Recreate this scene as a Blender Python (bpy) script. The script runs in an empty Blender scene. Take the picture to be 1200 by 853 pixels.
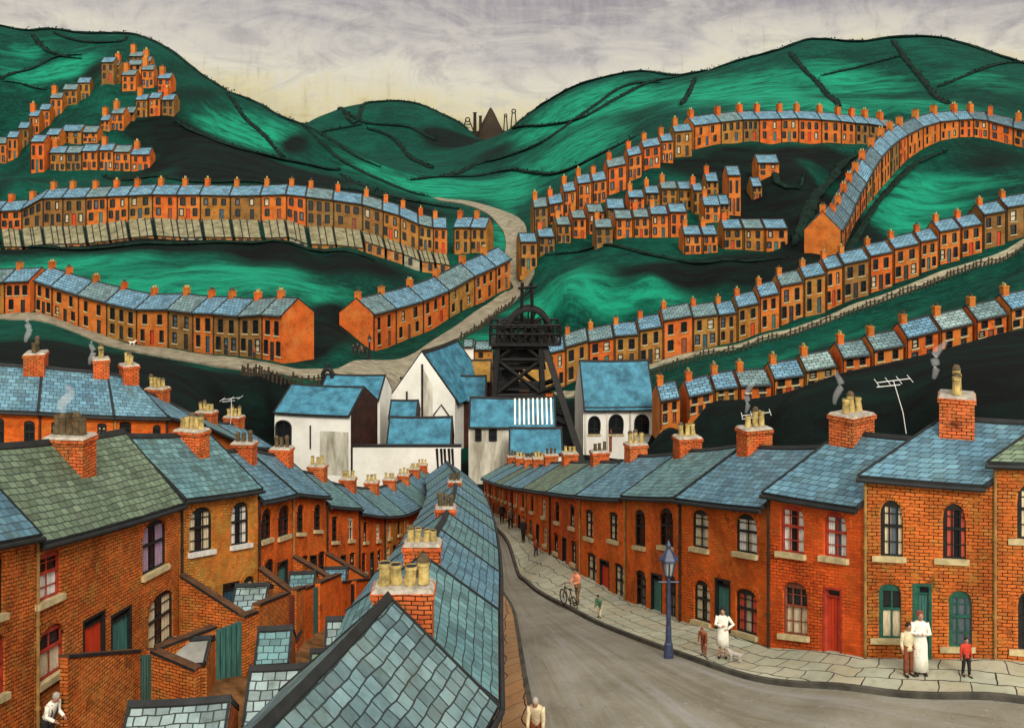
import bpy, bmesh, math, random
import numpy as np
from mathutils import Vector
random.seed(7)
R = random.Random(11)
scene = bpy.context.scene
COL = scene.collection
# ---------------------------------------------------------------- survey frame
# the place is surveyed from the viewpoint: bearing (u), dip (v) and distance D
F = 1150.0
VH = 250.0


def P(u, v, D):
    return Vector(((u - 600) / F * D, D, -(v - VH) / F * D))


# ---------------------------------------------------------------- materials
MATS = {}


def srgb(r, g, b):
    def c(x):
        x /= 255.0
        return x / 12.92 if x <= 0.04045 else ((x + 0.055) / 1.055) ** 2.4
    return (c(r), c(g), c(b), 1.0)


def new_mat(name):
    m = bpy.data.materials.new(name)
    m.use_nodes = True
    nt = m.node_tree
    b = nt.nodes['Principled BSDF']
    MATS[name] = m
    return m, nt, b


def nd(nt, typ, **kw):
    n = nt.nodes.new(typ)
    for k, v in kw.items():
        if k in ('operation', 'data_type', 'blend_type', 'noise_dimensions', 'feature', 'attribute_name', 'offset', 'squash', 'offset_frequency', 'interpolation', 'sky_type', 'sun_disc', 'sun_elevation', 'sun_rotation', 'distance', 'wave_type', 'bands_direction'):
            setattr(n, k, v)
        else:
            n.inputs[k.replace('_', ' ')].default_value = v
    return n


def mix(nt, fac, a, b, blend='MIX'):
    n = nt.nodes.new('ShaderNodeMix')
    n.data_type = 'RGBA'
    n.blend_type = blend
    for sock, val in ((0, fac), (6, a), (7, b)):
        if hasattr(val, 'is_linked'):
            nt.links.new(val, n.inputs[sock])
        else:
            n.inputs[sock].default_value = val
    return n.outputs[2]


def ramp(nt, fac, stops):
    n = nt.nodes.new('ShaderNodeValToRGB')
    nt.links.new(fac, n.inputs[0])
    e = n.color_ramp.elements
    while len(e) < len(stops):
        e.new(0.5)
    for i, (p, c) in enumerate(stops):
        e[i].position = p
        e[i].color = c if len(c) == 4 else (*c, 1)
    return n.outputs[0]


def g(x):
    return (x, x, x, 1)


def obj_coord(nt, scale=(1, 1, 1)):
    tc = nt.nodes.new('ShaderNodeTexCoord')
    geo = nt.nodes.new('ShaderNodeNewGeometry')
    mp = nt.nodes.new('ShaderNodeMapping')
    mp.inputs['Scale'].default_value = scale
    nt.links.new(geo.outputs['Position'], mp.inputs[0])
    return mp.outputs[0]


def uv_coord(nt, scale=(1, 1, 1)):
    tc = nt.nodes.new('ShaderNodeTexCoord')
    mp = nt.nodes.new('ShaderNodeMapping')
    mp.inputs['Scale'].default_value = scale
    nt.links.new(tc.outputs['UV'], mp.inputs[0])
    return mp.outputs[0]


def noise(nt, vec, scale, detail=4, rough=0.55):
    n = nt.nodes.new('ShaderNodeTexNoise')
    n.inputs['Scale'].default_value = scale
    n.inputs['Detail'].default_value = detail
    n.inputs['Roughness'].default_value = rough
    nt.links.new(vec, n.inputs['Vector'])
    return n.outputs['Fac']


def bump(nt, b, h, strength, dist=0.02):
    n = nt.nodes.new('ShaderNodeBump')
    n.inputs['Strength'].default_value = strength
    n.inputs['Distance'].default_value = dist
    nt.links.new(h, n.inputs['Height'])
    nt.links.new(n.outputs[0], b.inputs['Normal'])


def mul(c, k):
    return (min(1, c[0] * k), min(1, c[1] * k), min(1, c[2] * k), 1)


def mat_brick(name, col, near=True, mortar_lo=0.42, mortar_hi=0.6, och=.85):
    m, nt, b = new_mat(name)
    L = nt.links
    w = obj_coord(nt)
    n1 = noise(nt, w, 0.55, 5, 0.65)
    n2 = noise(nt, w, 2.3, 4)
    base = mix(nt, ramp(nt, n1, [(0.36, g(0)), (0.62, g(1))]), mul(col, 0.55), mul(col, 1.18))
    ochre = (col[0] * 0.66, col[1] * 1.25, col[2] * 1.4, 1)
    base = mix(nt, ramp(nt, n2, [(0.48, g(0)), (0.68, g(och))]), base, ochre)
    n4 = noise(nt, w, 0.23, 6, .75)
    base = mix(nt, ramp(nt, n4, [(0.5, g(0)), (0.66, g(och * .9))]), base, (col[0] * .95, col[1] * 1.6, col[2] * 2.2, 1))
    if near:
        uv = uv_coord(nt)
        br = nt.nodes.new('ShaderNodeTexBrick')
        br.inputs['Scale'].default_value = 1.0
        br.inputs['Brick Width'].default_value = 0.27
        br.inputs['Row Height'].default_value = 0.105
        br.inputs['Mortar Size'].default_value = 0.015
        br.inputs['Mortar Smooth'].default_value = 0.3
        br.inputs['Bias'].default_value = 0.0
        br.inputs['Color1'].default_value = g(1.12)
        br.inputs['Color2'].default_value = g(0.78)
        br.inputs['Mortar'].default_value = g(0.85)
        wob = nt.nodes.new('ShaderNodeVectorMath')
        wob.operation = 'ADD'
        nz = nt.nodes.new('ShaderNodeTexNoise')
        nz.inputs['Scale'].default_value = 1.7
        L.new(w, nz.inputs['Vector'])
        sc = nt.nodes.new('ShaderNodeVectorMath')
        sc.operation = 'SCALE'
        sc.inputs['Scale'].default_value = 0.09
        L.new(nz.outputs['Color'], sc.inputs[0])
        L.new(uv, wob.inputs[0])
        L.new(sc.outputs[0], wob.inputs[1])
        L.new(wob.outputs[0], br.inputs['Vector'])
        base = mix(nt, 1.0, base, br.outputs['Color'], 'MULTIPLY')
        # dark mortar that shows where the limewash has worn off
        patch = ramp(nt, noise(nt, w, 0.42, 3), [(mortar_lo, g(0.12)), (mortar_hi, g(1))])
        brk = ramp(nt, noise(nt, w, 3.1, 5, .75), [(0.36, g(0)), (0.5, g(1))])
        patch = mix(nt, 1.0, patch, brk, 'MULTIPLY')
        mk = nt.nodes.new('ShaderNodeMath')
        mk.operation = 'MULTIPLY'
        L.new(br.outputs['Fac'], mk.inputs[0])
        L.new(patch, mk.inputs[1])
        base = mix(nt, mk.outputs[0], base, (0.02, 0.008, 0.004, 1))
        bump(nt, b, br.outputs['Fac'], -0.5, 0.01)
    # soot
    s = ramp(nt, noise(nt, w, 1.1, 6, 0.7), [(0.57, g(0)), (0.72, g(0.85))])
    base = mix(nt, s, base, (0.035, 0.014, 0.006, 1))
    # fine scuffs
    s2 = ramp(nt, noise(nt, w, 7.0, 4, 0.7), [(0.62, g(0)), (0.72, g(0.6))])
    base = mix(nt, s2, base, mul(col, 0.25))
    L.new(base, b.inputs['Base Color'])
    b.inputs['Roughness'].default_value = 0.85
    b.inputs['Specular IOR Level'].default_value = 0.15
    return m


def mat_slate(name, col, col2, tw=0.36, th=0.26, joint=0.016):
    m, nt, b = new_mat(name)
    L = nt.links
    w = obj_coord(nt)
    uv = uv_coord(nt)
    n1 = noise(nt, w, 0.5, 5, 0.65)
    n2 = noise(nt, w, 3.5, 5, 0.7)
    base = mix(nt, ramp(nt, n1, [(0.38, g(0)), (0.62, g(1))]), col, col2)
    base = mix(nt, ramp(nt, n2, [(0.4, g(0)), (0.75, g(0.6))]), base, mul(col, 2.0))
    br = nt.nodes.new('ShaderNodeTexBrick')
    br.inputs['Scale'].default_value = 1.0
    br.inputs['Brick Width'].default_value = tw
    br.inputs['Row Height'].default_value = th
    br.inputs['Mortar Size'].default_value = joint
    br.inputs['Color1'].default_value = g(1.3)
    br.inputs['Color2'].default_value = g(0.62)
    br.inputs['Mortar'].default_value = g(0.12)
    wob = nt.nodes.new('ShaderNodeVectorMath')
    wob.operation = 'ADD'
    nz = nt.nodes.new('ShaderNodeTexNoise')
    nz.inputs['Scale'].default_value = 1.2
    L.new(w, nz.inputs['Vector'])
    sc = nt.nodes.new('ShaderNodeVectorMath')
    sc.operation = 'SCALE'
    sc.inputs['Scale'].default_value = 0.16
    L.new(nz.outputs['Color'], sc.inputs[0])
    L.new(uv, wob.inputs[0])
    L.new(sc.outputs[0], wob.inputs[1])
    L.new(wob.outputs[0], br.inputs['Vector'])
    base = mix(nt, 1.0, base, br.outputs['Color'], 'MULTIPLY')
    moss = ramp(nt, noise(nt, w, 0.9, 6, 0.7), [(0.55, g(0)), (0.72, g(0.7))])
    base = mix(nt, moss, base, (0.045, 0.06, 0.03, 1))
    L.new(base, b.inputs['Base Color'])
    bump(nt, b, br.outputs['Fac'], -0.7, 0.02)
    b.inputs['Roughness'].default_value = 0.6
    b.inputs['Specular IOR Level'].default_value = 0.35
    return m


def mat_plain(name, col, rough=0.7, var=0.35, scale=3.0, spec=0.25, col2=None, stretch=(1, 1, 1)):
    m, nt, b = new_mat(name)
    w = obj_coord(nt, stretch)
    n1 = noise(nt, w, scale, 5, 0.65)
    c = mix(nt, ramp(nt, n1, [(0.33, g(0)), (0.68, g(1))]), mul(col, 1 - var), col2 or mul(col, 1 + var * 0.6))
    nt.links.new(c, b.inputs['Base Color'])
    b.inputs['Roughness'].default_value = rough
    b.inputs['Specular IOR Level'].default_value = spec
    return m


OR = (0.62, 0.135, 0.018, 1)
mat_brick('brick_orange', (0.68, 0.118, 0.014, 1), True, 0.5, 0.7, .5)
mat_brick('brick_red', (0.66, 0.095, 0.014, 1), True, 0.42, 0.6, .4)
mat_brick('brick_dark', (0.40, 0.11, 0.02, 1), True, 0.2, 0.42, .8)
mat_brick('brick_worn', (0.60, 0.145, 0.026, 1), True, 0.2, 0.42, .75)
mat_brick('brick_ochre', (0.62, 0.20, 0.032, 1), True, 0.5, 0.7)
mat_brick('brick_stack', (0.66, 0.125, 0.03, 1), True, 0.1, 0.3)
mat_brick('far_orange', (0.56, 0.135, 0.022, 1), False)
mat_brick('far_red', (0.60, 0.11, 0.018, 1), False)
mat_brick('far_ochre', (0.38, 0.14, 0.026, 1), False)
mat_brick('far_brown', (0.25, 0.105, 0.028, 1), False)
mat_slate('slate_blue', (0.065, 0.15, 0.205, 1), (0.11, 0.22, 0.265, 1))
mat_slate('slate_teal', (0.07, 0.155, 0.17, 1), (0.12, 0.23, 0.225, 1))
mat_slate('slate_green', (0.085, 0.125, 0.075, 1), (0.15, 0.20, 0.13, 1), 0.36, 0.24, 0.02)
mat_slate('slate_big', (0.085, 0.15, 0.165, 1), (0.16, 0.225, 0.215, 1), 0.38, 0.32, 0.020)
mat_slate('far_slate', (0.075, 0.175, 0.25, 1), (0.13, 0.26, 0.34, 1), 0.8, 0.5, 0.05)
mat_slate('far_slate_grey', (0.085, 0.15, 0.165, 1), (0.15, 0.23, 0.23, 1), 0.8, 0.5, 0.05)
mat_plain('sheet_blue', (0.028, 0.15, 0.235, 1), 0.55, 0.5, 0.9, 0.3, (0.055, 0.24, 0.34, 1))
mat_plain('dark_iron', (0.012, 0.011, 0.010, 1), 0.6, 0.4, 2.0)
mat_plain('lead', (0.018, 0.020, 0.020, 1), 0.6, 0.4, 2.0)
mat_plain('cement', (0.40, 0.36, 0.29, 1), 0.9, 0.5, 5.0)
mat_plain('sill_stone', (0.52, 0.42, 0.22, 1), 0.9, 0.35, 3.0)
mat_plain('sill_white', (0.72, 0.70, 0.62, 1), 0.9, 0.25, 3.0)
mat_plain('pot_yellow', (0.50, 0.37, 0.13, 1), 0.8, 0.6, 4.0)
mat_plain('pot_dark', (0.10, 0.07, 0.035, 1), 0.8, 0.5, 5.0)
mat_plain('frame_dark', (0.016, 0.015, 0.013, 1), 0.6, 0.3)
mat_plain('frame_green', (0.02, 0.10, 0.065, 1), 0.6, 0.4)
mat_plain('frame_red', (0.36, 0.04, 0.02, 1), 0.6, 0.4)
mat_plain('frame_blue', (0.04, 0.10, 0.19, 1), 0.6, 0.4)
mat_plain('frame_cream', (0.55, 0.48, 0.33, 1), 0.6, 0.3)
mat_plain('glass_dark', (0.012, 0.014, 0.016, 1), 0.15, 0.3, 1.0, 0.5)
mat_plain('glass_blue', (0.09, 0.11, 0.13, 1), 0.15, 0.4, 1.0, 0.5)
mat_plain('glass_lit', (0.50, 0.44, 0.30, 1), 0.3, 0.4, 1.0, 0.4)
mat_plain('curtain_cream', (0.62, 0.52, 0.34, 1), 0.9, 0.35, 6.0, 0.1, None, (3, 3, 0.6))
mat_plain('curtain_white', (0.72, 0.70, 0.62, 1), 0.9, 0.35, 6.0, 0.1, None, (3, 3, 0.6))
mat_plain('curtain_lilac', (0.36, 0.24, 0.33, 1), 0.9, 0.35, 6.0, 0.1, None, (3, 3, 0.6))
mat_plain('curtain_red', (0.58, 0.10, 0.06, 1), 0.9, 0.35, 6.0, 0.1, None, (3, 3, 0.6))
mat_plain('door_red', (0.55, 0.045, 0.012, 1), 0.6, 0.35, 2.0, 0.3, None, (4, 4, 0.5))
mat_plain('door_teal', (0.05, 0.16, 0.135, 1), 0.6, 0.45, 2.0, 0.3, None, (4, 4, 0.5))
mat_plain('door_blue', (0.03, 0.085, 0.12, 1), 0.6, 0.45, 2.0, 0.3, None, (4, 4, 0.5))
mat_plain('door_dark', (0.025, 0.028, 0.026, 1), 0.6, 0.45, 2.0, 0.3)
mat_plain('door_brown', (0.22, 0.06, 0.03, 1), 0.7, 0.45, 2.0, 0.3)
mat_plain('pipe_buff', (0.30, 0.17, 0.05, 1), 0.7, 0.5, 2.0)
mat_plain('pipe_dark', (0.03, 0.020, 0.012, 1), 0.7, 0.5, 2.0)
mat_plain('plaster_white', (0.78, 0.75, 0.66, 1), 0.9, 0.14, 0.35, 0.15, (0.86, 0.84, 0.76, 1))
mat_plain('plaster_stained', (0.55, 0.50, 0.36, 1), 0.9, 0.5, 0.5, 0.15, (0.78, 0.75, 0.64, 1), (1.6, 1.6, 0.35))
mat_plain('brown_board', (0.045, 0.016, 0.010, 1), 0.8, 0.6, 0.8)
mat_plain('rust_roof', (0.30, 0.16, 0.03, 1), 0.8, 0.45, 0.8)
mat_plain('road_grit', (0.20, 0.18, 0.125, 1), 0.9, 0.35, 0.6, 0.15, (0.33, 0.29, 0.20, 1))
mat_plain('concrete_grey', (0.28, 0.28, 0.25, 1), 0.9, 0.3, 1.5)
mat_plain('stone_pale', (0.30, 0.27, 0.17, 1), 0.9, 0.5, 0.7, 0.15, (0.42, 0.39, 0.27, 1))
mat_plain('stone_orange', (0.42, 0.17, 0.05, 1), 0.9, 0.5, 0.9)
mat_plain('hedge_leaf', (0.006, 0.020, 0.014, 1), 0.9, 0.6, 0.5, 0.1)
mat_plain('spoil', (0.035, 0.026, 0.018, 1), 0.95, 0.4, 0.05, 0.1)
mat_plain('wood_dark', (0.05, 0.035, 0.02, 1), 0.9, 0.5, 2.0)
mat_plain('lamp_blue', (0.035, 0.05, 0.10, 1), 0.45, 0.4, 3.0, 0.4)
mat_plain('lamp_glass', (0.35, 0.36, 0.33, 1), 0.2, 0.3, 3.0, 0.5)
mat_plain('aerial_white', (0.75, 0.75, 0.72, 1), 0.5, 0.15)
mat_plain('skin', (0.46, 0.24, 0.15, 1), 0.7, 0.2, 8.0)
mat_plain('hair_dark', (0.02, 0.013, 0.01, 1), 0.7, 0.3, 8.0)
mat_plain('hair_grey', (0.40, 0.37, 0.32, 1), 0.7, 0.3, 8.0)
mat_plain('hair_red', (0.20, 0.05, 0.025, 1), 0.7, 0.3, 8.0)
mat_plain('cloth_white', (0.80, 0.78, 0.66, 1), 0.9, 0.2, 6.0)
mat_plain('cloth_cream', (0.66, 0.57, 0.36, 1), 0.9, 0.3, 6.0)
mat_plain('cloth_red', (0.52, 0.05, 0.025, 1), 0.9, 0.3, 6.0)
mat_plain('cloth_rust', (0.22, 0.06, 0.025, 1), 0.9, 0.4, 6.0)
mat_plain('cloth_pink', (0.70, 0.25, 0.13, 1), 0.9, 0.3, 6.0)
mat_plain('cloth_green', (0.07, 0.17, 0.09, 1), 0.9, 0.3, 6.0)
mat_plain('cloth_dark', (0.022, 0.02, 0.02, 1), 0.9, 0.3, 6.0)
mat_plain('cloth_tweed', (0.16, 0.10, 0.055, 1), 0.9, 0.5, 9.0)
mat_plain('shoe', (0.02, 0.014, 0.01, 1), 0.5, 0.3)
mat_plain('shawl_rust', (0.33, 0.09, 0.05, 1), 0.9, 0.4, 6.0)


# ---------------------------------------------------------------- mesh builder
class MB:
    def __init__(s):
        s.v, s.f, s.m, s.uv, s.names = [], [], [], [], []

    def mi(s, mat):
        if mat not in s.names:
            s.names.append(mat)
        return s.names.index(mat)

    def face(s, pts, mat, uvs=None):
        i = len(s.v)
        s.v.extend(pts)
        s.f.append(tuple(range(i, i + len(pts))))
        s.m.append(s.mi(mat))
        if uvs is None:
            uvs = [(p[0] + p[1], p[2]) for p in pts]
        s.uv.extend(uvs)

    def bbox(s, c, ax, ay, hx, hy, z0, z1, mat, tap=1.0):
        """upright box round centre c, horizontal unit axes ax, ay"""
        lo = [c + ax * sx * hx + ay * sy * hy for sx, sy in ((-1, -1), (1, -1), (1, 1), (-1, 1))]
        hi = [c + (ax * sx * hx + ay * sy * hy) * tap for sx, sy in ((-1, -1), (1, -1), (1, 1), (-1, 1))]
        lo = [Vector((p.x, p.y, z0)) for p in lo]
        hi = [Vector((p.x, p.y, z1)) for p in hi]
        ws = (2 * hx, 2 * hy, 2 * hx, 2 * hy)
        for k in range(4):
            j = (k + 1) % 4
            s.face([lo[k], lo[j], hi[j], hi[k]], mat, [(k * .6, z0), (k * .6 + ws[k], z0), (k * .6 + ws[k], z1), (k * .6, z1)])
        s.face(hi, mat)
        s.face(lo[::-1], mat)

    def tube(s, pts, rad, mat, n=8, cap=True):
        """tube through points, radius per point"""
        if not isinstance(rad, (list, tuple)):
            rad = [rad] * len(pts)
        rings = []
        for i, p in enumerate(pts):
            d = (pts[min(i + 1, len(pts) - 1)] - pts[max(i - 1, 0)])
            if d.length < 1e-9:
                d = Vector((0, 0, 1))
            d.normalize()
            a = d.cross(Vector((0, 0, 1)))
            if a.length < 0.05:
                a = Vector((1, 0, 0))
            a.normalize()
            b = d.cross(a)
            r = rad[i]
            rx, ry = r if isinstance(r, tuple) else (r, r)
            rings.append([p + a * math.cos(2 * math.pi * k / n) * rx + b * math.sin(2 * math.pi * k / n) * ry for k in range(n)])
        for i in range(len(rings) - 1):
            for k in range(n):
                j = (k + 1) % n
                s.face([rings[i][k], rings[i + 1][k], rings[i + 1][j], rings[i][j]], mat)
        if cap:
            s.face(rings[0], mat)
            s.face(rings[-1][::-1], mat)

    def blob(s, c, rx, ry, rz, mat, n=8, m=6, ax=None, ay=None, az=None):
        ax = ax or Vector((1, 0, 0)); ay = ay or Vector((0, 1, 0)); az = az or Vector((0, 0, 1))
        rows = []
        for i in range(m + 1):
            t = math.pi * i / m
            rows.append([c + az * math.cos(t) * rz + (ax * math.cos(2 * math.pi * k / n) * rx + ay * math.sin(2 * math.pi * k / n) * ry) * math.sin(t) for k in range(n)])
        for i in range(m):
            for k in range(n):
                j = (k + 1) % n
                if i == 0:
                    s.face([rows[0][0], rows[1][k], rows[1][j]], mat)
                elif i == m - 1:
                    s.face([rows[i][k], rows[m][0], rows[i][j]], mat)
                else:
                    s.face([rows[i][k], rows[i + 1][k], rows[i + 1][j], rows[i][j]], mat)

    def build(s, name, parent=None, origin=None, smooth=False):
        o0 = origin if origin is not None else (root_loc(parent) if parent is not None else Vector((0, 0, 0)))
        me = bpy.data.meshes.new(name)
        arr = np.array([tuple(p) for p in s.v], dtype=np.float64).reshape(-1, 3) - np.array(o0)
        # merge doubles
        key = np.round(arr, 4)
        uq, inv = np.unique(key, axis=0, return_inverse=True)
        inv = inv.reshape(-1)
        faces, keepuv, keepm = [], [], []
        for f, mi in zip(s.f, s.m):
            q = [int(inv[i]) for i in f]
            out, uvs = [], []
            for a, i in zip(q, f):
                if not out or (a != out[-1]):
                    out.append(a); uvs.append(s.uv[i])
            if len(out) > 1 and out[0] == out[-1]:
                out.pop(); uvs.pop()
            if len(set(out)) == len(out) and len(out) >= 3:
                faces.append(out); keepuv.extend(uvs); keepm.append(mi)
        me.from_pydata([tuple(p) for p in uq], [], faces)
        for nme in s.names:
            me.materials.append(MATS[nme])
        me.polygons.foreach_set('material_index', keepm)
        l = me.uv_layers.new(name='UVMap')
        l.data.foreach_set('uv', [c for t in keepuv for c in t])
        if smooth:
            me.polygons.foreach_set('use_smooth', [True] * len(me.polygons))
        me.update()
        ob = bpy.data.objects.new(name, me)
        COL.objects.link(ob)
        if parent is not None:
            ob.parent = parent
        else:
            ob.location = o0
        return ob


def root_loc(o):
    p = Vector((0, 0, 0))
    while o is not None:
        p = p + o.location
        o = o.parent
    return p


LABELS = {}


def tag(o, label, cat, group=None, share=False):
    n = len(label.split())
    assert 4 <= n <= 16, (n, label)
    if not share:
        assert label not in LABELS, label
    LABELS[label] = o.name
    o['label'] = label
    o['category'] = cat
    if group:
        o['group'] = group
    return o


def thing(name, label, cat, loc, group=None, share=False):
    o = bpy.data.objects.new(name, None)
    o.empty_display_size = 0.3
    COL.objects.link(o)
    o.location = loc
    return tag(o, label, cat, group, share)


def setting(o, kind='structure'):
    o['kind'] = kind
    return o


ORD = ('first second third fourth fifth sixth seventh eighth ninth tenth eleventh twelfth thirteenth fourteenth fifteenth '
       'sixteenth seventeenth eighteenth nineteenth twentieth twenty-first twenty-second twenty-third twenty-fourth twenty-fifth').split()
mat_slate('far_slate_pale', (0.16, 0.24, 0.235, 1), (0.24, 0.33, 0.31, 1), 0.8, 0.5, 0.05)
mat_plain('shed_roof', (.20, .18, .095, 1), .9, .5, .6, .15, (.30, .28, .17, 1))
mat_slate('far_slate_dark', (0.05, 0.10, 0.125, 1), (0.085, 0.16, 0.20, 1), 0.8, 0.5, 0.05)
mat_slate('slate_yard', (0.16, 0.23, 0.235, 1), (0.24, 0.30, 0.28, 1), 0.34, 0.30, 0.022)
# ---------------------------------------------------------------- terraced houses
class Fr:
    """a house's own frame: t along the facade, h in wall heights, d metres back from the facade"""
    def __init__(s, A, B, uA, uB, dep, eA, eB, rise):
        s.A, s.B, s.uA, s.uB, s.dep, s.eA, s.eB, s.rise = A, B, uA, uB, dep, eA, eB, rise
        s.W = (Vector((B.x, B.y, 0)) - Vector((A.x, A.y, 0))).length

    def e(s, t):
        return s.eA + (s.eB - s.eA) * t

    def M(s, t, h, d):
        p = s.A.lerp(s.B, t) + s.uA.lerp(s.uB, t) * d
        p.z += h * s.e(t)
        return p

    def Mabs(s, t, hm, d):
        p = s.A.lerp(s.B, t) + s.uA.lerp(s.uB, t) * d
        p.z += hm
        return p

    def roof(s, t, q, up=0.0, back=False):
        hd = s.dep / 2
        d = s.dep - q * hd if back else q * hd
        sag = -0.012 * s.W * 4 * t * (1 - t) * (0.4 + 0.6 * max(0, q))
        p = s.Mabs(t, s.e(t) + s.rise * q + up + sag, d)
        return p

    def pq(s, mb, prm, kind, mat):
        e0 = s.e(0.5)
        if kind == 'F':
            uv = [(t * s.W, h * e0) for t, h, d in prm]
        elif kind == 'S':
            uv = [(d, h * e0) for t, h, d in prm]
        else:
            uv = [(t * s.W, d) for t, h, d in prm]
        mb.face([s.M(*p) for p in prm], mat, uv)

    def box(s, mb, t0, t1, h0, h1, d0, d1, mat):
        s.pq(mb, [(t0, h0, d0), (t1, h0, d0), (t1, h1, d0), (t0, h1, d0)], 'F', mat)
        s.pq(mb, [(t1, h0, d1), (t0, h0, d1), (t0, h1, d1), (t1, h1, d1)], 'F', mat)
        s.pq(mb, [(t0, h0, d1), (t0, h0, d0), (t0, h1, d0), (t0, h1, d1)], 'S', mat)
        s.pq(mb, [(t1, h0, d0), (t1, h0, d1), (t1, h1, d1), (t1, h1, d0)], 'S', mat)
        s.pq(mb, [(t0, h1, d0), (t1, h1, d0), (t1, h1, d1), (t0, h1, d1)], 'T', mat)
        s.pq(mb, [(t0, h0, d1), (t1, h0, d1), (t1, h0, d0), (t0, h0, d0)], 'T', mat)

    def tu(s, u):
        k = (u - 600) / F
        dx, dy = s.B.x - s.A.x, s.B.y - s.A.y
        return (k * s.A.y - s.A.x) / (dx - k * dy)

    def hv(s, t, v):
        p = s.A.lerp(s.B, t)
        return (-(v - VH) / F * p.y - p.z) / s.e(t)

    def rect(s, u0, u1, v0, v1):
        t0, t1 = sorted((s.tu(u0), s.tu(u1)))
        tm = (t0 + t1) / 2
        return t0, t1, s.hv(tm, v1), s.hv(tm, v0)


def arch_pts(t0, t1, h0, h1, n=8):
    """arched top between t0,t1: springs at h0, crown at h1"""
    tc, a = (t0 + t1) / 2, (t1 - t0) / 2
    return [(tc - a * math.cos(math.pi * k / n), h0 + (h1 - h0) * math.sin(math.pi * k / n) ** 0.8) for k in range(n + 1)]


def wall_mesh(fr, ops, mat, gable_a=True, gable_b=True, back_mat=None, fnd=2.0, gable_mat=None):
    mb = MB()
    fh = -fnd / fr.e(0.5)
    eps = 0.012 / fr.W
    lo, hi = eps, 1 - eps
    ts = sorted({lo, hi} | {min(max(x, lo), hi) for o in ops for x in o[:2]})
    hs = sorted({fh, 1.0} | {x for o in ops for x in o[2:4]})
    for i in range(len(ts) - 1):
        for j in range(len(hs) - 1):
            tm, hm = (ts[i] + ts[i + 1]) / 2, (hs[j] + hs[j + 1]) / 2
            if any(o[0] < tm < o[1] and o[2] < hm < o[3] for o in ops):
                continue
            fr.pq(mb, [(ts[i], hs[j], 0), (ts[i + 1], hs[j], 0), (ts[i + 1], hs[j + 1], 0), (ts[i], hs[j + 1], 0)], 'F', mat)
    for o in ops:
        t0, t1, h0, h1 = max(o[0], lo), min(o[1], hi), o[2], o[3]
        rv = 0.22
        arch = o[4] if len(o) > 4 else 0
        fr.pq(mb, [(t0, h0, rv), (t0, h0, 0), (t0, h1, 0), (t0, h1, rv)], 'S', mat)
        fr.pq(mb, [(t1, h0, 0), (t1, h0, rv), (t1, h1, rv), (t1, h1, 0)], 'S', mat)
        fr.pq(mb, [(t0, h0, 0), (t0, h0, rv), (t1, h0, rv), (t1, h0, 0)], 'T', mat)
        fr.pq(mb, [(t0, h1, rv), (t0, h1, 0), (t1, h1, 0), (t1, h1, rv)], 'T', mat)
        if arch:
            ap = arch_pts(t0, t1, h1 - (h1 - h0) * arch, h1)
            for k in range(len(ap) - 1):
                (ta, ha), (tb, hb) = ap[k], ap[k + 1]
                if tb - ta < 1e-6:
                    continue
                fr.pq(mb, [(ta, ha, 0), (tb, hb, 0), (tb, h1, 0), (ta, h1, 0)], 'F', mat)
                fr.pq(mb, [(ta, ha, rv), (tb, hb, rv), (tb, hb, 0), (ta, ha, 0)], 'T', mat)
    D = fr.dep
    fr.pq(mb, [(hi, fh, D), (lo, fh, D), (lo, 1, D), (hi, 1, D)], 'F', back_mat or mat)
    gm = gable_mat or mat
    for t, on in ((lo, gable_a), (hi, gable_b)):
        rh = 1 + fr.rise / fr.e(t)
        pr = [(t, fh, 0), (t, 1, 0), (t, rh, D / 2), (t, 1, D), (t, fh, D)]
        fr.pq(mb, pr if t == hi else pr[::-1], 'S', gm)
    return mb


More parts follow.
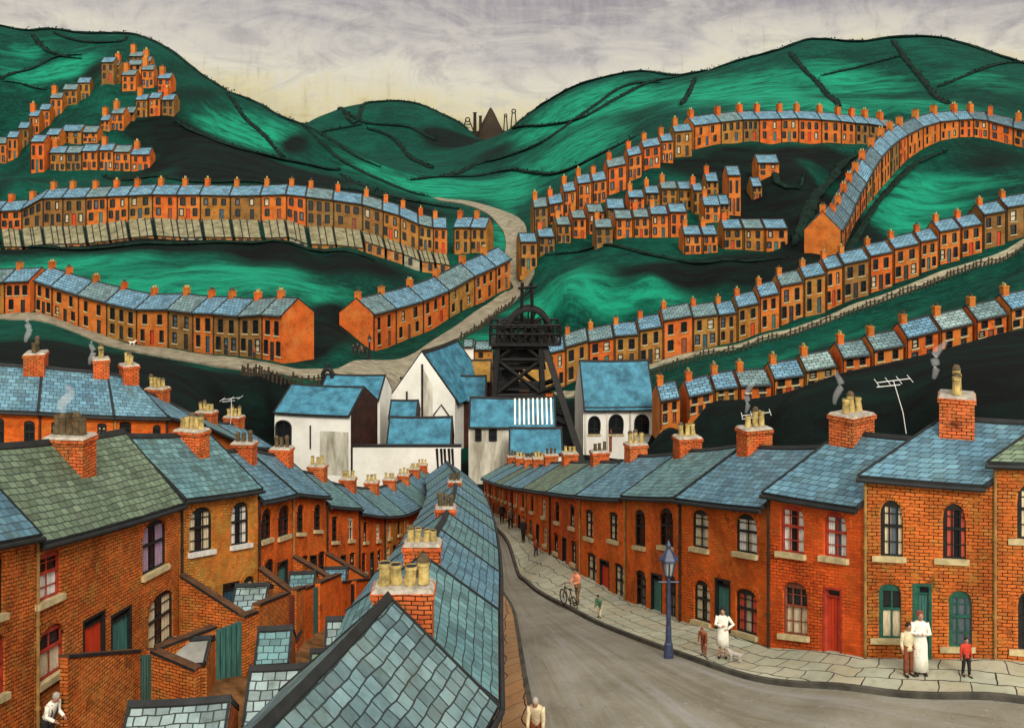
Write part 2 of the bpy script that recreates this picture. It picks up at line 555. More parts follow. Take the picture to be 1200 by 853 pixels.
def roof_mesh(fr, mat, edge, vw, ov=0.22, nt=5, ends=True, ridge=True, verge=True, sep=False):
    """slab with front and back slope; verge strips and ridge tiles go in the same mesh or in their own"""
    mb = MB(); ve = [MB(), MB()]; ri = MB()
    hd = fr.dep / 2
    slope = math.hypot(hd, fr.rise)
    q0 = -ov / hd
    up, th = 0.16, 0.13
    eps = 0.006 / fr.W
    T = [eps + (1 - 2 * eps) * k / nt for k in range(nt + 1)]
    Q = [q0, 0.0, 0.5, 1.0]
    for back in (False, True):
        for i in range(nt):
            for j in range(3):
                a = [(T[i], Q[j]), (T[i + 1], Q[j]), (T[i + 1], Q[j + 1]), (T[i], Q[j + 1])]
                pts = [fr.roof(t, q, up, back) for t, q in a]
                uv = [(t * fr.W, q * slope) for t, q in a]
                if back:
                    pts, uv = pts[::-1], uv[::-1]
                mb.face(pts, mat, uv)
            pts = [fr.roof(T[i], q0, up - th, back), fr.roof(T[i + 1], q0, up - th, back), fr.roof(T[i + 1], q0, up, back), fr.roof(T[i], q0, up, back)]
            mb.face(pts[::-1] if back else pts, edge)
            pts = [fr.roof(T[i], q0, up - th, back), fr.roof(T[i], 0.02, up - th, back), fr.roof(T[i + 1], 0.02, up - th, back), fr.roof(T[i + 1], q0, up - th, back)]
            mb.face(pts[::-1] if back else pts, edge)
        for t in (T[0], T[-1]):
            for j in range(3):
                mb.face([fr.roof(t, Q[j], up - th, back), fr.roof(t, Q[j + 1], up - th, back), fr.roof(t, Q[j + 1], up, back), fr.roof(t, Q[j], up, back)], edge)
    if verge:
        w = vw / fr.W
        for side, (t0, t1) in enumerate(((2 * eps, w), (1 - w, 1 - 2 * eps))):
            tgt = ve[side] if sep else mb
            for back in (False, True):
                for j in range(3):
                    q1 = Q[j + 1] - (0.02 if j == 2 else 0)
                    c = [(t0, Q[j] - 0.02), (t1, Q[j] - 0.02), (t1, q1 + 0.02), (t0, q1 + 0.02)] if j == 0 else [(t0, Q[j]), (t1, Q[j]), (t1, q1), (t0, q1)]
                    top = [fr.roof(t, q, up + 0.05, back) for t, q in c]
                    bot = [fr.roof(t, q, up - 0.04, back) for t, q in c]
                    tgt.face(top if not back else top[::-1], edge)
                    for k in range(4):
                        n = (k + 1) % 4
                        tgt.face([bot[k], bot[n], top[n], top[k]], edge)
    if ridge:
        tgt = ri if sep else mb
        rw = max(0.12, vw * 0.9)
        qq = 1 - rw / hd
        for i in range(nt):
            a, b = T[i], T[i + 1]
            l0, l1 = fr.roof(a, qq, up + 0.055), fr.roof(b, qq, up + 0.055)
            m0, m1 = fr.roof(a, 1, up + 0.1), fr.roof(b, 1, up + 0.1)
            r0, r1 = fr.roof(a, qq, up + 0.055, True), fr.roof(b, qq, up + 0.055, True)
            tgt.face([l0, l1, m1, m0], edge)
            tgt.face([m0, m1, r1, r0], edge)
            tgt.face([fr.roof(a, qq, up - .02), fr.roof(b, qq, up - .02), l1, l0], edge)
    return mb, ve, ri


def chimney(fr, root, tc, dc, wx, wy, top, mat, pots, potr, poth, detail, cap='cement', sink=0.9, potmat='pot_yellow', pot_objs=True):
    c = fr.Mabs(tc, 0, dc)
    base = fr.Mabs(tc, fr.e(tc) + fr.rise * (1 - abs(dc - fr.dep / 2) / (fr.dep / 2)), dc).z
    ax = Vector((fr.B.x - fr.A.x, fr.B.y - fr.A.y, 0)).normalized()
    ay = Vector((-ax.y, ax.x, 0))
    c0 = Vector((c.x, c.y, 0))
    mb = MB()
    z1 = base + top
    mb.bbox(c0, ax, ay, wx / 2, wy / 2, base - sink, z1 - 0.22, mat)
    mb.bbox(c0, ax, ay, wx / 2 + 0.05, wy / 2 + 0.05, z1 - 0.22, z1 - 0.08, mat)
    mb.bbox(c0, ax, ay, wx / 2 + 0.03, wy / 2 + 0.03, z1 - 0.08, z1, cap, 0.9)
    along = wy >= wx
    pp = []
    for k in range(pots):
        o = (k - (pots - 1) / 2) * (max(wx, wy) * 0.86 / max(1, pots))
        pp.append(c0 + (ay if along else ax) * o)
    if not pot_objs:
        for q in pp:
            q = Vector((q.x, q.y, z1))
            mb.tube([q, q + Vector((0, 0, poth))], [potr, potr * 0.85], potmat, 5)
    ch = mb.build('chimney', root)
    if pot_objs:
        for k, q in enumerate(pp):
            m2 = MB()
            hh = poth * R.uniform(0.8, 1.2)
            q = Vector((q.x + R.uniform(-.03, .03), q.y + R.uniform(-.03, .03), z1 - 0.03))
            n = 10 if detail else 6
            tilt = Vector((R.uniform(-.04, .04), R.uniform(-.04, .04), 0))
            m2.tube([q, q + Vector((0, 0, hh * .1)), q + tilt + Vector((0, 0, hh * .82)), q + tilt + Vector((0, 0, hh * .83)), q + tilt + Vector((0, 0, hh))],
                    [potr * 1.05, potr, potr * 0.86, potr * 1.02, potr * 1.0], potmat, n, cap=False)
            m2.tube([q + tilt + Vector((0, 0, hh * .93)), q + tilt + Vector((0, 0, hh * .97))], [potr * .9, potr * .9], 'dark_iron', n)
            if R.random() < 0.5 and detail:
                m2.tube([q + tilt + Vector((0, 0, hh)), q + tilt + Vector((0, 0, hh * 1.08)), q + tilt + Vector((0, 0, hh * 1.25))], [potr * 1.15, potr * 1.1, potr * .6], 'pot_dark', n)
            pot = m2.build('chimney_pot', ch, root_loc(ch))
    return ch, z1


def window_near(fr, root, op, frame='frame_dark', curtain=None, pane='glass_dark', sill='sill_stone', arch_brick=None, bars=(1, 1)):
    t0, t1, h0, h1 = op[:4]
    arch = op[4] if len(op) > 4 else 0
    e = fr.e((t0 + t1) / 2)
    fw, fh = 0.07 / fr.W, 0.07 / e
    mb = MB()
    d0, d1 = 0.06, 0.12
    fr.box(mb, t0, t0 + fw, h0, h1, d0, d1, frame)
    fr.box(mb, t1 - fw, t1, h0, h1, d0, d1, frame)
    fr.box(mb, t0 + fw, t1 - fw, h0, h0 + fh, d0, d1, frame)
    fr.box(mb, t0 + fw, t1 - fw, h1 - fh * (1 + (2 if arch else 0)), h1, d0, d1, frame)
    hm = h0 + (h1 - h0) * 0.52
    fr.box(mb, t0 + fw, t1 - fw, hm, hm + fh * 1.2, d0 - .02, d1, frame)
    nv, nh = bars
    bw, bh = 0.03 / fr.W, 0.03 / e
    for k in range(1, nv + 1):
        x = t0 + (t1 - t0) * k / (nv + 1)
        fr.box(mb, x - bw / 2, x + bw / 2, h0 + fh, h1 - fh, d0 + .02, d1 - .01, frame)
    for k in range(1, nh + 1):
        for a, b in ((h0, hm), (hm, h1)):
            y = a + (b - a) * k / (nh + 1)
            fr.box(mb, t0 + fw, t1 - fw, y - bh / 2, y + bh / 2, d0 + .022, d1 - .012, frame)
    w = mb.build('window', root)
    o = root_loc(w)
    m2 = MB()
    fr.pq(m2, [(t0, h0, .15), (t1, h0, .15), (t1, h1, .15), (t0, h1, .15)], 'F', pane)
    m2.build('pane', w, o)
    if curtain:
        m3 = MB()
        kind, cm = curtain
        tw = t1 - t0
        if kind == 'pair':
            segs = [(t0 + fw, t0 + tw * 0.36, h0 + fh, h1 - fh), (t1 - tw * 0.36, t1 - fw, h0 + fh, h1 - fh)]
        elif kind == 'half':
            segs = [(t0 + fw, t1 - fw, h0 + fh, hm)]
        else:
            segs = [(t0 + fw, t1 - fw, h0 + fh, h1 - fh * 4)]
        for a, b, y0, y1 in segs:
            n = 6
            for k in range(n):
                x0, x1 = a + (b - a) * k / n, a + (b - a) * (k + 1) / n
                da, db = (0.142, 0.128) if k % 2 else (0.128, 0.142)
                fr.pq(m3, [(x0, y0, da), (x1, y0, db), (x1, y1, db), (x0, y1, da)], 'F', cm)
        m3.build('curtain', w, o)
    m4 = MB()
    sx = 0.10 / fr.W
    fr.box(m4, t0 - sx, t1 + sx, h0 - 0.17 / e, h0 + 0.01 / e, -0.12, 0.10, sill)
    m4.build('sill', w, o)
    if arch_brick:
        m5 = MB()
        a = arch or 0.12
        hs = h1 - (h1 - h0) * a
        inner = arch_pts(t0 - .01 / fr.W, t1 + .01 / fr.W, hs, h1 + .02 / e, 9)
        outer = arch_pts(t0 - .2 / fr.W, t1 + .2 / fr.W, hs + .05 / e, h1 + .24 / e, 9)
        for k in range(9):
            i0, i1, o0, o1 = inner[k], inner[k + 1], outer[k], outer[k + 1]
            sh = lambda p, q, f: (p[0] + (q[0] - p[0]) * f, p[1] + (q[1] - p[1]) * f)
            a0, a1, b0, b1 = sh(i0, i1, .07), sh(i0, i1, .93), sh(o0, o1, .07), sh(o0, o1, .93)
            q = [a0, a1, b1, b0]
            for d, kk in ((-0.03, 1), (0.0, 0)):
                if kk:
                    fr.pq(m5, [(x, y, d) for x, y in q], 'F', arch_brick)
            for z in range(4):
                n = (z + 1) % 4
                fr.pq(m5, [(q[z][0], q[z][1], -.03), (q[n][0], q[n][1], -.03), (q[n][0], q[n][1], .02), (q[z][0], q[z][1], .02)], 'S', arch_brick)
        m5.build('arch', root)
    return w


def window_arched(fr, root, op, pane, frame, k):
    t0, t1, h0, h1, a = op
    mb = MB()
    e = fr.e((t0 + t1) / 2)
    hs = h1 - (h1 - h0) * a
    ap = arch_pts(t0, t1, hs, h1, 10)
    fr.pq(mb, [(t0, h0, .16), (t1, h0, .16), (t1, hs, .16)] + [(x, y, .16) for x, y in ap[::-1][1:-1]] + [(t0, hs, .16)], 'F', pane)
    path = [fr.M(t0, h0, .0), fr.M(t0, hs, .0)] + [fr.M(x, y, .0) for x, y in ap] + [fr.M(t1, hs, .0), fr.M(t1, h0, .0), fr.M(t0, h0, .0)]
    mb.tube(path, .09 * k, frame, 5, cap=False)
    tm = (t0 + t1) / 2
    bw = .05 / fr.W
    fr.box(mb, tm - bw, tm + bw, h0, h1, .08, .15, frame)
    fr.box(mb, t0, t1, (h0 + hs) / 2 - .05 / e, (h0 + hs) / 2 + .05 / e, .09, .15, frame)
    w = mb.build('window', root)
    m4 = MB()
    fr.box(m4, t0 - .15 / fr.W, t1 + .15 / fr.W, h0 - 0.25 / e, h0 - .05 / e, -0.14, 0.1, 'sill_stone')
    m4.build('sill', w, root_loc(w))
    return w


def window_far(fr, root, op, pane, frame='frame_dark', k=1.0, sill=False):
    t0, t1, h0, h1 = op[:4]
    e = fr.e((t0 + t1) / 2)
    fw, fh = 0.10 * k / fr.W, 0.10 * k / e
    mb = MB()
    if len(op) > 4 and op[4]:
        return window_arched(fr, root, op, pane, frame, k)
    fr.pq(mb, [(t0, h0, .14), (t1, h0, .14), (t1, h1, .14), (t0, h1, .14)], 'F', pane)
    fr.box(mb, t0 - fw * .3, t0 + fw, h0, h1, -.03, .1, frame)
    fr.box(mb, t1 - fw, t1 + fw * .3, h0, h1, -.03, .1, frame)
    fr.box(mb, t0 + fw, t1 - fw, h1 - fh, h1 + fh * .3, -.03, .1, frame)
    fr.box(mb, t0 + fw, t1 - fw, h0 - fh * .3, h0 + fh, -.05, .1, frame)
    if k < 1.5:
        hm = (h0 + h1) / 2
        fr.box(mb, t0 + fw, t1 - fw, hm - fh * .4, hm + fh * .4, -.01, .1, frame)
    w = mb.build('window', root)
    if sill:
        m4 = MB()
        fr.box(m4, t0 - fw, t1 + fw, h0 - 0.2 / e, h0 - fh * .35, -0.14, 0.1, 'sill_stone')
        m4.build('sill', w, root_loc(w))
    return w


def door(fr, root, op, mat, near=False, light='glass_dark', frame='frame_dark', step=True):
    t0, t1, h0, h1 = op[:4]
    e = fr.e((t0 + t1) / 2)
    fw, fh = 0.07 / fr.W, 0.08 / e
    mb = MB()
    top = h1 - 0.32 / e if near else h1
    if near:
        n = 5
        for k in range(n):
            a, b = t0 + fw + (t1 - t0 - 2 * fw) * k / n, t0 + fw + (t1 - t0 - 2 * fw) * (k + 1) / n
            g_ = 0.012 / fr.W
            fr.box(mb, a + g_, b - g_, h0, top, .11, .16, mat)
        fr.box(mb, t0 + fw, t1 - fw, h0, top, .13, .17, 'frame_dark')
    else:
        fr.box(mb, t0 + fw, t1 - fw, h0, top, .09, .16, mat)
    dr = mb.build('door', root)
    o = root_loc(dr)
    m2 = MB()
    fr.box(m2, t0, t0 + fw, h0, h1, -.02, .18, frame)
    fr.box(m2, t1 - fw, t1, h0, h1, -.02, .18, frame)
    fr.box(m2, t0 + fw, t1 - fw, h1 - fh, h1, -.02, .18, frame)
    if near:
        fr.box(m2, t0 + fw, t1 - fw, top, top + fh * .7, .04, .18, frame)
    m2.build('frame', dr, o)
    if near:
        m3 = MB()
        fr.pq(m3, [(t0 + fw, top + fh * .7, .15), (t1 - fw, top + fh * .7, .15), (t1 - fw, h1 - fh, .15), (t0 + fw, h1 - fh, .15)], 'F', light)
        m3.build('fanlight', dr, o)
        m4 = MB()
        hx = t0 + (t1 - t0) * .8
        m4.blob(fr.M(hx, h0 + (top - h0) * .48, .08), .045, .045, .045, 'pot_yellow', 8, 6)
        m4.build('handle', dr, o)
        if step:
            m5 = MB()
            fr.box(m5, t0 - .1 / fr.W, t1 + .1 / fr.W, h0 - .5 / e, h0 + 0.005 / e, -.32, .1, 'cement')
            m5.build('doorstep', root)
    return dr


def downpipe(fr, root, t, r, mat, near):
    mb = MB()
    p0, p1 = fr.M(t, -0.15, -r * 1.3), fr.M(t, 1.0, -r * 1.3)
    mb.tube([p0, p1], r, mat, 8 if near else 5)
    if near:
        for h in (.25, .62, .93):
            p = fr.M(t, h, -r * 1.3)
            mb.tube([p, p + Vector((0, 0, .09))], r * 1.45, mat, 8)
    return mb.build('downpipe', root)


def gutter(fr, root, r, mat='lead'):
    mb = MB()
    hd = fr.dep / 2
    q = -0.22 / hd
    n = 5
    pts = [fr.roof(k / n, q, 0.0) for k in range(n + 1)]
    fd = (fr.uA + fr.uB).normalized()
    mb.tube([p - fd * r * 1.02 for p in pts], r, mat, 7)
    return mb.build('gutter', root)


def house(A, B, uA, uB, dep, eA, eB, rise, label, cat='house', group=None, lod=1, brick='far_orange', slate='far_slate', edge='lead',
          ups=None, downs=None, doors=None, chim=None, vw=None, name='terraced_house', gable_mat=None, fnd=2.0, sep=None, panes=None, gut=True, pipe=True, share=False):
    """lod 0 near (frames, sills, curtains), 1 middle distance, 2 far"""
    fr = Fr(A, B, uA, uB, dep, eA, eB, rise)
    mid = (A + B) / 2
    root = thing(name, label, cat, mid, group, share)
    Dm = mid.y
    vw = vw or min(0.2, max(0.07, 0.0011 * Dm))
    ops = [o[:5] for o in (ups or [])] + [o[:5] for o in (downs or [])] + [o[:4] for o in (doors or [])]
    ops = [tuple(o) for o in ops]
    wall_mesh(fr, ops, brick, fnd=fnd, gable_mat=gable_mat).build('wall', root)
    sep = lod == 0 if sep is None else sep
    mb, ve, ri = roof_mesh(fr, slate, edge, vw, sep=sep, nt=8 if lod == 0 else 4)
    rf = mb.build('roof', root)
    if sep:
        for q in ve:
            q.build('verge', rf, root_loc(rf))
        ri.build('ridge_tiles', rf, root_loc(rf))
    if gut:
        gutter(fr, root, 0.075 if lod == 0 else min(.17, 0.0009 * Dm))
    if pipe:
        r = 0.05 if lod == 0 else min(.14, 0.00065 * Dm)
        downpipe(fr, root, 1.6 * r / fr.W, r, ('pipe_buff' if R.random() < .5 else 'pipe_dark') if lod == 0 else 'pipe_dark', lod == 0)
    return fr, root
# ---------------------------------------------------------------- row data  (bearing, base dip, eave dip, distance)
K = 1.3
R1 = [(567, 600, 560, 98), (575, 605, 563, 92), (583, 609, 566, 86), (591, 614, 568, 80), (601, 620, 570, 74), (617, 632, 572, 67),
      (645, 655, 576, 59), (680, 680, 580, 52), (733, 712, 583, 46), (797, 738, 590, 39.5), (900, 770, 585, 33.5), (1013, 783, 570, 30.5), (1165, 785, 567, 29), (1340, 800, 555, 28)]
R1_EAVE = {7: (580, 583), 8: (580, 582), 9: (583, 594), 10: (576, 594), 11: (557, 569), 12: (541, 545)}
L1 = [(-130, 1020, 645, 20.5), (40, 900, 628, 27), (210, 753, 588, 36), (302, 730, 572, 41), (342, 706, 578, 46), (382, 698, 585, 51), (420, 686, 600, 57), (450, 673, 604, 64),
      (473, 656, 602, 71), (490, 642, 594, 78), (503, 630, 586, 85), (513, 618, 576, 92), (520, 612, 570, 98)]
L1_EAVE = {0: (648, 622), 1: (632, 586), 2: (582, 570), 3: (585, 577), 4: (576, 580), 5: (591, 594)}
C1E = [(370, 1170, 13), (572, 822, 21), (574, 714, 27), (577, 670, 33), (577, 643, 39.5), (575, 623, 46), (573, 609, 52), (570, 596, 59), (566, 584, 67), (561, 574, 75), (554, 566, 83), (547, 559, 91)]
C1 = [(u, ve + (4.3 if D < 30 else 3.8) * F / D, ve, D) for u, ve, D in C1E]
L2E = [(-40, 477, 49), (45, 481, 50), (133, 486, 51.5), (194, 488, 53), (236, 498, 57), (291, 523, 63), (318, 525, 66)]
L2 = [(u, ve + 5.0 * F / D, ve, D) for u, ve, D in L2E]
T1L = [(-35, 369, 331, 172), (5, 368, 330, 170), (35, 367, 329, 168)]
_t1 = [(41, 367, 328, 165), (61, 372, 335, 163), (92, 384, 345, 159), (125, 395, 354, 155), (160, 403, 362, 151), (197, 407, 362, 146),
       (226, 412, 366, 142), (250, 415, 367, 139), (280, 417, 370, 135.5), (307, 421, 368, 132.5), (331, 426, 370, 130)]
T1 = _t1
T2 = [(437, 412, 368, 157), (463, 404, 361, 165), (495, 391, 352, 174), (525, 374, 340, 183), (555, 358, 323, 192), (580, 345, 312, 200), (598, 336, 303, 206)]
T3U = [(-28, 268, 247), (0, 268, 247), (25, 268, 246), (50, 265, 232), (73, 265, 231.5), (100, 264, 231), (125, 261, 230), (150, 257.5, 229), (178, 255, 227.5), (207, 257, 228), (234, 257, 228), (269, 257, 229),
       (305, 258, 228.5), (335, 257, 227.5), (358, 265, 230), (390, 266, 234), (424, 270, 239), (448, 278, 246), (468, 284, 252), (490, 293, 262), (507, 295, 266), (524, 298, 267)]
T3 = [(u, a, b, (160 - 3 * math.sin(max(0, min(1, (u + 30) / 550)) * 3.14)) * 1.42) for u, a, b in T3U]
T3B = [(531, 297, 266, 228), (551, 296, 266, 227), (570, 296, 267, 226)]
AU = [(813, 175, 147, 205), (844, 168, 143, 208), (870, 165, 140, 210), (889, 165, 139.5, 212), (915, 166, 139, 213), (935, 166.5, 138.5, 214), (962, 167, 140, 215), (985, 167.5, 142, 216),
      (1002, 168, 144, 217), (1018, 168.5, 145, 218), (1037, 169, 148, 220), (1053, 170, 150, 222)]
AU = [(u, a, b, d * K) for u, a, b, d in AU]
AS = [(625, 642, 268.7, 242, 170), (643, 660, 263, 238, 172), (660, 675, 252, 223.5, 174), (676.5, 693, 246, 214, 177), (694, 711, 238, 211, 180), (711.5, 734, 226, 194, 183),
      (735.5, 752, 211, 181, 187), (753, 774, 196, 171, 190), (774.5, 789, 191, 165, 194), (789.5, 811, 184, 153.5, 199)]
BN = [(985, 301, 270, 140), (990, 288, 262, 146), (995, 277, 253, 151), (1001, 264, 239, 155), (1007, 254, 226, 158), (1014, 244, 214, 161.5), (1022, 233, 199, 165), (1032, 221, 183, 172), (1043, 208.5, 171, 178),
      (1053, 197, 163, 184), (1063, 187, 157, 190), (1081, 174, 148, 196), (1101, 165, 142, 202), (1123, 161, 140, 206), (1140, 160.5, 139, 208), (1158, 163, 141, 209), (1187, 170, 149, 207), (1214, 177, 155, 204)]
BN = [(u, a, b, d * K) for u, a, b, d in BN]
RM = [(640, 662, 457, 411, 119), (662, 689, 448, 402, 119), (689.5, 719, 433, 397, 119), (719.5, 748, 431, 392, 119), (748.5, 776, 427, 384, 119), (776.5, 811, 416, 372, 119), (811.5, 841, 408, 369.5, 119.5), (841.5, 863, 403, 367, 120),
      (863.5, 889, 396, 357, 120), (889.5, 913, 387, 345, 120), (913.5, 941, 378, 332, 121), (941.5, 967, 369, 322.5, 121), (967.5, 987, 360, 313, 122), (987.5, 1018, 350, 306, 122), (1018.5, 1046, 340, 297, 123), (1046.5, 1077, 328, 288, 124),
      (1077.5, 1099, 317, 281, 125), (1099.5, 1125, 308, 269, 126), (1125.5, 1151, 299, 264, 127), (1151.5, 1178, 289, 249, 128), (1178.5, 1212, 279, 240, 129)]
RM = [(a, b, c, d, e * K) for a, b, c, d, e in RM]
S1 = [(773, 797, 497, 467, 111), (806, 836, 485, 461, 112), (837, 865, 470, 454, 113), (866.5, 904, 469, 451, 114), (906, 942, 464, 441, 114), (943, 980, 455, 431, 114), (986.5, 1020, 444, 417, 114), (1022.5, 1059, 441, 407, 114),
      (1061.5, 1100, 425, 391, 114), (1101.5, 1140, 411, 382, 114), (1143, 1180, 397, 371, 114), (1183, 1222, 384, 358, 114)]
CC = {'c1': [(609, 629.5, 317, 283, 160), (630.5, 650, 298, 277, 163), (652, 669, 286, 263, 166), (670, 687, 281, 255, 168), (688.5, 708, 275, 248, 170)],
      'c2': [(697, 718, 288, 266, 158), (720.5, 741, 279, 255.6, 160), (742, 761, 279, 254, 160), (762, 783, 278.5, 250.5, 160), (784, 805, 278, 248, 160)],
      'c3': [(801, 822, 298, 274.5, 150), (823, 841, 297, 274.5, 150), (847, 870, 292.5, 267, 152), (871, 895, 294, 267, 152), (896, 923, 295, 267, 152)],
      'c4': [(736, 755, 244, 231, 172), (756, 773, 243, 226, 175), (774, 794, 240, 220.6, 176), (795, 811, 246, 221, 175), (812, 824, 252, 223, 173)]}
CX = [(827, 842, 230, 212, 180, 'narrow hillside cottage with chimney at its middle, above the crowded right hill rows'), (824, 844, 260, 240, 166, 'orange cottage below the narrow chimney cottage on the right hill'),
      (852, 868, 253, 205, 171, 'tall thin brick house standing alone beside the crowded hill rows'), (887, 913, 207, 190.5, 186, 'lone detached brick house just below the upper right hill terrace'),
      (881, 893, 234, 218, 179, 'tiny detached cottage below the lone house on the right hill')]
LH = {'a': [(-9, 7, 193, 168, 235), (8, 20.5, 189, 161, 236), (21, 33, 175, 150, 239), (33.5, 45.5, 158, 136, 242), (46, 58, 154, 128.5, 246), (58.5, 72.5, 137, 115, 250), (73.5, 90, 122.5, 105, 254), (90.5, 105, 119, 97, 257)],
      'b': [(35, 52, 203, 166, 214), (58, 76.5, 202, 179, 215), (77, 95, 201, 179, 215), (95.5, 114, 200, 177, 215), (116, 132.5, 200.5, 176, 215), (133, 152.5, 201, 178, 215), (153, 175.5, 201, 181, 215)],
      'c': [(53, 69.5, 170, 158, 224), (71, 95.5, 169, 153.5, 227), (96.5, 114, 167, 155, 227)],
      'd': [(117, 128.5, 153, 141, 233), (129.5, 145, 153.5, 133, 234), (146, 157.5, 141, 132, 238), (158.5, 172.5, 138.5, 117, 240), (174, 187.5, 136, 115, 240), (189, 204, 135, 117, 240)],
      'e': [(118, 133.5, 95.5, 73, 258), (134.5, 139.5, 101, 77, 260), (142, 159, 106, 88, 253), (165.5, 180, 103, 82, 255), (184, 200, 108, 92, 252), (149, 166, 88, 76, 268), (167.5, 177, 86, 72, 272), (151, 167, 74, 66, 276)]}
LH = {k: [(a, b, c, d, e * 1.38) for a, b, c, d, e in v] for k, v in LH.items()}
CC = {k: [(a, b, c, d, e * K) for a, b, c, d, e in v] for k, v in CC.items()}
AS = [(a, b, c, d, e * K) for a, b, c, d, e in AS]
CX = [(a, b, c, d, e * K, l) for a, b, c, d, e, l in CX]

# ---------------------------------------------------------------- the land: heights fitted through the surveyed points
CP = []


def cp(u, v, D):
    CP.append((u, v, D))


def cpz(x, y, z):
    CP.append((600 + x / y * F, VH - z / y * F, y))


for row in (R1, L1, C1, L2, T1L, T1, T2, T3, T3B, AU, BN):
    for u, vb, ve, D in row:
        cp(u, vb, D)
for row in [AS, RM] + list(CC.values()) + list(LH.values()):
    for a, b, vb, ve, D in row:
        cp((a + b) / 2, vb, D)
for a, b, vb, ve, D, _ in CX:
    cp((a + b) / 2, vb, D)
# behind the rows (the ground carries on at about the same level)
for row, dep in ((T1, 7), (T2, 7), (T3, 8), (AU, 8), (T3B, 8)):
    for (u, vb, ve, D) in row[::2]:
        p = P(u, vb, D)
        cpz(p.x, p.y + dep, p.z + 0.6)
for a, b, vb, ve, D in RM[::2]:
    p = P((a + b) / 2, vb, D)
    cpz(p.x, p.y + 8, p.z + .8)
for a, b, vb, ve, D in S1:
    p = P((a + b) / 2, vb, D)
    cpz(p.x, p.y + .5, p.z - 1.2)
    cpz(p.x, p.y + 8, p.z - .2)
    cp((a + b) / 2, vb, D - 6)          # the dark bank's edge
# backs of the near rows
for u, vb, ve, D in R1[6:]:
    p = P(u, vb, D)
    cpz(p.x + 3.5, p.y + 4, p.z + 0.3)
for u, vb, ve, D in L1[:8]:
    p = P(u, vb, D)
    cpz(p.x - 5, p.y, p.z + .2)
for u, vb, ve, D in L1[1:8]:
    p = P(u, vb, D)
    cpz(p.x + 2.5, p.y - .3, p.z - 0.8)
# street in front of the right-hand row, and the near junction
for x, y, z in ((0.6, 28, -14.7), (1, 33.5, -15.4), (1, 39.5, -17.1), (1, 46, -18.9), (0.6, 52, -20.2), (0.4, 59, -22.1), (4, 28, -14.5), (9, 27, -14.1), (14, 26, -13.7), (22, 26, -13.5), (2, 22, -14.6), (8, 20, -14.2),
                (16, 18, -13.6), (0, 15, -14.6), (10, 10, -14), (-4, 8, -15), (-12, 12, -15.4), (20, 8, -13.5), (-9, 20, -15.6), (-8.4, 28, -16)):
    cpz(x, y, z)
# colliery floor
for x, y in ((-26, 99), (-26, 106), (-18, 99), (-18, 108), (-10, 100), (-10, 108), (-4, 106), (2, 108), (-13, 118), (-8, 126), (-6, 118), (4, 120), (10, 118), (16, 116), (-2, 130), (6, 128), (13, 126)):
    cpz(x, y, -29.0)
for x, y, z in ((20, 108, -27.5), (14, 90, -25.5), (18, 75, -22.5), (22, 60, -19)):
    cpz(x, y, z)
# roads
def t1z(u):
    row = T1L + T1
    return float(np.interp(u, [r[0] for r in row] + [470], [P(r[0], r[1], r[3]).z for r in row] + [-21.5]))
for u, v in ((-40, 377), (0, 372), (30, 372), (60, 376.5), (100, 391), (130, 403), (165, 411), (200, 416), (250, 424), (300, 431), (345, 440), (345, 430), (390, 440), (390, 428), (430, 442), (425, 425), (200, 424), (250, 433), (300, 442), (130, 410), (345, 449), (390, 450)):
    z = t1z(u) - .15
    cp(u, v, -z * F / (v - VH))
for u, v, D in ((470, 436, 139), (470, 424, 148), (510, 409, 153), (550, 381, 172), (588, 358, 193),
                (608, 341, 205), (617, 331, 210), (606, 318, 217), (603, 300, 228), (604, 285, 242), (600, 268, 258), (585, 254, 283), (565, 244, 307), (540, 237, 330), (515, 234, 350)):
    cp(u, v, D)
# below the yard sheds
for (u, vb, ve, D) in T3:
    cp(u, vb + 27, D - 10)
    cp(u, vb + 29, D - 14)
for u, v, D in ((760, 432, 151), (830, 413, 152), (900, 395, 151), (1000, 361, 153), (1100, 324, 158), (1200, 285, 163), (700, 447, 147)):
    cp(u, v, D)
# banks and meadows
for u, v, D in ((0, 470, 70), (60, 440, 85), (60, 400, 125), (150, 450, 80), (150, 425, 118), (250, 480, 82), (250, 450, 102), (-80, 430, 90), (-80, 390, 138),
                (455, 462, 126), (310, 462, 110), (300, 300, 205),
                (0, 315, 195), (100, 315, 195), (100, 335, 180), (200, 310, 195), (200, 340, 170), (300, 310, 195), (300, 345, 160), (380, 310, 205), (380, 360, 165), (430, 330, 190), (395, 405, 140),
                (470, 318, 208), (560, 312, 218), (590, 275, 248), (570, 265, 262),
                (620, 380, 160), (660, 360, 165), (700, 330, 178), (760, 330, 175), (760, 310, 188), (850, 320, 178), (900, 315, 178), (950, 325, 170), (660, 320, 190), (720, 300, 197), (930, 345, 165), (560, 405, 148), (590, 390, 158),
                (940, 200, 240), (930, 230, 225), (960, 260, 205), (925, 280, 200), (980, 225, 240), (1000, 205, 255), (870, 185, 262), (900, 180, 268), (1080, 300, 185), (1050, 270, 205), (1100, 250, 215), (1100, 210, 240), (1150, 200, 245), (1190, 215, 230), (1060, 300, 178), (1020, 290, 182),
                (900, 420, 142), (1000, 385, 146), (1100, 350, 150), (1180, 318, 155), (830, 440, 134), (1000, 410, 128), (1100, 378, 128), (1190, 335, 130), (950, 430, 126),
                (900, 500, 75), (1000, 485, 68), (1100, 475, 62), (1200, 470, 58), (1300, 440, 70), (1320, 380, 105), (1320, 320, 130)):
    cp(u, v, D)
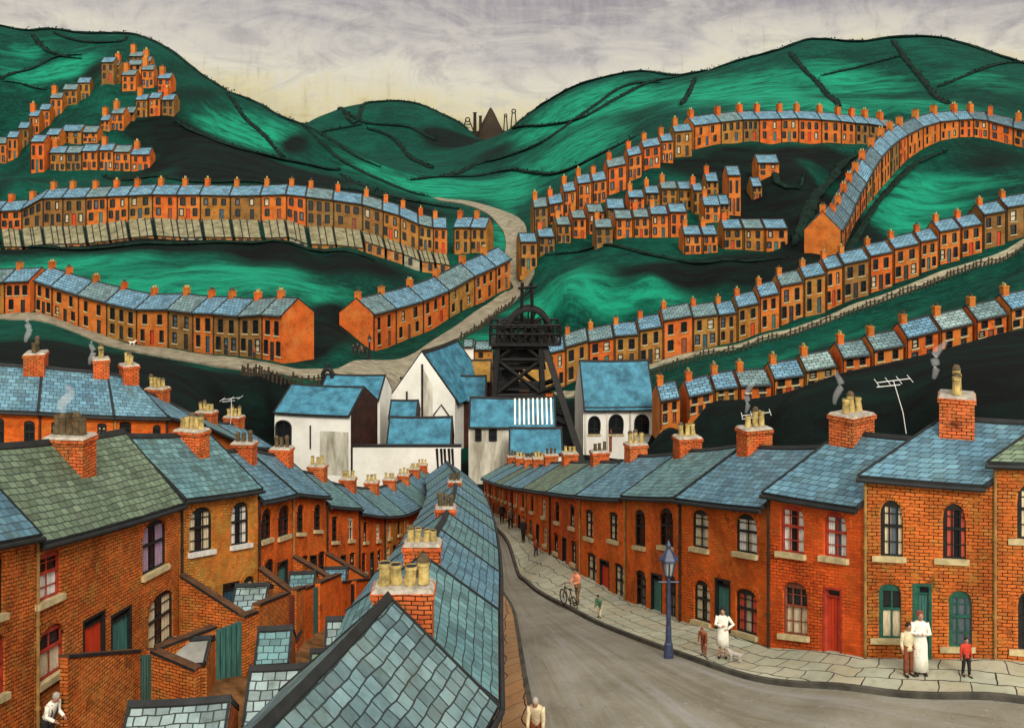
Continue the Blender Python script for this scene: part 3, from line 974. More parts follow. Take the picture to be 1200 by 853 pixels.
# hillsides
for u, v, D in ((0, 60, 410), (0, 110, 360), (60, 100, 370), (-100, 120, 340), (-100, 200, 270), (40, 75, 400), (110, 120, 345), (60, 150, 330), (20, 215, 250), (100, 215, 255), (180, 212, 258), (250, 215, 262), (300, 215, 265), (200, 160, 320), (230, 180, 295), (220, 120, 345), (260, 150, 345),
                (300, 180, 320), (290, 140, 375), (330, 190, 330), (340, 215, 280), (400, 215, 300), (420, 225, 272), (470, 240, 262), (520, 255, 260), (550, 258, 255),
                (380, 190, 370), (430, 210, 350), (480, 232, 330), (460, 205, 390), (520, 215, 380), (560, 222, 370), (600, 225, 350), (620, 240, 300), (610, 255, 270), (650, 215, 330), (700, 190, 320), (620, 200, 400), (680, 160, 400), (740, 140, 390), (800, 130, 360), (560, 205, 430),
                (540, 195, 470), (600, 180, 470), (640, 145, 510), (700, 125, 480), (760, 110, 480), (850, 110, 420), (900, 110, 390), (950, 110, 390), (1000, 110, 390), (1050, 115, 370), (1100, 115, 360), (1150, 115, 350), (1200, 130, 330), (870, 135, 320), (960, 128, 310), (1050, 130, 310), (1130, 130, 305), (1200, 150, 290),
                (900, 85, 450), (1000, 75, 450), (1100, 75, 430), (1200, 95, 400), (1330, 120, 340), (1330, 170, 270)):
    cp(u, v, D)
# crests, and the fall of the land behind them
CREST_L = [(-120, 25, 440), (-40, 28, 440), (0, 31, 440), (60, 35, 440), (120, 40, 435), (160, 42, 432), (200, 60, 425), (250, 98, 418), (268, 107, 415), (300, 120, 412), (330, 137, 408), (357, 147, 405)]
CREST_N = [(390, 165, 398), (420, 185, 392), (450, 195, 398)]
CREST_M = [(340, 158, 700), (360, 144, 720), (400, 127, 740), (430, 121, 750), (470, 119, 750), (500, 126, 745), (525, 138, 735), (550, 152, 720)]
CREST_R = [(575, 162, 640), (600, 150, 610), (625, 130, 590), (650, 114, 575), (675, 101, 565), (700, 93, 560), (730, 86, 555), (760, 84, 550), (800, 88, 540), (830, 82, 535), (860, 73, 530), (890, 65, 525), (920, 56, 520), (945, 47, 515), (975, 47, 510), (1000, 49, 505),
           (1040, 45, 500), (1080, 43, 495), (1110, 46, 490), (1150, 58, 480), (1175, 67, 475), (1200, 75, 470), (1330, 90, 450)]
for c, back in ((CREST_L, 1.25), (CREST_M, 1.2), (CREST_R, 1.22)):
    for u, v, D in c:
        cp(u, v, D)
        cp(u, v + 2, D * 1.04)
        cp(u, v + 40, D * back)
for u, v, D in CREST_N:
    cp(u, v, D)
for u, v, D in ((380, 160, 640), (430, 150, 660), (480, 150, 655), (520, 165, 640), (400, 190, 560), (450, 185, 560), (500, 180, 600), (540, 170, 640), (575, 155, 800), (575, 158, 1000), (575, 160, 1500), (-400, 120, 900), (1600, 150, 900), (300, 170, 900), (900, 150, 900)):
    cp(u, v, D)
KD = 420.0
_cp = np.array([(u, KD * math.log(D), v) for u, v, D in CP])
_, _ui = np.unique(np.round(_cp[:, :2] / 2), axis=0, return_index=True)
_cp = _cp[np.sort(_ui)]
_c2 = 14.0 ** 2


def _phi(a, b):
    return np.sqrt(((a[:, None, :] - b[None, :, :]) ** 2).sum(-1) + _c2)


_A = _phi(_cp[:, :2], _cp[:, :2])
_n = len(_cp)
_S = np.zeros((_n + 1, _n + 1))
_S[:_n, :_n] = _A - np.eye(_n) * 1.5
_S[:_n, _n] = 1
_S[_n, :_n] = 1
_wt = np.linalg.solve(_S, np.append(_cp[:, 2], 0))


def land_v(us, Ds):
    q = np.stack([us, KD * np.log(Ds)], -1)
    out = np.empty(len(q))
    for i in range(0, len(q), 4000):
        out[i:i + 4000] = _phi(q[i:i + 4000], _cp[:, :2]) @ _wt[:_n] + _wt[_n]
    return out


U0, U1, NU = -560.0, 1760.0, 400
D0, D1, ND = 6.0, 1700.0, 330
GU = np.linspace(U0, U1, NU)
GD = np.exp(np.linspace(math.log(D0), math.log(D1), ND))
_uu, _dd = np.meshgrid(GU, GD, indexing='ij')
GV = land_v(_uu.ravel(), _dd.ravel()).reshape(NU, ND)
GZ = -(GV - VH) / F * _dd


def H(x, y):
    """height of the land at a place"""
    y = max(D0 + .01, min(D1 - 1, y))
    fu = ((600 + x / y * F) - U0) / (U1 - U0) * (NU - 1)
    fu = max(0, min(NU - 1.001, fu))
    fd = math.log(y / D0) / math.log(D1 / D0) * (ND - 1)
    i, j = int(fu), int(fd)
    a, b = fu - i, (y - GD[j]) / (GD[j + 1] - GD[j])
    return float((GZ[i, j] * (1 - a) + GZ[i + 1, j] * a) * (1 - b) + (GZ[i, j + 1] * (1 - a) + GZ[i + 1, j + 1] * a) * b)


def hit(u, v, Dmin=24.0):
    """where the sight line at bearing u, dip v meets the land"""
    fu = (u - U0) / (U1 - U0) * (NU - 1)
    i = int(max(0, min(NU - 2, fu)))
    a = fu - i
    vv = GV[i] * (1 - a) + GV[i + 1] * a
    j0 = int(np.searchsorted(GD, Dmin))
    for j in range(j0, ND):
        if vv[j] <= v:
            if j == j0:
                D = GD[j]
            else:
                k = (vv[j - 1] - v) / (vv[j - 1] - vv[j] + 1e-9)
                D = GD[j - 1] + (GD[j] - GD[j - 1]) * k
            x = (u - 600) / F * D
            return Vector((x, D, H(x, D)))
    j = int(np.argmin(vv[j0:])) + j0
    D = GD[j]
    x = (u - 600) / F * D
    return Vector((x, D, H(x, D)))


def ground(p, up=0.0):
    return Vector((p.x, p.y, H(p.x, p.y) + up))


# dark ground and hillside shading, and lit patches, painted into the grass colour: (u, v, half-width, half-height, amount, least distance)
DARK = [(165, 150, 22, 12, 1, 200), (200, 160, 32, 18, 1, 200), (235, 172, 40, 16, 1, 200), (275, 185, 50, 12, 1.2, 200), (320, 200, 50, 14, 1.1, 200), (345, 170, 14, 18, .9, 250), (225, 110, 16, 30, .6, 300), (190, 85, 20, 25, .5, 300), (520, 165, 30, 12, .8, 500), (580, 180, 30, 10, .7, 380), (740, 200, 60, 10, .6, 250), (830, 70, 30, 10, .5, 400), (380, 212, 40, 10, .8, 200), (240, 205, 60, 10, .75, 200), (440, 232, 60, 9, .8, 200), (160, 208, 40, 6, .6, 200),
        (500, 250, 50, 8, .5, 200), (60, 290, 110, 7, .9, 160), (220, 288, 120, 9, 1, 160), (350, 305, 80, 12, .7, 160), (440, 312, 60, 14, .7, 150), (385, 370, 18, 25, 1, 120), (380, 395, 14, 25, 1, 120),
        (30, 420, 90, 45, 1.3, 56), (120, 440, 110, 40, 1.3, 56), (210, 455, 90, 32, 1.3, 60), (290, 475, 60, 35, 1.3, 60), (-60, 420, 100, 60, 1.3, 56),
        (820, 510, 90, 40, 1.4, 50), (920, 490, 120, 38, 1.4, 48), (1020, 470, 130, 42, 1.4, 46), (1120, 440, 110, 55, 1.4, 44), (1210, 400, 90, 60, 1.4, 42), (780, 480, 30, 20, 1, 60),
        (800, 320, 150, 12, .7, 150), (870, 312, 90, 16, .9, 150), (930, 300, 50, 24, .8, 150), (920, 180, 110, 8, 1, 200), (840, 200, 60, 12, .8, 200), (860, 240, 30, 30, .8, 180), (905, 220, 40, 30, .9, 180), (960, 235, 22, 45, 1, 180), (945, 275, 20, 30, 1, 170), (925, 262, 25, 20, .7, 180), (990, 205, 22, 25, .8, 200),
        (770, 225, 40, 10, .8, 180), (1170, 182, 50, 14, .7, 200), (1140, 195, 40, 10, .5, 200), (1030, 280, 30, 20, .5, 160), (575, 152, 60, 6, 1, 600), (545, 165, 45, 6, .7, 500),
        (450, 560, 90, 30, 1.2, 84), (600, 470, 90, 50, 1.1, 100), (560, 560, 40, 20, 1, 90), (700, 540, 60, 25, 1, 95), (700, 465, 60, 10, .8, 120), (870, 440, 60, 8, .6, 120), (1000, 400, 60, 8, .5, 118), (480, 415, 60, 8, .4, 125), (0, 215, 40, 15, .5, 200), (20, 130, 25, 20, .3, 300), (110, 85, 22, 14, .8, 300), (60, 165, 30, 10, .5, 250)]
LITE = [(60, 85, 50, 12, 1, 300), (30, 60, 30, 10, .6, 300), (260, 145, 20, 25, .9, 300), (300, 165, 30, 14, .9, 300), (250, 190, 30, 5, .9, 250), (320, 150, 25, 15, .6, 300), (480, 215, 60, 9, 1, 300), (560, 222, 60, 10, 1, 300), (600, 232, 30, 10, .8, 260),
        (650, 140, 50, 18, .9, 350), (720, 120, 60, 18, .9, 350), (860, 110, 70, 18, 1, 300), (990, 95, 50, 18, .9, 300), (950, 120, 50, 10, .9, 280), (1070, 120, 50, 12, .8, 280), (690, 170, 40, 20, .9, 300), (640, 190, 50, 12, .7, 320), (1150, 95, 40, 12, .6, 300),
        (100, 310, 90, 12, 1, 170), (220, 325, 110, 16, 1, 150), (300, 330, 70, 16, .9, 150), (150, 330, 70, 10, .7, 160), (380, 345, 30, 12, .6, 150), (590, 265, 14, 20, .9, 200), (640, 350, 50, 18, .9, 150), (720, 345, 50, 14, .8, 150), (690, 320, 40, 14, .8, 170), (780, 345, 40, 8, .6, 150),
        (1080, 230, 50, 22, .9, 190), (1060, 270, 40, 22, .8, 180), (1120, 215, 50, 12, .8, 200), (940, 300, 20, 10, .6, 160), (930, 230, 12, 18, .7, 200), (570, 400, 40, 10, .6, 130), (345, 455, 30, 8, .9, 100), (900, 425, 60, 8, .35, 125), (1020, 385, 60, 10, .3, 125)]


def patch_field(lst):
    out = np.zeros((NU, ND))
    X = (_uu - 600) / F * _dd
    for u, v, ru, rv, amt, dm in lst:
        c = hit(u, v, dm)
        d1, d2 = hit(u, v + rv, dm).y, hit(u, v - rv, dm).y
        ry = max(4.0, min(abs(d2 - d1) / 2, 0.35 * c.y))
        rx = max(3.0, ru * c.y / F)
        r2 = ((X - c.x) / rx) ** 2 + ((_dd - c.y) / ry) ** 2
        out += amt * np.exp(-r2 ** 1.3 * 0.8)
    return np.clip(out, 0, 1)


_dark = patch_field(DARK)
_lite = patch_field(LITE)


def build_land():
    me = bpy.data.meshes.new('hills')
    X = (_uu - 600) / F * _dd
    vs = np.stack([X, _dd, GZ], -1).reshape(-1, 3)
    idx = np.arange(NU * ND).reshape(NU, ND)
    fs = np.stack([idx[:-1, :-1], idx[1:, :-1], idx[1:, 1:], idx[:-1, 1:]], -1).reshape(-1, 4)
    me.vertices.add(len(vs)); me.vertices.foreach_set('co', vs.ravel())
    me.loops.add(fs.size); me.loops.foreach_set('vertex_index', fs.ravel().astype(np.int32))
    me.polygons.add(len(fs)); me.polygons.foreach_set('loop_start', np.arange(0, fs.size, 4, dtype=np.int32)); me.polygons.foreach_set('loop_total', np.full(len(fs), 4, dtype=np.int32))
    me.polygons.foreach_set('use_smooth', [True] * len(fs))
    me.update(); me.validate()
    for nm, arr in (('dark_shade', _dark), ('lit_patch', _lite)):
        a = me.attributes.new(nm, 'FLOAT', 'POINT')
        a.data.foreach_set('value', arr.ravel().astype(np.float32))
    m, nt, b = new_mat('hill_grass')
    L = nt.links
    w = obj_coord(nt)
    w2 = obj_coord(nt, (1, .45, 1))
    n1 = noise(nt, w2, 0.035, 6, .7)
    def dnoise(vec, sc, det, ro, di):
        o = noise(nt, vec, sc, det, ro)
        o.node.inputs['Distortion'].default_value = di
        return o
    n2 = dnoise(obj_coord(nt, (.35, 1, 1.6)), 0.20, 6, .72, .35)
    n3 = dnoise(obj_coord(nt, (.5, 1, 1.5)), 1.1, 6, .78, .3)
    n5 = dnoise(obj_coord(nt, (.6, 1, 1.2)), 0.06, 7, .7, .4)
    dk = nt.nodes.new('ShaderNodeAttribute'); dk.attribute_name = 'dark_shade'  # mask of the painted hillside shading and dark ground
    lt = nt.nodes.new('ShaderNodeAttribute'); lt.attribute_name = 'lit_patch'  # mask of the painted lit patches
    grass = mix(nt, ramp(nt, n1, [(.35, g(0)), (.68, g(1))]), (0.001, 0.024, 0.017, 1), (0.002, 0.075, 0.050, 1))
    add = nt.nodes.new('ShaderNodeMath'); add.operation = 'MULTIPLY_ADD'
    L.new(n5, add.inputs[0]); add.inputs[1].default_value = 1.9; add.inputs[2].default_value = -.95
    sm = nt.nodes.new('ShaderNodeMath'); sm.operation = 'ADD'
    L.new(lt.outputs['Fac'], sm.inputs[0]); L.new(add.outputs[0], sm.inputs[1])
    grass = mix(nt, ramp(nt, sm.outputs[0], [(.15, g(0)), (.9, g(1))]), grass, (0.009, 0.27, 0.155, 1))
    grass = mix(nt, ramp(nt, n2, [(.44, g(0)), (.66, g(.85))]), grass, (0.001, 0.015, 0.012, 1))
    grass = mix(nt, ramp(nt, n3, [(.50, g(0)), (.74, g(.6))]), grass, (0.012, 0.17, 0.10, 1))
    grass = mix(nt, ramp(nt, n3, [(.28, g(.6)), (.44, g(0))]), grass, (0.001, 0.024, 0.018, 1))
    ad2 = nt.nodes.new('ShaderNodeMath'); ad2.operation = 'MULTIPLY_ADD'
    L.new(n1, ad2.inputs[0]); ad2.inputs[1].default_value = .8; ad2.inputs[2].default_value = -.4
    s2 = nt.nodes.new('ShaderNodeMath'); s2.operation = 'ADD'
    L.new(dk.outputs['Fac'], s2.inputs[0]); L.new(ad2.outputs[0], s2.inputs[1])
    shade_col = mix(nt, ramp(nt, n2, [(.4, g(0)), (.8, g(1))]), (0.0035, 0.0045, 0.0045, 1), (0.004, 0.022, 0.016, 1))  # near-black tone of the painted shading and dark ground
    col = mix(nt, ramp(nt, s2.outputs[0], [(.22, g(0)), (.75, g(1))]), grass, shade_col)
    L.new(col, b.inputs['Base Color'])
    bump(nt, b, n3, 0.8, .6)
    b.inputs['Roughness'].default_value = 0.95
    b.inputs['Specular IOR Level'].default_value = 0.08
    me.materials.append(m)
    o = bpy.data.objects.new('hills', me)
    COL.objects.link(o)
    setting(o)


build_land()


def ribbon(name, pts, wid, mat, up, sub=6, cross=4):
    """a road laid on the land through points"""
    mb = MB()
    line = []
    for i in range(len(pts) - 1):
        p0, p1, p2, p3 = pts[max(i - 1, 0)], pts[i], pts[i + 1], pts[min(i + 2, len(pts) - 1)]
        w1, w2 = (wid[i], wid[i + 1]) if isinstance(wid, list) else (wid, wid)
        for k in range(sub):
            t = k / sub
            q = 0.5 * ((2 * p1) + (p2 - p0) * t + (2 * p0 - 5 * p1 + 4 * p2 - p3) * t * t + (3 * p1 - p0 - 3 * p2 + p3) * t ** 3)
            line.append((q, w1 + (w2 - w1) * t))
    line.append((pts[-1], wid[-1] if isinstance(wid, list) else wid))
    rows = []
    for i, (q, w) in enumerate(line):
        d = line[min(i + 1, len(line) - 1)][0] - line[max(i - 1, 0)][0]
        nrm = Vector((d.y, -d.x, 0)).normalized()
        rows.append([ground(q + nrm * w * (k / cross - .5), up) for k in range(cross + 1)])
    s = 0
    for i in range(len(rows) - 1):
        l = (rows[i + 1][0] - rows[i][0]).length
        for k in range(cross):
            mb.face([rows[i][k], rows[i][k + 1], rows[i + 1][k + 1], rows[i + 1][k]][::-1], mat)
        # edges down into the ground
        for k in (0, cross):
            a, b2 = rows[i][k], rows[i + 1][k]
            dn = Vector((0, 0, -.5))
            q = [a, b2, b2 + dn, a + dn]
            mb.face(q if k == 0 else q[::-1], mat)
        s += l
    o = mb.build(name, None, Vector((0, 0, 0)), smooth=False)
    return o, line
# ---------------------------------------------------------------- rows of houses
def row_frames(nodes, eaves=None, depth=5.0, dirs=None, step=0.0):
    pts = [P(u, vb, D) for u, vb, ve, D in nodes]
    eh = [(vb - ve) * D / F for u, vb, ve, D in nodes]
    n = len(pts)
    dd = []
    for i in range(n):
        a, b = pts[max(i - 1, 0)], pts[min(i + 1, n - 1)]
        d = Vector((b.x - a.x, b.y - a.y, 0)).normalized()
        q = Vector((-d.y, d.x, 0))
        if dirs and dirs.get(i):
            q = Vector((*dirs[i], 0)).normalized()
        dd.append(q)
    out = []
    for i in range(n - 1):
        A, B = pts[i].copy(), pts[i + 1].copy()
        eA, eB = eh[i], eh[i + 1]
        if eaves and i in eaves:
            va, vb2 = eaves[i]
            eA = -(va - VH) / F * A.y - A.z
            eB = -(vb2 - VH) / F * B.y - B.z
        if step:
            zA, zB = A.z + eA, B.z + eB
            bz = min(A.z, B.z)
            mz = (zA + zB) / 2
            zA, zB = zA + (mz - zA) * step, zB + (mz - zB) * step
            z2 = (A.z + B.z) / 2
            A.z += (z2 - A.z) * step; B.z += (z2 - B.z) * step
            eA, eB = zA - A.z, zB - B.z
        out.append((A, B, dd[i], dd[i + 1], eA, eB))
    return out


def cottage_frame(u0, u1, vb, ve, D, yaw=0.0, slope=0.0):
    A, B = P(u0, vb, D), P(u1, vb, D)
    c = (A + B) / 2
    h = (B - A).length / 2
    d = Vector((math.cos(yaw), math.sin(yaw), 0))
    A, B = c - d * h, c + d * h
    A.z, B.z = c.z - slope * h, c.z + slope * h
    q = Vector((-d.y, d.x, 0))
    e = (vb - ve) * D / F
    return A, B, q, q.copy(), e, e


PANES = ['glass_dark'] * 6 + ['glass_lit', 'glass_blue', 'glass_dark']
DOORM = ['door_dark', 'door_dark', 'door_blue', 'door_teal', 'door_red', 'door_brown', 'door_dark']
FARB = ['far_orange', 'far_orange', 'far_red', 'far_ochre', 'far_ochre', 'far_brown', 'far_orange']


def far_house(fr6, label, group, depth, rise, lod, tones=None, slates=None, big=0.0, name='terraced_house', chim=True, three=0.3, pots=True, share=False, brick=None, chim_top=1.3):
    A, B, uA, uB, eA, eB = fr6
    j = lambda: R.uniform(-.025, .025)
    W = (Vector((B.x - A.x, B.y - A.y))).length
    lay = R.random()
    h0, h1 = .56 + j(), .86 + j() * .6
    g0, g1 = .13 + j(), .43 + j() * .6
    w = min(.2, 1.05 / W)
    if lay < three and W > 5:
        ups = [(x - w / 2 + j() * .4, x + w / 2 + j() * .4, h0, h1) for x in (.2, .5, .8)]
    else:
        ups = [(x - w / 2 + j(), x + w / 2 + j(), h0, h1) for x in (.27, .73)]
    if R.random() < .5:
        dn = [(.27 - w / 2, .27 + w / 2, g0, g1)]
        do = [(.73 - w * .45, .73 + w * .45, .015, .42)]
    else:
        dn = [(.2 - w / 2, .2 + w / 2, g0, g1), (.8 - w / 2, .8 + w / 2, g0, g1)]
        do = [(.5 - w * .45, .5 + w * .45, .015, .42)]
    bm = brick or R.choice(tones or FARB)
    sl = R.choice(slates or ['far_slate', 'far_slate', 'far_slate_grey'])
    fr, root = house(A, B, uA, uB, depth, eA, eB, rise, label, 'house', group, lod, bm, sl, ups=ups, downs=dn, doors=do, name=name, share=share)
    k = 1.0 if lod == 1 else 1.7
    for o in ups + dn:
        window_far(fr, root, o, R.choice(PANES), k=k, sill=lod == 1)
    for o in do:
        door(fr, root, o, R.choice(DOORM))
    if chim:
        s = max(.85, .0055 * (A.y + B.y) / 2)
        chimney(fr, root, min(.2, .75 * s / W), depth / 2, s * .8, s, chim_top * s, 'far_orange' if R.random() < .6 else 'far_red', 3 if lod == 1 else 2, .13 * s, .42 * s, False, cap='pot_dark' if R.random() < .5 else 'far_ochre', potmat='pot_dark' if R.random() < .5 else 'pot_yellow', pot_objs=lod == 1)
    return fr, root


def gradient(lst, i):
    a, b = lst[max(i - 1, 0)], lst[min(i + 1, len(lst) - 1)]
    p, q = P((a[0] + a[1]) / 2, a[2], a[4]), P((b[0] + b[1]) / 2, b[2], b[4])
    return (q.z - p.z) / max(1, (q.xy - p.xy).length)


# --- left: terrace along the road under the meadow
for i, f in enumerate(row_frames(T1, depth=5.5)):
    far_house(f, '%s house from the bare gable end in the terrace below the left meadow' % ORD[9 - i], 'terrace below the left meadow', 5.5, 2.0, 1)
for i, f in enumerate(row_frames(T1L, depth=5.5)):
    far_house(f, ['brick house cut by the left edge beside the road below the meadow', 'end house with chimneyed gable, left of the curving meadow terrace'][i], 'pair of houses left of the meadow terrace', 5.5, 2.0, 1)
for i, f in enumerate(row_frames(T2, depth=6)):
    far_house(f, '%s house uphill from the bare gable in the short terrace by the junction' % ORD[i], 'short terrace climbing from the junction', 6, 2.3, 1)
# --- long terrace with yards
fr3 = row_frames(T3, depth=6)
for i, f in enumerate(fr3):
    far_house(f, '%s house from the left edge in the long terrace above the yard sheds' % ORD[i], 'long terrace above the yard sheds', 6, 2.2, 2, three=.5)
for i, f in enumerate(row_frames(T3B, depth=6)):
    far_house(f, '%s house of the short pair right of the long terrace and its gap' % ['left', 'right'][i], 'pair right of the long terrace', 6, 2.2, 2)
# --- right hill
for i, h in enumerate(AS):
    far_house(cottage_frame(*h, yaw=.12, slope=.45 * gradient(AS, i)), '%s stepped house uphill in the lower half of the top right hill terrace' % ORD[i], 'stepped houses climbing the right hill', 5, 1.9, 2)
for i, f in enumerate(row_frames(AU, depth=6)):
    far_house(f, '%s level house rightwards along the top terrace of the right hill' % ORD[i], 'level top terrace of the right hill', 6, 2.4, 2, three=.4)
frB = row_frames(BN, depth=6.0)
for i, f in enumerate(frB):
    far_house(f, '%s house uphill from the tall orange gable in the steep right terrace' % ORD[i], 'steep terrace behind the tall orange gable', 4.6 if i else 6.5, 3.4 if i == 0 else 2.4, 2, brick='far_orange' if i == 0 else None, slates=['far_slate_dark', 'far_slate_dark', 'far_slate'])
for i, h in enumerate(RM):
    far_house(cottage_frame(*h, yaw=.04, slope=.6 * gradient(RM, i)), '%s house from the headframe in the terrace along the fenced pale road' % ORD[i], 'terrace along the fenced pale road', 5, 1.5, 1)
for i, h in enumerate(S1):
    far_house(cottage_frame(*h, yaw=.05, slope=.6 * gradient(S1, i)), '%s house from the arched building in the low row over the black bank' % ORD[i], 'low row over the black bank', 4.6, 1.3, 1, slates=['far_slate', 'far_slate_pale', 'far_slate_grey', 'far_slate'], tones=['far_orange', 'far_orange', 'far_red', 'far_ochre'])
names = {'c1': '%s house from the road in the stepped row beginning beside the valley road', 'c2': '%s house rightwards in the front row overlooking the dark right meadow',
         'c3': '%s house rightwards in the lowest row of the crowded right hill', 'c4': '%s house rightwards in the back row of the crowded right hill'}
for k, lst in CC.items():
    for i, h in enumerate(lst):
        far_house(cottage_frame(*h, yaw=.15 if k == 'c1' else .03), names[k] % ORD[i], 'crowded rows on the right hill', 5, 1.6, 2, chim=R.random() < .5)
CX.append((711, 732, 254, 243.5, 169 * K, 'low green roofed house squeezed above the front right hill row'))
CX.append((843, 855, 254, 239, 169 * K, 'narrow house left of the tall thin one on the crowded right hill'))
for h in CX:
    far_house(cottage_frame(*h[:5]), h[5], 'lone houses on the right hill', 5, 2.0, 2, name='cottage', chim='chimney' in h[5])
names = {'a': '%s house uphill in the stepped row climbing the left hill from the edge', 'b': '%s house rightwards in the lowest row of the left hill cluster', 'c': '%s small house rightwards behind the lowest left hill row',
         'd': '%s house rightwards in the row above the black left hill patch'}
KNOT = ['leftmost house of the topmost knot on the left hill', 'narrow house squeezed second from left in the topmost left hill knot', 'front house at the middle of the topmost left hill knot', 'taller front house right of middle in the topmost left hill knot',
        'rightmost house of the topmost knot on the left hill', 'back house behind the middle front one in the topmost left knot', 'back right house behind the taller front one in the topmost left knot', 'highest back house of all in the topmost left hill knot']
for k, lst in LH.items():
    for i, h in enumerate(lst):
        far_house(cottage_frame(*h, yaw=.1 if k == 'a' else R.uniform(-.08, .08)), KNOT[i] if k == 'e' else names[k] % ORD[i], 'houses on the left hill', 5, 2.1, 2, chim=R.random() < .6)
# ---------------------------------------------------------------- the near terraces, house by house
def near_house(fr6, label, group, depth, rise, brick, slate, ups, downs, doors, ch=None, gable_mat=None, sills='sill_stone', edge='lead', fnd=2.5, arches=True, step=True):
    """ups/downs: (u0,u1,v0,v1,arch,frame,curtain,pane,bars) in survey angles; doors: (u0,u1,v0,v1,mat,frame)"""
    A, B, uA, uB, eA, eB = fr6
    fr0 = Fr(A, B, uA, uB, depth, eA, eB, rise)
    def conv(o):
        t0, t1, h0, h1 = fr0.rect(*o[:4])
        return (max(.015, t0), min(.985, t1), h0, min(h1, .97))
    W = [(conv(o) + (o[4],), o) for o in ups + downs]
    Dr = []
    for o in doors:
        c = conv(o)
        Dr.append(((c[0], c[1], 0.004, c[3]), o))
    fr, root = house(A, B, uA, uB, depth, eA, eB, rise, label, 'house', group, 0, brick, slate, edge, ups=[w[0] for w in W], doors=[d[0] for d in Dr], gable_mat=gable_mat, fnd=fnd)
    for op, o in W:
        window_near(fr, root, op, o[5], o[6], o[7] if len(o) > 7 else 'glass_dark', sills, brick if arches else None, o[8] if len(o) > 8 else (1, 1))
    for op, o in Dr:
        door(fr, root, op, o[4], True, 'glass_dark', o[5] if len(o) > 5 else 'frame_dark', step)
    if ch:
        chimney(fr, root, **ch)
    return fr, root


def gen_ops(fr6, depth, rise, n=2, arch=.25, pale=.3, door_mats=('door_dark', 'door_blue', 'door_red', 'door_teal')):
    """plain openings for the houses seen edge-on, in survey angles"""
    A, B, uA, uB, eA, eB = fr6
    def ang(t, h):
        p = A.lerp(B, t); e = eA + (eB - eA) * t
        return 600 + p.x / p.y * F, VH - (p.z + h * e) / p.y * F
    def rec(t0, t1, h0, h1):
        tm = (t0 + t1) / 2
        return (ang(t0, 0)[0], ang(t1, 0)[0], ang(tm, h1)[1], ang(tm, h0)[1])
    W = (Vector((B.x - A.x, B.y - A.y))).length
    w = min(.2, 1.0 / W)
    def fin():
        return (arch, R.choice(['frame_dark', 'frame_dark', 'frame_green', 'frame_cream']), R.choice([None, ('pair', 'curtain_cream'), ('pair', 'curtain_white'), None, ('half', 'curtain_cream')]), 'glass_dark')
    ups = [rec(x - w / 2, x + w / 2, .59, .87) + fin() for x in (.25, .75)]
    dn = [rec(x - w / 2, x + w / 2, .15, .43) + fin() for x in ((.2, .8) if W > 4.5 else (.22,))]
    x = .5 if W > 4.5 else .7
    dr = [rec(x - w * .48, x + w * .48, 0.01, .42) + (R.choice(door_mats), 'frame_dark')]
    return ups, dn, dr


# --- right of the street
DIR1 = {i: (.97, .25) for i in range(0, 14)}
fR = row_frames(R1, R1_EAVE, 5.6, DIR1)
CR = 'curtain_cream'; CW = 'curtain_white'
FD, FG, FRD, FB, FC = 'frame_dark', 'frame_green', 'frame_red', 'frame_blue', 'frame_cream'
R1_SPEC = {
    12: dict(label='dark brick house cut by the right edge of the picture beside the street', brick='brick_worn', slate='slate_green',
             ups=[(1190, 1222, 567, 632, .35, FD, ('pair', CR)), (1262, 1296, 570, 640, .35, FD, None)], downs=[(1191, 1222, 692, 762, .3, FD, None)], doors=[(1262, 1292, 690, 790, 'door_dark')]),
    11: dict(label='brick house with red bedroom curtains and green door, two pale dressed figures outside', brick='brick_worn', slate='slate_blue',
             ups=[(1030, 1058, 586, 652, .3, FD, ('pair', CR), 'glass_blue', (2, 1)), (1103, 1132, 590, 655, .3, FD, ('pair', 'curtain_red'), 'glass_dark', (2, 1))],
             downs=[(1028, 1056, 684, 748, .15, FG, ('half', CR), 'glass_dark', (1, 0)), (1110, 1139, 692, 758, .2, FG, None, 'glass_blue', (2, 1))], doors=[(1070, 1092, 684, 780, 'door_teal', FG)]),
    10: dict(label='orange brick house with the bright red front door, second complete house from right', brick='brick_red', slate='slate_blue',
             ups=[(914, 942, 591, 648, .3, FRD, ('pair', CW), 'glass_dark', (2, 1)), (965, 992, 599, 653, .35, FRD, ('pair', CW), 'glass_blue', (1, 1))],
             downs=[(917, 946, 682, 744, .2, 'door_brown', ('half', CR), 'glass_dark', (2, 1))], doors=[(965, 987, 688, 776, 'door_red', FRD)]),
    9: dict(label='orange house with dark doorway behind the woman in the white overall', brick='brick_orange', slate='slate_blue',
            ups=[(811, 830, 597, 642, .25, FD, ('pair', CR), 'glass_lit'), (862, 887, 602, 648, .35, FD, ('pair', CW), 'glass_lit')],
            downs=[(813, 832, 680, 728, .3, FD, ('pair', CR), 'glass_dark'), (862, 887, 690, 742, .2, FD, ('pair', 'curtain_red'), 'glass_lit', (2, 1))], doors=[(838, 856, 678, 765, 'door_teal')]),
    8: dict(label='orange house with black windows and teal door directly behind the blue street lamp', brick='brick_orange', slate='slate_teal',
            ups=[(744, 756, 597, 640, .2, FD, None), (773, 789, 595, 640, .3, FD, None)], downs=[(745, 757, 668, 712, .2, FD, None), (779, 792, 673, 725, .1, FD, None)], doors=[(763, 776, 672, 740, 'door_teal')]),
    7: dict(label='orange house with closed red door, next uphill from the black windowed house', brick='brick_orange', slate='slate_blue',
            ups=[(686, 695, 597, 630, .1, FD, ('pair', CR)), (714, 724, 600, 633, .1, FD, ('pair', CR))], downs=[(688, 699, 648, 690, .1, FD, ('pair', CR)), (720, 731, 660, 705, .1, FD, ('pair', CR))], doors=[(703, 714, 656, 712, 'door_red')]),
}
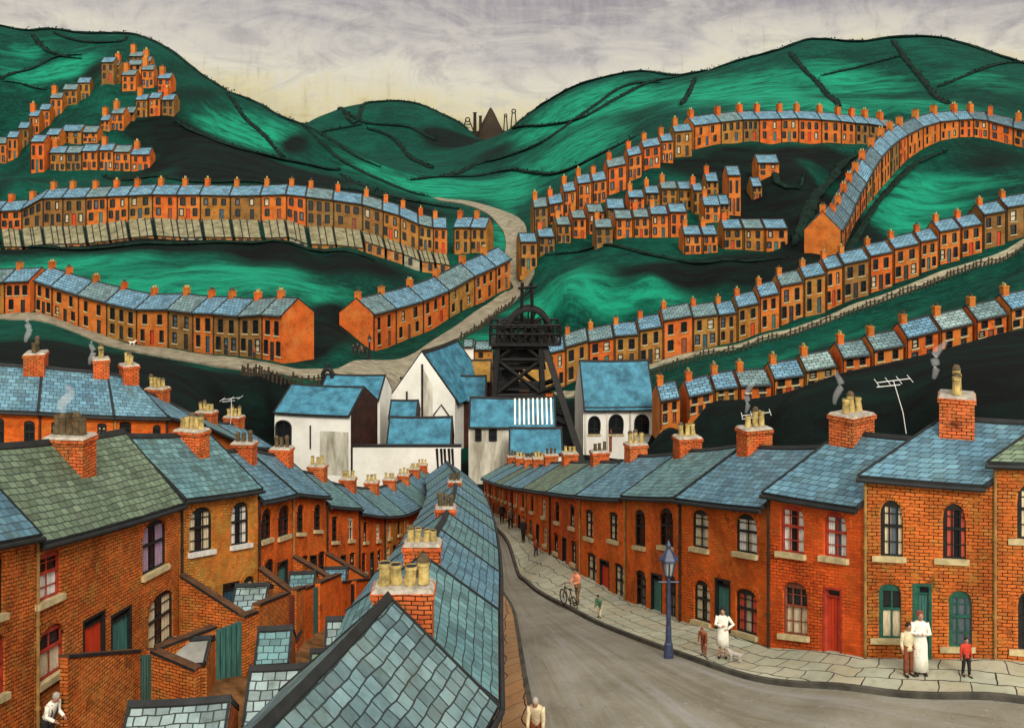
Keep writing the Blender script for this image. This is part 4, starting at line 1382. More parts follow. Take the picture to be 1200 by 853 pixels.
CHR = {11: (.12, 1.0, 1.25, .95, .58, 4), 10: (.12, .95, 1.25, .85, .5, 3), 9: (.13, .8, 1.15, .95, .55, 3), 8: (.12, .85, 1.1, .85, .5, 3), 7: (.13, .8, 1.0, .85, .5, 3), 12: (.1, 1, 1.25, .9, .5, 3)}
for i, f in enumerate(fR):
    grp = 'terrace on the right of the street'
    if i in R1_SPEC:
        s = R1_SPEC[i]
        c = CHR[i]
        near_house(f, s['label'], grp, 5.6, 1.75 if i < 11 else 1.5, s['brick'], s['slate'], s['ups'], s['downs'], s['doors'],
                   ch=dict(tc=c[0], dc=2.8, wx=c[1], wy=c[2], top=c[3], mat='brick_stack', pots=c[5], potr=.12, poth=c[4], detail=True, potmat='pot_yellow'))
    else:
        u, d, dr = gen_ops(f, 5.6, 1.6, arch=.1)
        near_house(f, '%s house from the colliery end of the terrace right of the grey street' % ORD[i], grp, 5.6, 1.5 if i > 3 else 1.3, 'brick_orange' if i % 3 else 'brick_red', ['slate_teal', 'slate_blue', 'slate_green'][i % 3], u, d, dr,
                   ch=dict(tc=.16, dc=2.8, wx=.75, wy=1.0, top=.8, mat='brick_stack', pots=3, potr=.11, poth=.45, detail=False, potmat='pot_yellow' if i % 2 else 'pot_dark'))

# --- left: the row that curves away behind the yards
fL = row_frames(L1, L1_EAVE, 4.4, {0: (-1, .12), 1: (-1, .12)})
CL_, CLI = 'curtain_lilac', 'curtain_white'
L1_SPEC = {
    0: dict(label='brick house cut by the left edge, with bright blue slates', brick='brick_worn', slate='slate_blue', rise=2.1, ups=[(-8, 4, 648, 720, .25, FD, None)], downs=[(-10, 6, 745, 815, .25, 'frame_red', ('pair', CL_))], doors=[],
            ch=None),
    1: dict(label='big brick house under mossy green slates with red and green back doors', brick='brick_worn', slate='slate_green', rise=2.3,
            ups=[(41, 71, 645, 702, .3, FRD, ('half', CW), 'glass_dark', (1, 1)), (167, 195, 609, 668, .3, FD, ('pair', CL_), 'glass_dark', (1, 0))],
            downs=[(45, 75, 732, 792, .35, FRD, ('half', CR), 'glass_dark', (1, 0)), (174, 203, 694, 758, .3, FD, ('pair', CR), 'glass_dark', (1, 1))],
            doors=[(97, 123, 720, 800, 'door_red'), (130, 154, 714, 780, 'door_teal')],
            ch=dict(tc=.52, dc=1.75, wx=.85, wy=1.35, top=.75, mat='brick_stack', pots=5, potr=.13, poth=.62, detail=True, potmat='pot_dark')),
    2: dict(label='ochre brick house with blue doorway, next along from the mossy roofed house', brick='brick_ochre', slate='slate_teal', rise=2.0,
            ups=[(222, 249, 594, 646, .3, FD, ('pair', CR), 'glass_dark', (2, 1)), (271, 292, 588, 638, .3, FD, ('pair', CW), 'glass_dark', (2, 1))],
            downs=[(228, 250, 687, 736, .3, FB, ('pair', CW), 'glass_blue', (1, 1)), (284, 299, 675, 716, .3, FD, ('pair', CR), 'glass_lit')], doors=[(261, 280, 682, 735, 'door_blue')],
            ch=dict(tc=.66, dc=1.8, wx=.7, wy=1.2, top=.75, mat='brick_stack', pots=5, potr=.11, poth=.5, detail=True)),
    3: dict(label='orange house with two dark arched windows, third along from the mossy roof', brick='brick_orange', slate='slate_blue', rise=1.8,
            ups=[(306, 318, 596, 632, .4, FD, None), (326, 339, 592, 628, .4, FD, None)], downs=[(309, 321, 655, 700, .3, FD, None)], doors=[(325, 337, 657, 705, 'door_teal')],
            ch=dict(tc=.75, dc=1.9, wx=.7, wy=1.0, top=.8, mat='brick_stack', pots=3, potr=.11, poth=.45, detail=True, potmat='pot_dark')),
    4: dict(label='orange house with narrow black windows and door, fourth along from the mossy roof', brick='brick_orange', slate='slate_blue', rise=1.8,
            ups=[(348, 356, 591, 624, .3, FD, None), (368, 376, 591, 621, .3, FD, None)], downs=[(353, 361, 651, 688, .1, FD, None), (373, 381, 646, 684, .1, FD, None)], doors=[(363, 371, 650, 700, 'door_dark')],
            ch=dict(tc=.75, dc=1.9, wx=.7, wy=1.0, top=.8, mat='brick_stack', pots=3, potr=.11, poth=.45, detail=True, potmat='pot_dark')),
}
for i, f in enumerate(fL):
    grp = 'row curving away behind the back yards'
    if i in L1_SPEC:
        s = L1_SPEC[i]
        near_house(f, s['label'], grp, 4.4, s['rise'], s['brick'], s['slate'], s['ups'], s['downs'], s['doors'], ch=s['ch'], sills='sill_stone' if i != 2 else 'sill_white', step=False)
    else:
        u, d, dr = gen_ops(f, 4.4, 1.7, arch=.05)
        near_house(f, '%s house after the black windowed one in the row curving to the white sheds' % ORD[i - 5], grp, 4.4, 1.7, ['brick_orange', 'brick_ochre', 'brick_orange'][i % 3], ['slate_blue', 'slate_teal'][i % 2], u, d, dr,
                   ch=dict(tc=.78, dc=2.0, wx=.7, wy=.95, top=.8, mat='brick_stack', pots=3, potr=.11, poth=.45, detail=False, potmat='pot_yellow'), step=False)

# --- the roofs running down the left side of the street
fC = row_frames(C1, None, 4.4)
for i, f in enumerate(fC):
    u, d, dr = gen_ops(f, 4.4, 1.7, arch=.2)
    lab = 'nearest terraced house, its big slate roof filling the bottom centre' if i == 0 else 'house under the %s slate roof beyond the big near roof, left of the street' % ORD[i - 1]
    r = 2.0 if i == 0 else 1.35
    ch = dict(tc=.09, dc=1.9, wx=.7, wy=1.3, top=.95, mat='brick_stack', pots=4, potr=.14, poth=.55, detail=True, sink=1.6) if i == 1 else dict(tc=.1, dc=1.9, wx=.6, wy=1.0 if i < 3 else .8, top=.5 if i < 3 else .4, mat='brick_stack', pots=4 if i < 3 else 3, potr=.10, poth=.42, detail=i < 5, potmat='pot_yellow' if i < 3 else 'pot_dark')
    if i not in (1, 2, 4, 7):
        ch = None
    near_house(f, lab, 'houses left of the street', 4.4 if i == 0 else 3.7, r, 'brick_orange', 'slate_big' if i == 0 else ['slate_blue', 'slate_teal'][i % 2], u, d, dr, ch=ch)

# --- the row between the near row and the dark bank
f2 = row_frames(L2, None, 5.0)
L2W = {0: [(-4, 5, 490, 523), (28, 41, 493, 523)], 1: [(60, 71, 494, 518), (114, 125, 496, 516)], 2: [(140, 154, 494, 512), (179, 189, 498, 526)], 3: [(202, 212, 506, 524), (222, 230, 506, 524)]}
L2L = ['blue slated house at the left edge behind the mossy roof, with widest chimney', 'blue slated house directly behind the mossy roof and its brick stack', 'blue slated house with two black windows below the dark bank',
       'small blue slated house with one pink arched window below the dark bank', 'blue slated house with a television aerial, below the dark bank', 'last small blue slated house before the white colliery block']
for i, f in enumerate(f2):
    u, d, dr = gen_ops(f, 5, 1.6, arch=.2)
    if i in L2W:
        u = [w + (.3 if i == 3 else .15, FD, [None, ('pair', CR), None, ('half', CL_)][i], 'glass_dark') for w in L2W[i]]
    near_house(f, L2L[i], 'row below the dark left bank', 5.0, 1.7 if i < 3 else 1.3, 'brick_orange', 'slate_blue' if i != 4 else 'slate_teal', u, d, dr,
               ch=dict(tc=.9, dc=2.6, wx=.8 if i else 1.0, wy=1.15 if i else 1.5, top=1.0 if i < 3 else .8, mat='brick_stack', pots=4, potr=.12, poth=.55, detail=True, potmat='pot_yellow' if i else 'pot_dark'))

# ---------------------------------------------------------------- the street, its pavements and kerbs
def street():
    rp = [P(u, vb, D) for u, vb, ve, D in R1]
    lp = [P(u, vb, D) for u, vb, ve, D in C1]
    # right-hand building line, offset to the kerb
    wd = [.9, .9, .9, .9, 1.0, 1.2, 1.8, 2.35, 2.6, 2.55, 2.25, 2.0, 1.9, 1.9]
    ker = []
    for i, p in enumerate(rp):
        a, b = rp[max(i - 1, 0)], rp[min(i + 1, len(rp) - 1)]
        d = Vector((b.x - a.x, b.y - a.y, 0)).normalized()
        ker.append(Vector((p.x + d.y * wd[i], p.y - d.x * wd[i], 0)))
    def cat(pts, per=10):
        out = []
        n = len(pts)
        for i in range(n - 1):
            p0, p1, p2, p3 = pts[max(i - 1, 0)], pts[i], pts[i + 1], pts[min(i + 2, n - 1)]
            for k in range(per):
                t = k / per
                q = 0.5 * ((2 * p1) + (p2 - p0) * t + (2 * p0 - 5 * p1 + 4 * p2 - p3) * t * t + (3 * p1 - p0 - 3 * p2 + p3) * t ** 3)
                out.append(Vector((q.x, q.y, 0)))
        out.append(Vector((pts[-1].x, pts[-1].y, 0)))
        return out
    flat = lambda p: Vector((p.x, p.y, 0))
    lin = []
    for i in range(len(rp) - 1):
        lin += [flat(rp[i].lerp(rp[i + 1], k / 10)) for k in range(10)]
    lin.append(flat(rp[-1]))
    kc = cat(ker)
    mb = MB(); kb = MB()
    UPP, UPR = .34, .20
    run = [0]
    for i in range(len(kc) - 1):
        run.append(run[-1] + (kc[i + 1] - kc[i]).length)
    for i in range(len(kc) - 1):
        m = 5
        a0, a1 = lin[i], lin[i + 1]
        inn0, inn1 = a0 + (a0 - kc[i]).normalized() * .3, a1 + (a1 - kc[i + 1]).normalized() * .3
        for k in range(m):
            q = [inn0.lerp(kc[i], k / m), inn0.lerp(kc[i], (k + 1) / m), inn1.lerp(kc[i + 1], (k + 1) / m), inn1.lerp(kc[i + 1], k / m)]
            w0, w1 = (kc[i] - inn0).length, (kc[i + 1] - inn1).length
            mb.face([ground(p, UPP) for p in q], 'paving', [(run[i], w0 * k / m), (run[i], w0 * (k + 1) / m), (run[i + 1], w1 * (k + 1) / m), (run[i + 1], w1 * k / m)])
        # kerb stones
        n0, n1 = (kc[i] - a0).normalized(), (kc[i + 1] - a1).normalized()
        k0, k1 = kc[i] + n0 * .16, kc[i + 1] + n1 * .16
        kb.face([ground(kc[i], UPP + .012), ground(k0, UPP + .012), ground(k1, UPP + .012), ground(kc[i + 1], UPP + .012)], 'kerb_stone')
        kb.face([ground(k0, UPP + .012), ground(k0, UPR - .1), ground(k1, UPR - .1), ground(k1, UPP + .012)], 'kerb_stone')
    setting(mb.build('pavement', None, Vector((0, 0, 0))))
    setting(kb.build('kerb', None, Vector((0, 0, 0))))
    # left kerb line: in front of the roofs' own walls
    lw = [p + Vector((.35, 0, 0)) for p in lp][::-1]
    lk = []
    for i, p in enumerate(lp[::-1]):
        lk.append(Vector((p.x + (.5 if p.y > 50 else .95 if p.y > 30 else 1.15), p.y, 0)))
    lwc, lkc = cat([flat(p) for p in lp[::-1]]), cat(lk)
    mb = MB(); kb = MB()
    for i in range(len(lkc) - 1):
        a0, a1 = lwc[i] - Vector((.3, 0, 0)), lwc[i + 1] - Vector((.3, 0, 0))
        for k in range(4):
            q = [a0.lerp(lkc[i], k / 4), a1.lerp(lkc[i + 1], k / 4), a1.lerp(lkc[i + 1], (k + 1) / 4), a0.lerp(lkc[i], (k + 1) / 4)]
            mb.face([ground(p, UPP) for p in q], 'paving_brown', [(p.y, p.x) for p in q])
        k0, k1 = lkc[i] + Vector((.15, 0, 0)), lkc[i + 1] + Vector((.15, 0, 0))
        kb.face([ground(lkc[i], UPP + .012), ground(lkc[i + 1], UPP + .012), ground(k1, UPP + .012), ground(k0, UPP + .012)], 'kerb_stone')
        kb.face([ground(k0, UPR - .1), ground(k0, UPP + .012), ground(k1, UPP + .012), ground(k1, UPR - .1)], 'kerb_stone')
    setting(mb.build('pavement', None, Vector((0, 0, 0))))
    setting(kb.build('kerb', None, Vector((0, 0, 0))))
    # carriageway between the kerbs
    n = len(kc)
    mb = MB()
    def lat(s):
        x = s * (len(lkc) - 1)
        i = min(int(x), len(lkc) - 2)
        return lkc[i].lerp(lkc[i + 1], x - i)
    def rat(s):
        x = s * (n - 1)
        i = min(int(x), n - 2)
        return kc[i].lerp(kc[i + 1], x - i)
    NS, NC = 150, 22
    grid = [[ground(lat(i / NS).lerp(rat(i / NS), k / NC), UPR) for k in range(NC + 1)] for i in range(NS + 1)]
    for i in range(NS):
        for k in range(NC):
            c = [(k / NC, i / NS), ((k + 1) / NC, i / NS), ((k + 1) / NC, (i + 1) / NS), (k / NC, (i + 1) / NS)]
            mb.face([grid[i][k], grid[i + 1][k], grid[i + 1][k + 1], grid[i][k + 1]], 'tarmac', [c[0], c[3], c[2], c[1]])
    setting(mb.build('road', None, Vector((0, 0, 0)), smooth=True))


def paving(name, tint):
    m, nt, b = new_mat(name)
    w = obj_coord(nt)
    uv = uv_coord(nt)
    nz = nt.nodes.new('ShaderNodeTexNoise'); nz.inputs['Scale'].default_value = .8
    nt.links.new(w, nz.inputs['Vector'])
    sc = nt.nodes.new('ShaderNodeVectorMath'); sc.operation = 'SCALE'; sc.inputs['Scale'].default_value = .55
    nt.links.new(nz.outputs['Color'], sc.inputs[0])
    wob = nt.nodes.new('ShaderNodeVectorMath'); wob.operation = 'ADD'
    nt.links.new(uv, wob.inputs[0]); nt.links.new(sc.outputs[0], wob.inputs[1])
    br = nt.nodes.new('ShaderNodeTexBrick')
    for k_, v_ in (('Scale', 1.0), ('Brick Width', 1.0), ('Row Height', .68), ('Mortar Size', .022), ('Mortar Smooth', .2), ('Color1', g(0)), ('Color2', g(1)), ('Mortar', g(.5))):
        br.inputs[k_].default_value = v_
    br.offset = .37
    nt.links.new(wob.outputs[0], br.inputs['Vector'])
    c = mix(nt, ramp(nt, noise(nt, w, .6, 5), [(.35, g(0)), (.7, g(1))]), (.30, .32, .23, 1), (.46, .48, .37, 1))
    c = mix(nt, ramp(nt, br.outputs['Color'], [(0, g(0)), (1, g(.55))]), c, (.40, .33, .20, 1))
    c = mix(nt, ramp(nt, noise(nt, w, 3, 6, .7), [(.52, g(0)), (.75, g(.5))]), c, (.14, .13, .09, 1))
    c = mix(nt, br.outputs['Fac'], c, (.014, .012, .008, 1))
    c = mix(nt, 1.0, c, tint, 'MULTIPLY')
    nt.links.new(c, b.inputs['Base Color'])
    b.inputs['Roughness'].default_value = .85


paving('paving', g(1))
paving('paving_brown', (.85, .5, .3, 1))
mat_plain('kerb_stone', (.075, .07, .055, 1), .9, .5, 1.5)
m, nt, b = new_mat('tarmac')
w = obj_coord(nt)
uv = uv_coord(nt, (13, 8, 1))
ns = noise(nt, uv, 1.0, 8, .75)
ns.node.inputs['Distortion'].default_value = .7
n2 = noise(nt, w, .35, 5, .65)
n3 = noise(nt, w, 5, 5, .75)
c = mix(nt, ramp(nt, n2, [(.35, g(0)), (.65, g(1))]), (.155, .14, .10, 1), (.23, .215, .165, 1))
c = mix(nt, ramp(nt, ns, [(.48, g(0)), (.70, g(.5))]), c, (.33, .33, .34, 1))
c = mix(nt, ramp(nt, ns, [(.30, g(.7)), (.45, g(0))]), c, (.11, .085, .045, 1))
c = mix(nt, ramp(nt, n3, [(.60, g(0)), (.72, g(.7))]), c, (.36, .37, .38, 1))
c = mix(nt, ramp(nt, n3, [(.30, g(.6)), (.40, g(0))]), c, (.05, .045, .035, 1))
nt.links.new(c, b.inputs['Base Color'])
bump(nt, b, n3, .3, .02)
b.inputs['Roughness'].default_value = .75
b.inputs['Specular IOR Level'].default_value = .3
street()

# ---------------------------------------------------------------- the valley roads
UVP = lambda lst, dm=60: [hit(u, v, dm) for u, v in lst]
pts = UVP([(-60, 377), (0, 372), (30, 372), (60, 376.5), (100, 391), (130, 403), (165, 410.5), (200, 416), (250, 424), (300, 431), (345, 438), (390, 440), (430, 440)], 104)
setting(ribbon('road', pts, [4, 4, 4, 4, 4, 4, 4.2, 4.4, 4.6, 5, 6, 8, 10], 'road_grit', .25, 8)[0])
pts = UVP([(395, 441), (432, 439), (470, 433), (510, 410), (550, 382), (588, 358), (606, 343)], 104)
setting(ribbon('road', pts, [6, 9, 9, 6.5, 6, 5.5, 5], 'road_grit', .32, 8)[0])
pts = UVP([(604, 345), (614, 333), (607, 320), (603, 300), (605, 283), (600, 267), (585, 253), (565, 244), (540, 237.5), (512, 233)], 150)
setting(ribbon('road', pts, [4.0, 4.5, 4.5, 4.5, 5.2, 6, 6, 6, 6, 2.5], 'road_grit', .39, 8)[0])
pts = UVP([(655, 462), (700, 449), (755, 433), (830, 412.5), (900, 394.5), (1000, 361), (1100, 324.5), (1200, 285), (1290, 252)], 120)
RMROAD = ribbon('road', pts, [2.2, 2.4, 2.4, 2.4, 2.4, 2.4, 2.4, 2.4, 2.4], 'stone_pale', .25, 8)
setting(RMROAD[0])
# ---------------------------------------------------------------- the colliery
def shed(label, u0, u1, vb, ve, D, depth, rise, wall, roof, yaw=0.0, wins=(), doors=(), gable=None, cat='building', name='colliery_building', group='colliery buildings', edge='dark_iron', ov=.3, arch=0, k=1.3):
    A, B, uA, uB, eA, eB = cottage_frame(u0, u1, vb, ve, D, yaw)
    fr = Fr(A, B, uA, uB, depth, eA, eB, rise)
    root = thing(name, label, cat, (A + B) / 2, group)
    ops = [fr.rect(*w[:4]) for w in wins]
    ops = [(max(.02, a), min(.98, b), c, min(.97, d), w[4] if len(w) > 4 else 0) for (a, b, c, d), w in zip(ops, wins)]
    dops = [fr.rect(*w[:4]) for w in doors]
    dops = [(a, b, .004, d) for a, b, c, d in dops]
    wall_mesh(fr, ops + dops, wall, gable_mat=gable, fnd=4).build('wall', root)
    mb, ve_, ri = roof_mesh(fr, roof, edge, .18, ov=ov, nt=6)
    mb.build('roof', root)
    for o in ops:
        w = window_far(fr, root, o, 'glass_dark', k=k)
    for o in dops:
        door(fr, root, o, 'door_dark')
    gutter(fr, root, .1, 'dark_iron')
    return fr, root


# white block with the big arched window
fr, rt = shed('white colliery block with one tall dark arched window and a brown gable end', 318, 414, 556, 484, 104, 8, 2.1, 'plaster_white', 'sheet_blue', -.22, [(323, 341, 493, 524, .25)], gable='brown_board')
mb = MB()
fr.box(mb, .60, .97, .02, .72, -.04, .05, 'plaster_stained'); mb.build('stained_render', rt)
mb = MB()
fr.box(mb, .47, .485, .42, .80, -.12, -.02, 'dark_iron'); mb.build('drainpipe', rt)
shed('low blue roofed shed behind the white block, under a black bellcote', 372, 446, 500, 466, 112, 6, 2.0, 'plaster_white', 'sheet_blue', -.1)
mb = MB()
c = P(384, 452, 115)
for s in (-.55, .55):
    mb.bbox(Vector((c.x + s, c.y, 0)), Vector((1, 0, 0)), Vector((0, 1, 0)), .2, .35, c.z - 1.6, c.z + 1.4, 'dark_iron')
mb.tube([Vector((c.x - .6, c.y, c.z + 1.3)), Vector((c.x - .4, c.y, c.z + 1.75)), Vector((c.x, c.y, c.z + 2.0)), Vector((c.x + .4, c.y, c.z + 1.75)), Vector((c.x + .6, c.y, c.z + 1.3))], .27, 'dark_iron', 6)
mb.blob(Vector((c.x, c.y, c.z + 2.3)), .2, .2, .35, 'dark_iron', 6, 4)
bc = mb.build('bellcote', None, Vector((c.x, c.y, c.z - 1.6)))
tag(bc, 'black arched bellcote above the blue roofs of the white block', 'bellcote')

# gabled hall, gable towards the viewer
D = 119.0
xl, xr = P(461, 0, D).x, P(533, 0, D).x
A = Vector((xr, D, -(532 - VH) / F * D)); B = A + Vector((3.6, 11.5, 0))
e = A.z + (468 - VH) / F * D
fr = Fr(A, B, Vector((-1, 0, 0)), Vector((-1, 0, 0)), xr - xl + .6, -e, -e, 5.7)
rt = thing('colliery_hall', 'tall steep gabled white hall with stained front, highest of the colliery roofs', 'building', (A + B) / 2, 'colliery buildings')
wall_mesh(fr, [], 'plaster_white', gable_mat='plaster_white', fnd=4).build('wall', rt)
roof_mesh(fr, 'sheet_blue', 'dark_iron', .3, ov=.5)[0].build('roof', rt)
mb = MB()
for x0, x1, z0, z1 in ((.18, .24, 0, 8.4), (.5, .56, 0, 11.6), (.93, .99, 0, 6.4)):
    w = xr - xl
    mb.bbox(Vector((xr - (1 - (x0 + x1) / 2) * w, D - .06, 0)), Vector((1, 0, 0)), Vector((0, 1, 0)), .12, .08, A.z, A.z + z1 * .93, 'dark_iron')
mb2 = MB()
mb2.tube([Vector((xr - w * .36, D - .05, A.z + 2.5)), Vector((xr - w * .34, D - .05, A.z + 4.8)), Vector((xr - w * .22, D - .05, A.z + 6.0)), Vector((xr - w * .09, D - .05, A.z + 4.6)), Vector((xr - w * .07, D - .05, A.z + 2.5))], .1, 'dark_iron', 6)
for q in range(3):
    pass
mb3 = MB()
w = xr - xl
mb3.face([Vector((xr - w * .53, D - .03, A.z + .5)), Vector((xr - w * .36, D - .03, A.z + .5)), Vector((xr - w * .36, D - .03, A.z + 8.2)), Vector((xr - w * .53, D - .03, A.z + 10.6))], 'plaster_stained')
mb3.build('stained_render', rt)
mb2.build('blind_arch', rt)
mb4 = MB()
mb4.bbox(Vector((xr - w * .78, D - .06, 0)), Vector((1, 0, 0)), Vector((0, 1, 0)), .1, .08, A.z, A.z + 7.6, 'dark_iron'); mb4.build('timber_post', rt)
mb4 = MB()
mb4.bbox(Vector((xr - w * .53, D - .07, 0)), Vector((1, 0, 0)), Vector((0, 1, 0)), .12, .08, A.z, A.z + 10.9, 'dark_iron'); mb4.build('timber_post', rt)

shed('blue roofed lean-to just below the steep gabled hall, above the white wall', 452, 529, 540, 524, 106, 5.5, 2.6, 'brown_board', 'sheet_blue')
shed('small blue roofed shed between the brown gable and the gabled hall', 455, 489, 510, 488, 110, 4, 1.3, 'brown_board', 'sheet_blue')
mb = MB()
a, b2 = P(414, 575, 102.5), P(540, 575, 102.5)
mb.bbox((a + b2) / 2, Vector((1, 0, 0)), Vector((0, 1, 0)), (b2.x - a.x) / 2, .3, a.z - 3, P(0, 523, 102.5).z, 'plaster_white')
mb.bbox((a + b2) / 2, Vector((1, 0, 0)), Vector((0, 1, 0)), (b2.x - a.x) / 2 + .05, .36, P(0, 523, 102.5).z, P(0, 521, 102.5).z, 'dark_iron')
for x in (512, 517, 521, 526, 530):
    q = P(x, 530, 102.15)
    mb.tube([Vector((q.x, q.y, q.z + .4)), Vector((q.x + .1, q.y, q.z - 1.5)), Vector((q.x - .05, q.y, q.z - R.uniform(2.5, 4)))], [.14, .1, .04], 'dark_iron', 5)
w_ = mb.build('yard_wall', None, Vector((a.x, a.y, a.z)))
tag(w_, 'long white colliery wall with soot streaks towards its right end', 'wall')
# sheds at the foot of the street
fr, rt = shed('cream shed with two small dark windows and a blue roof ribbed at right', 549, 652, 546, 498, 105.6, 5, 2.4, 'plaster_stained', 'sheet_blue', 0, [(557, 564, 503, 517), (573, 582, 503, 517)], doors=[(600, 612, 510, 544)])
for k in range(9):
    mb = MB()
    t = .52 + k * .052
    for j in range(5):
        q0, q1 = -.05 + j * .2, -.05 + (j + 1) * .2
        mb.face([fr.roof(t, q0, .24), fr.roof(t + .02, q0, .24), fr.roof(t + .02, q1, .24), fr.roof(t, q1, .24)], 'plaster_white')
        mb.face([fr.roof(t, q0, .15), fr.roof(t, q0, .24), fr.roof(t, q1, .24), fr.roof(t, q1, .15)], 'plaster_white')
        mb.face([fr.roof(t + .02, q0, .24), fr.roof(t + .02, q0, .15), fr.roof(t + .02, q1, .15), fr.roof(t + .02, q1, .24)], 'plaster_white')
    mb.build('roof_rib', rt)
shed('small white shed with a plain blue roof, lowest at the street foot', 596, 660, 548, 529, 101, 4, 1.9, 'plaster_white', 'sheet_blue')
fr, rt = shed('cream engine hall with three dark arched windows under a big blue roof', 683, 768, 532, 474, 118, 8, 4.6, 'plaster_white', 'sheet_blue', .06,
     [(690, 703, 488, 508, .5), (714, 730, 486, 508, .5), (744, 760, 486, 508, .5)], ov=.6)
mb = MB()
for t in (.02, .32, .64, .96):
    m2 = MB(); fr.box(m2, t, t + .025, 0, .93, -.1, 0, 'plaster_stained'); m2.build('pilaster', rt)
m2 = MB(); fr.box(m2, .0, 1, .93, .99, -.14, 0, 'plaster_stained'); m2.build('cornice', rt)
m2 = MB(); fr.box(m2, .36, .40, .05, .5, -.05, 0, 'door_brown'); m2.build('rust_stain', rt)
shed('shed with ochre rusty roof left of the winding tower', 531, 576, 470, 446, 128, 5, 2.2, 'brown_board', 'rust_roof')
shed('blue roofed shed below the rusty roofed one, left of the winding tower', 534, 570, 500, 468, 122, 5, 2.4, 'brown_board', 'sheet_blue')
shed('small brick and white blockhouse under the green bank left of the tower', 556, 577, 432, 409, 134, 3.5, .7, 'far_ochre', 'far_slate_grey', wins=[(561, 566, 413, 419)])
shed('small white blockhouse beside the brick one, above the rusty roof', 542, 555, 432, 406, 134, 3.5, .6, 'plaster_white', 'far_slate_grey')
shed('orange brick engine house with rusty roof behind the black winding tower', 588, 648, 500, 456, 130, 6, 3.2, 'far_red', 'rust_roof', wins=[(598, 603, 462, 478), (628, 633, 462, 478)])

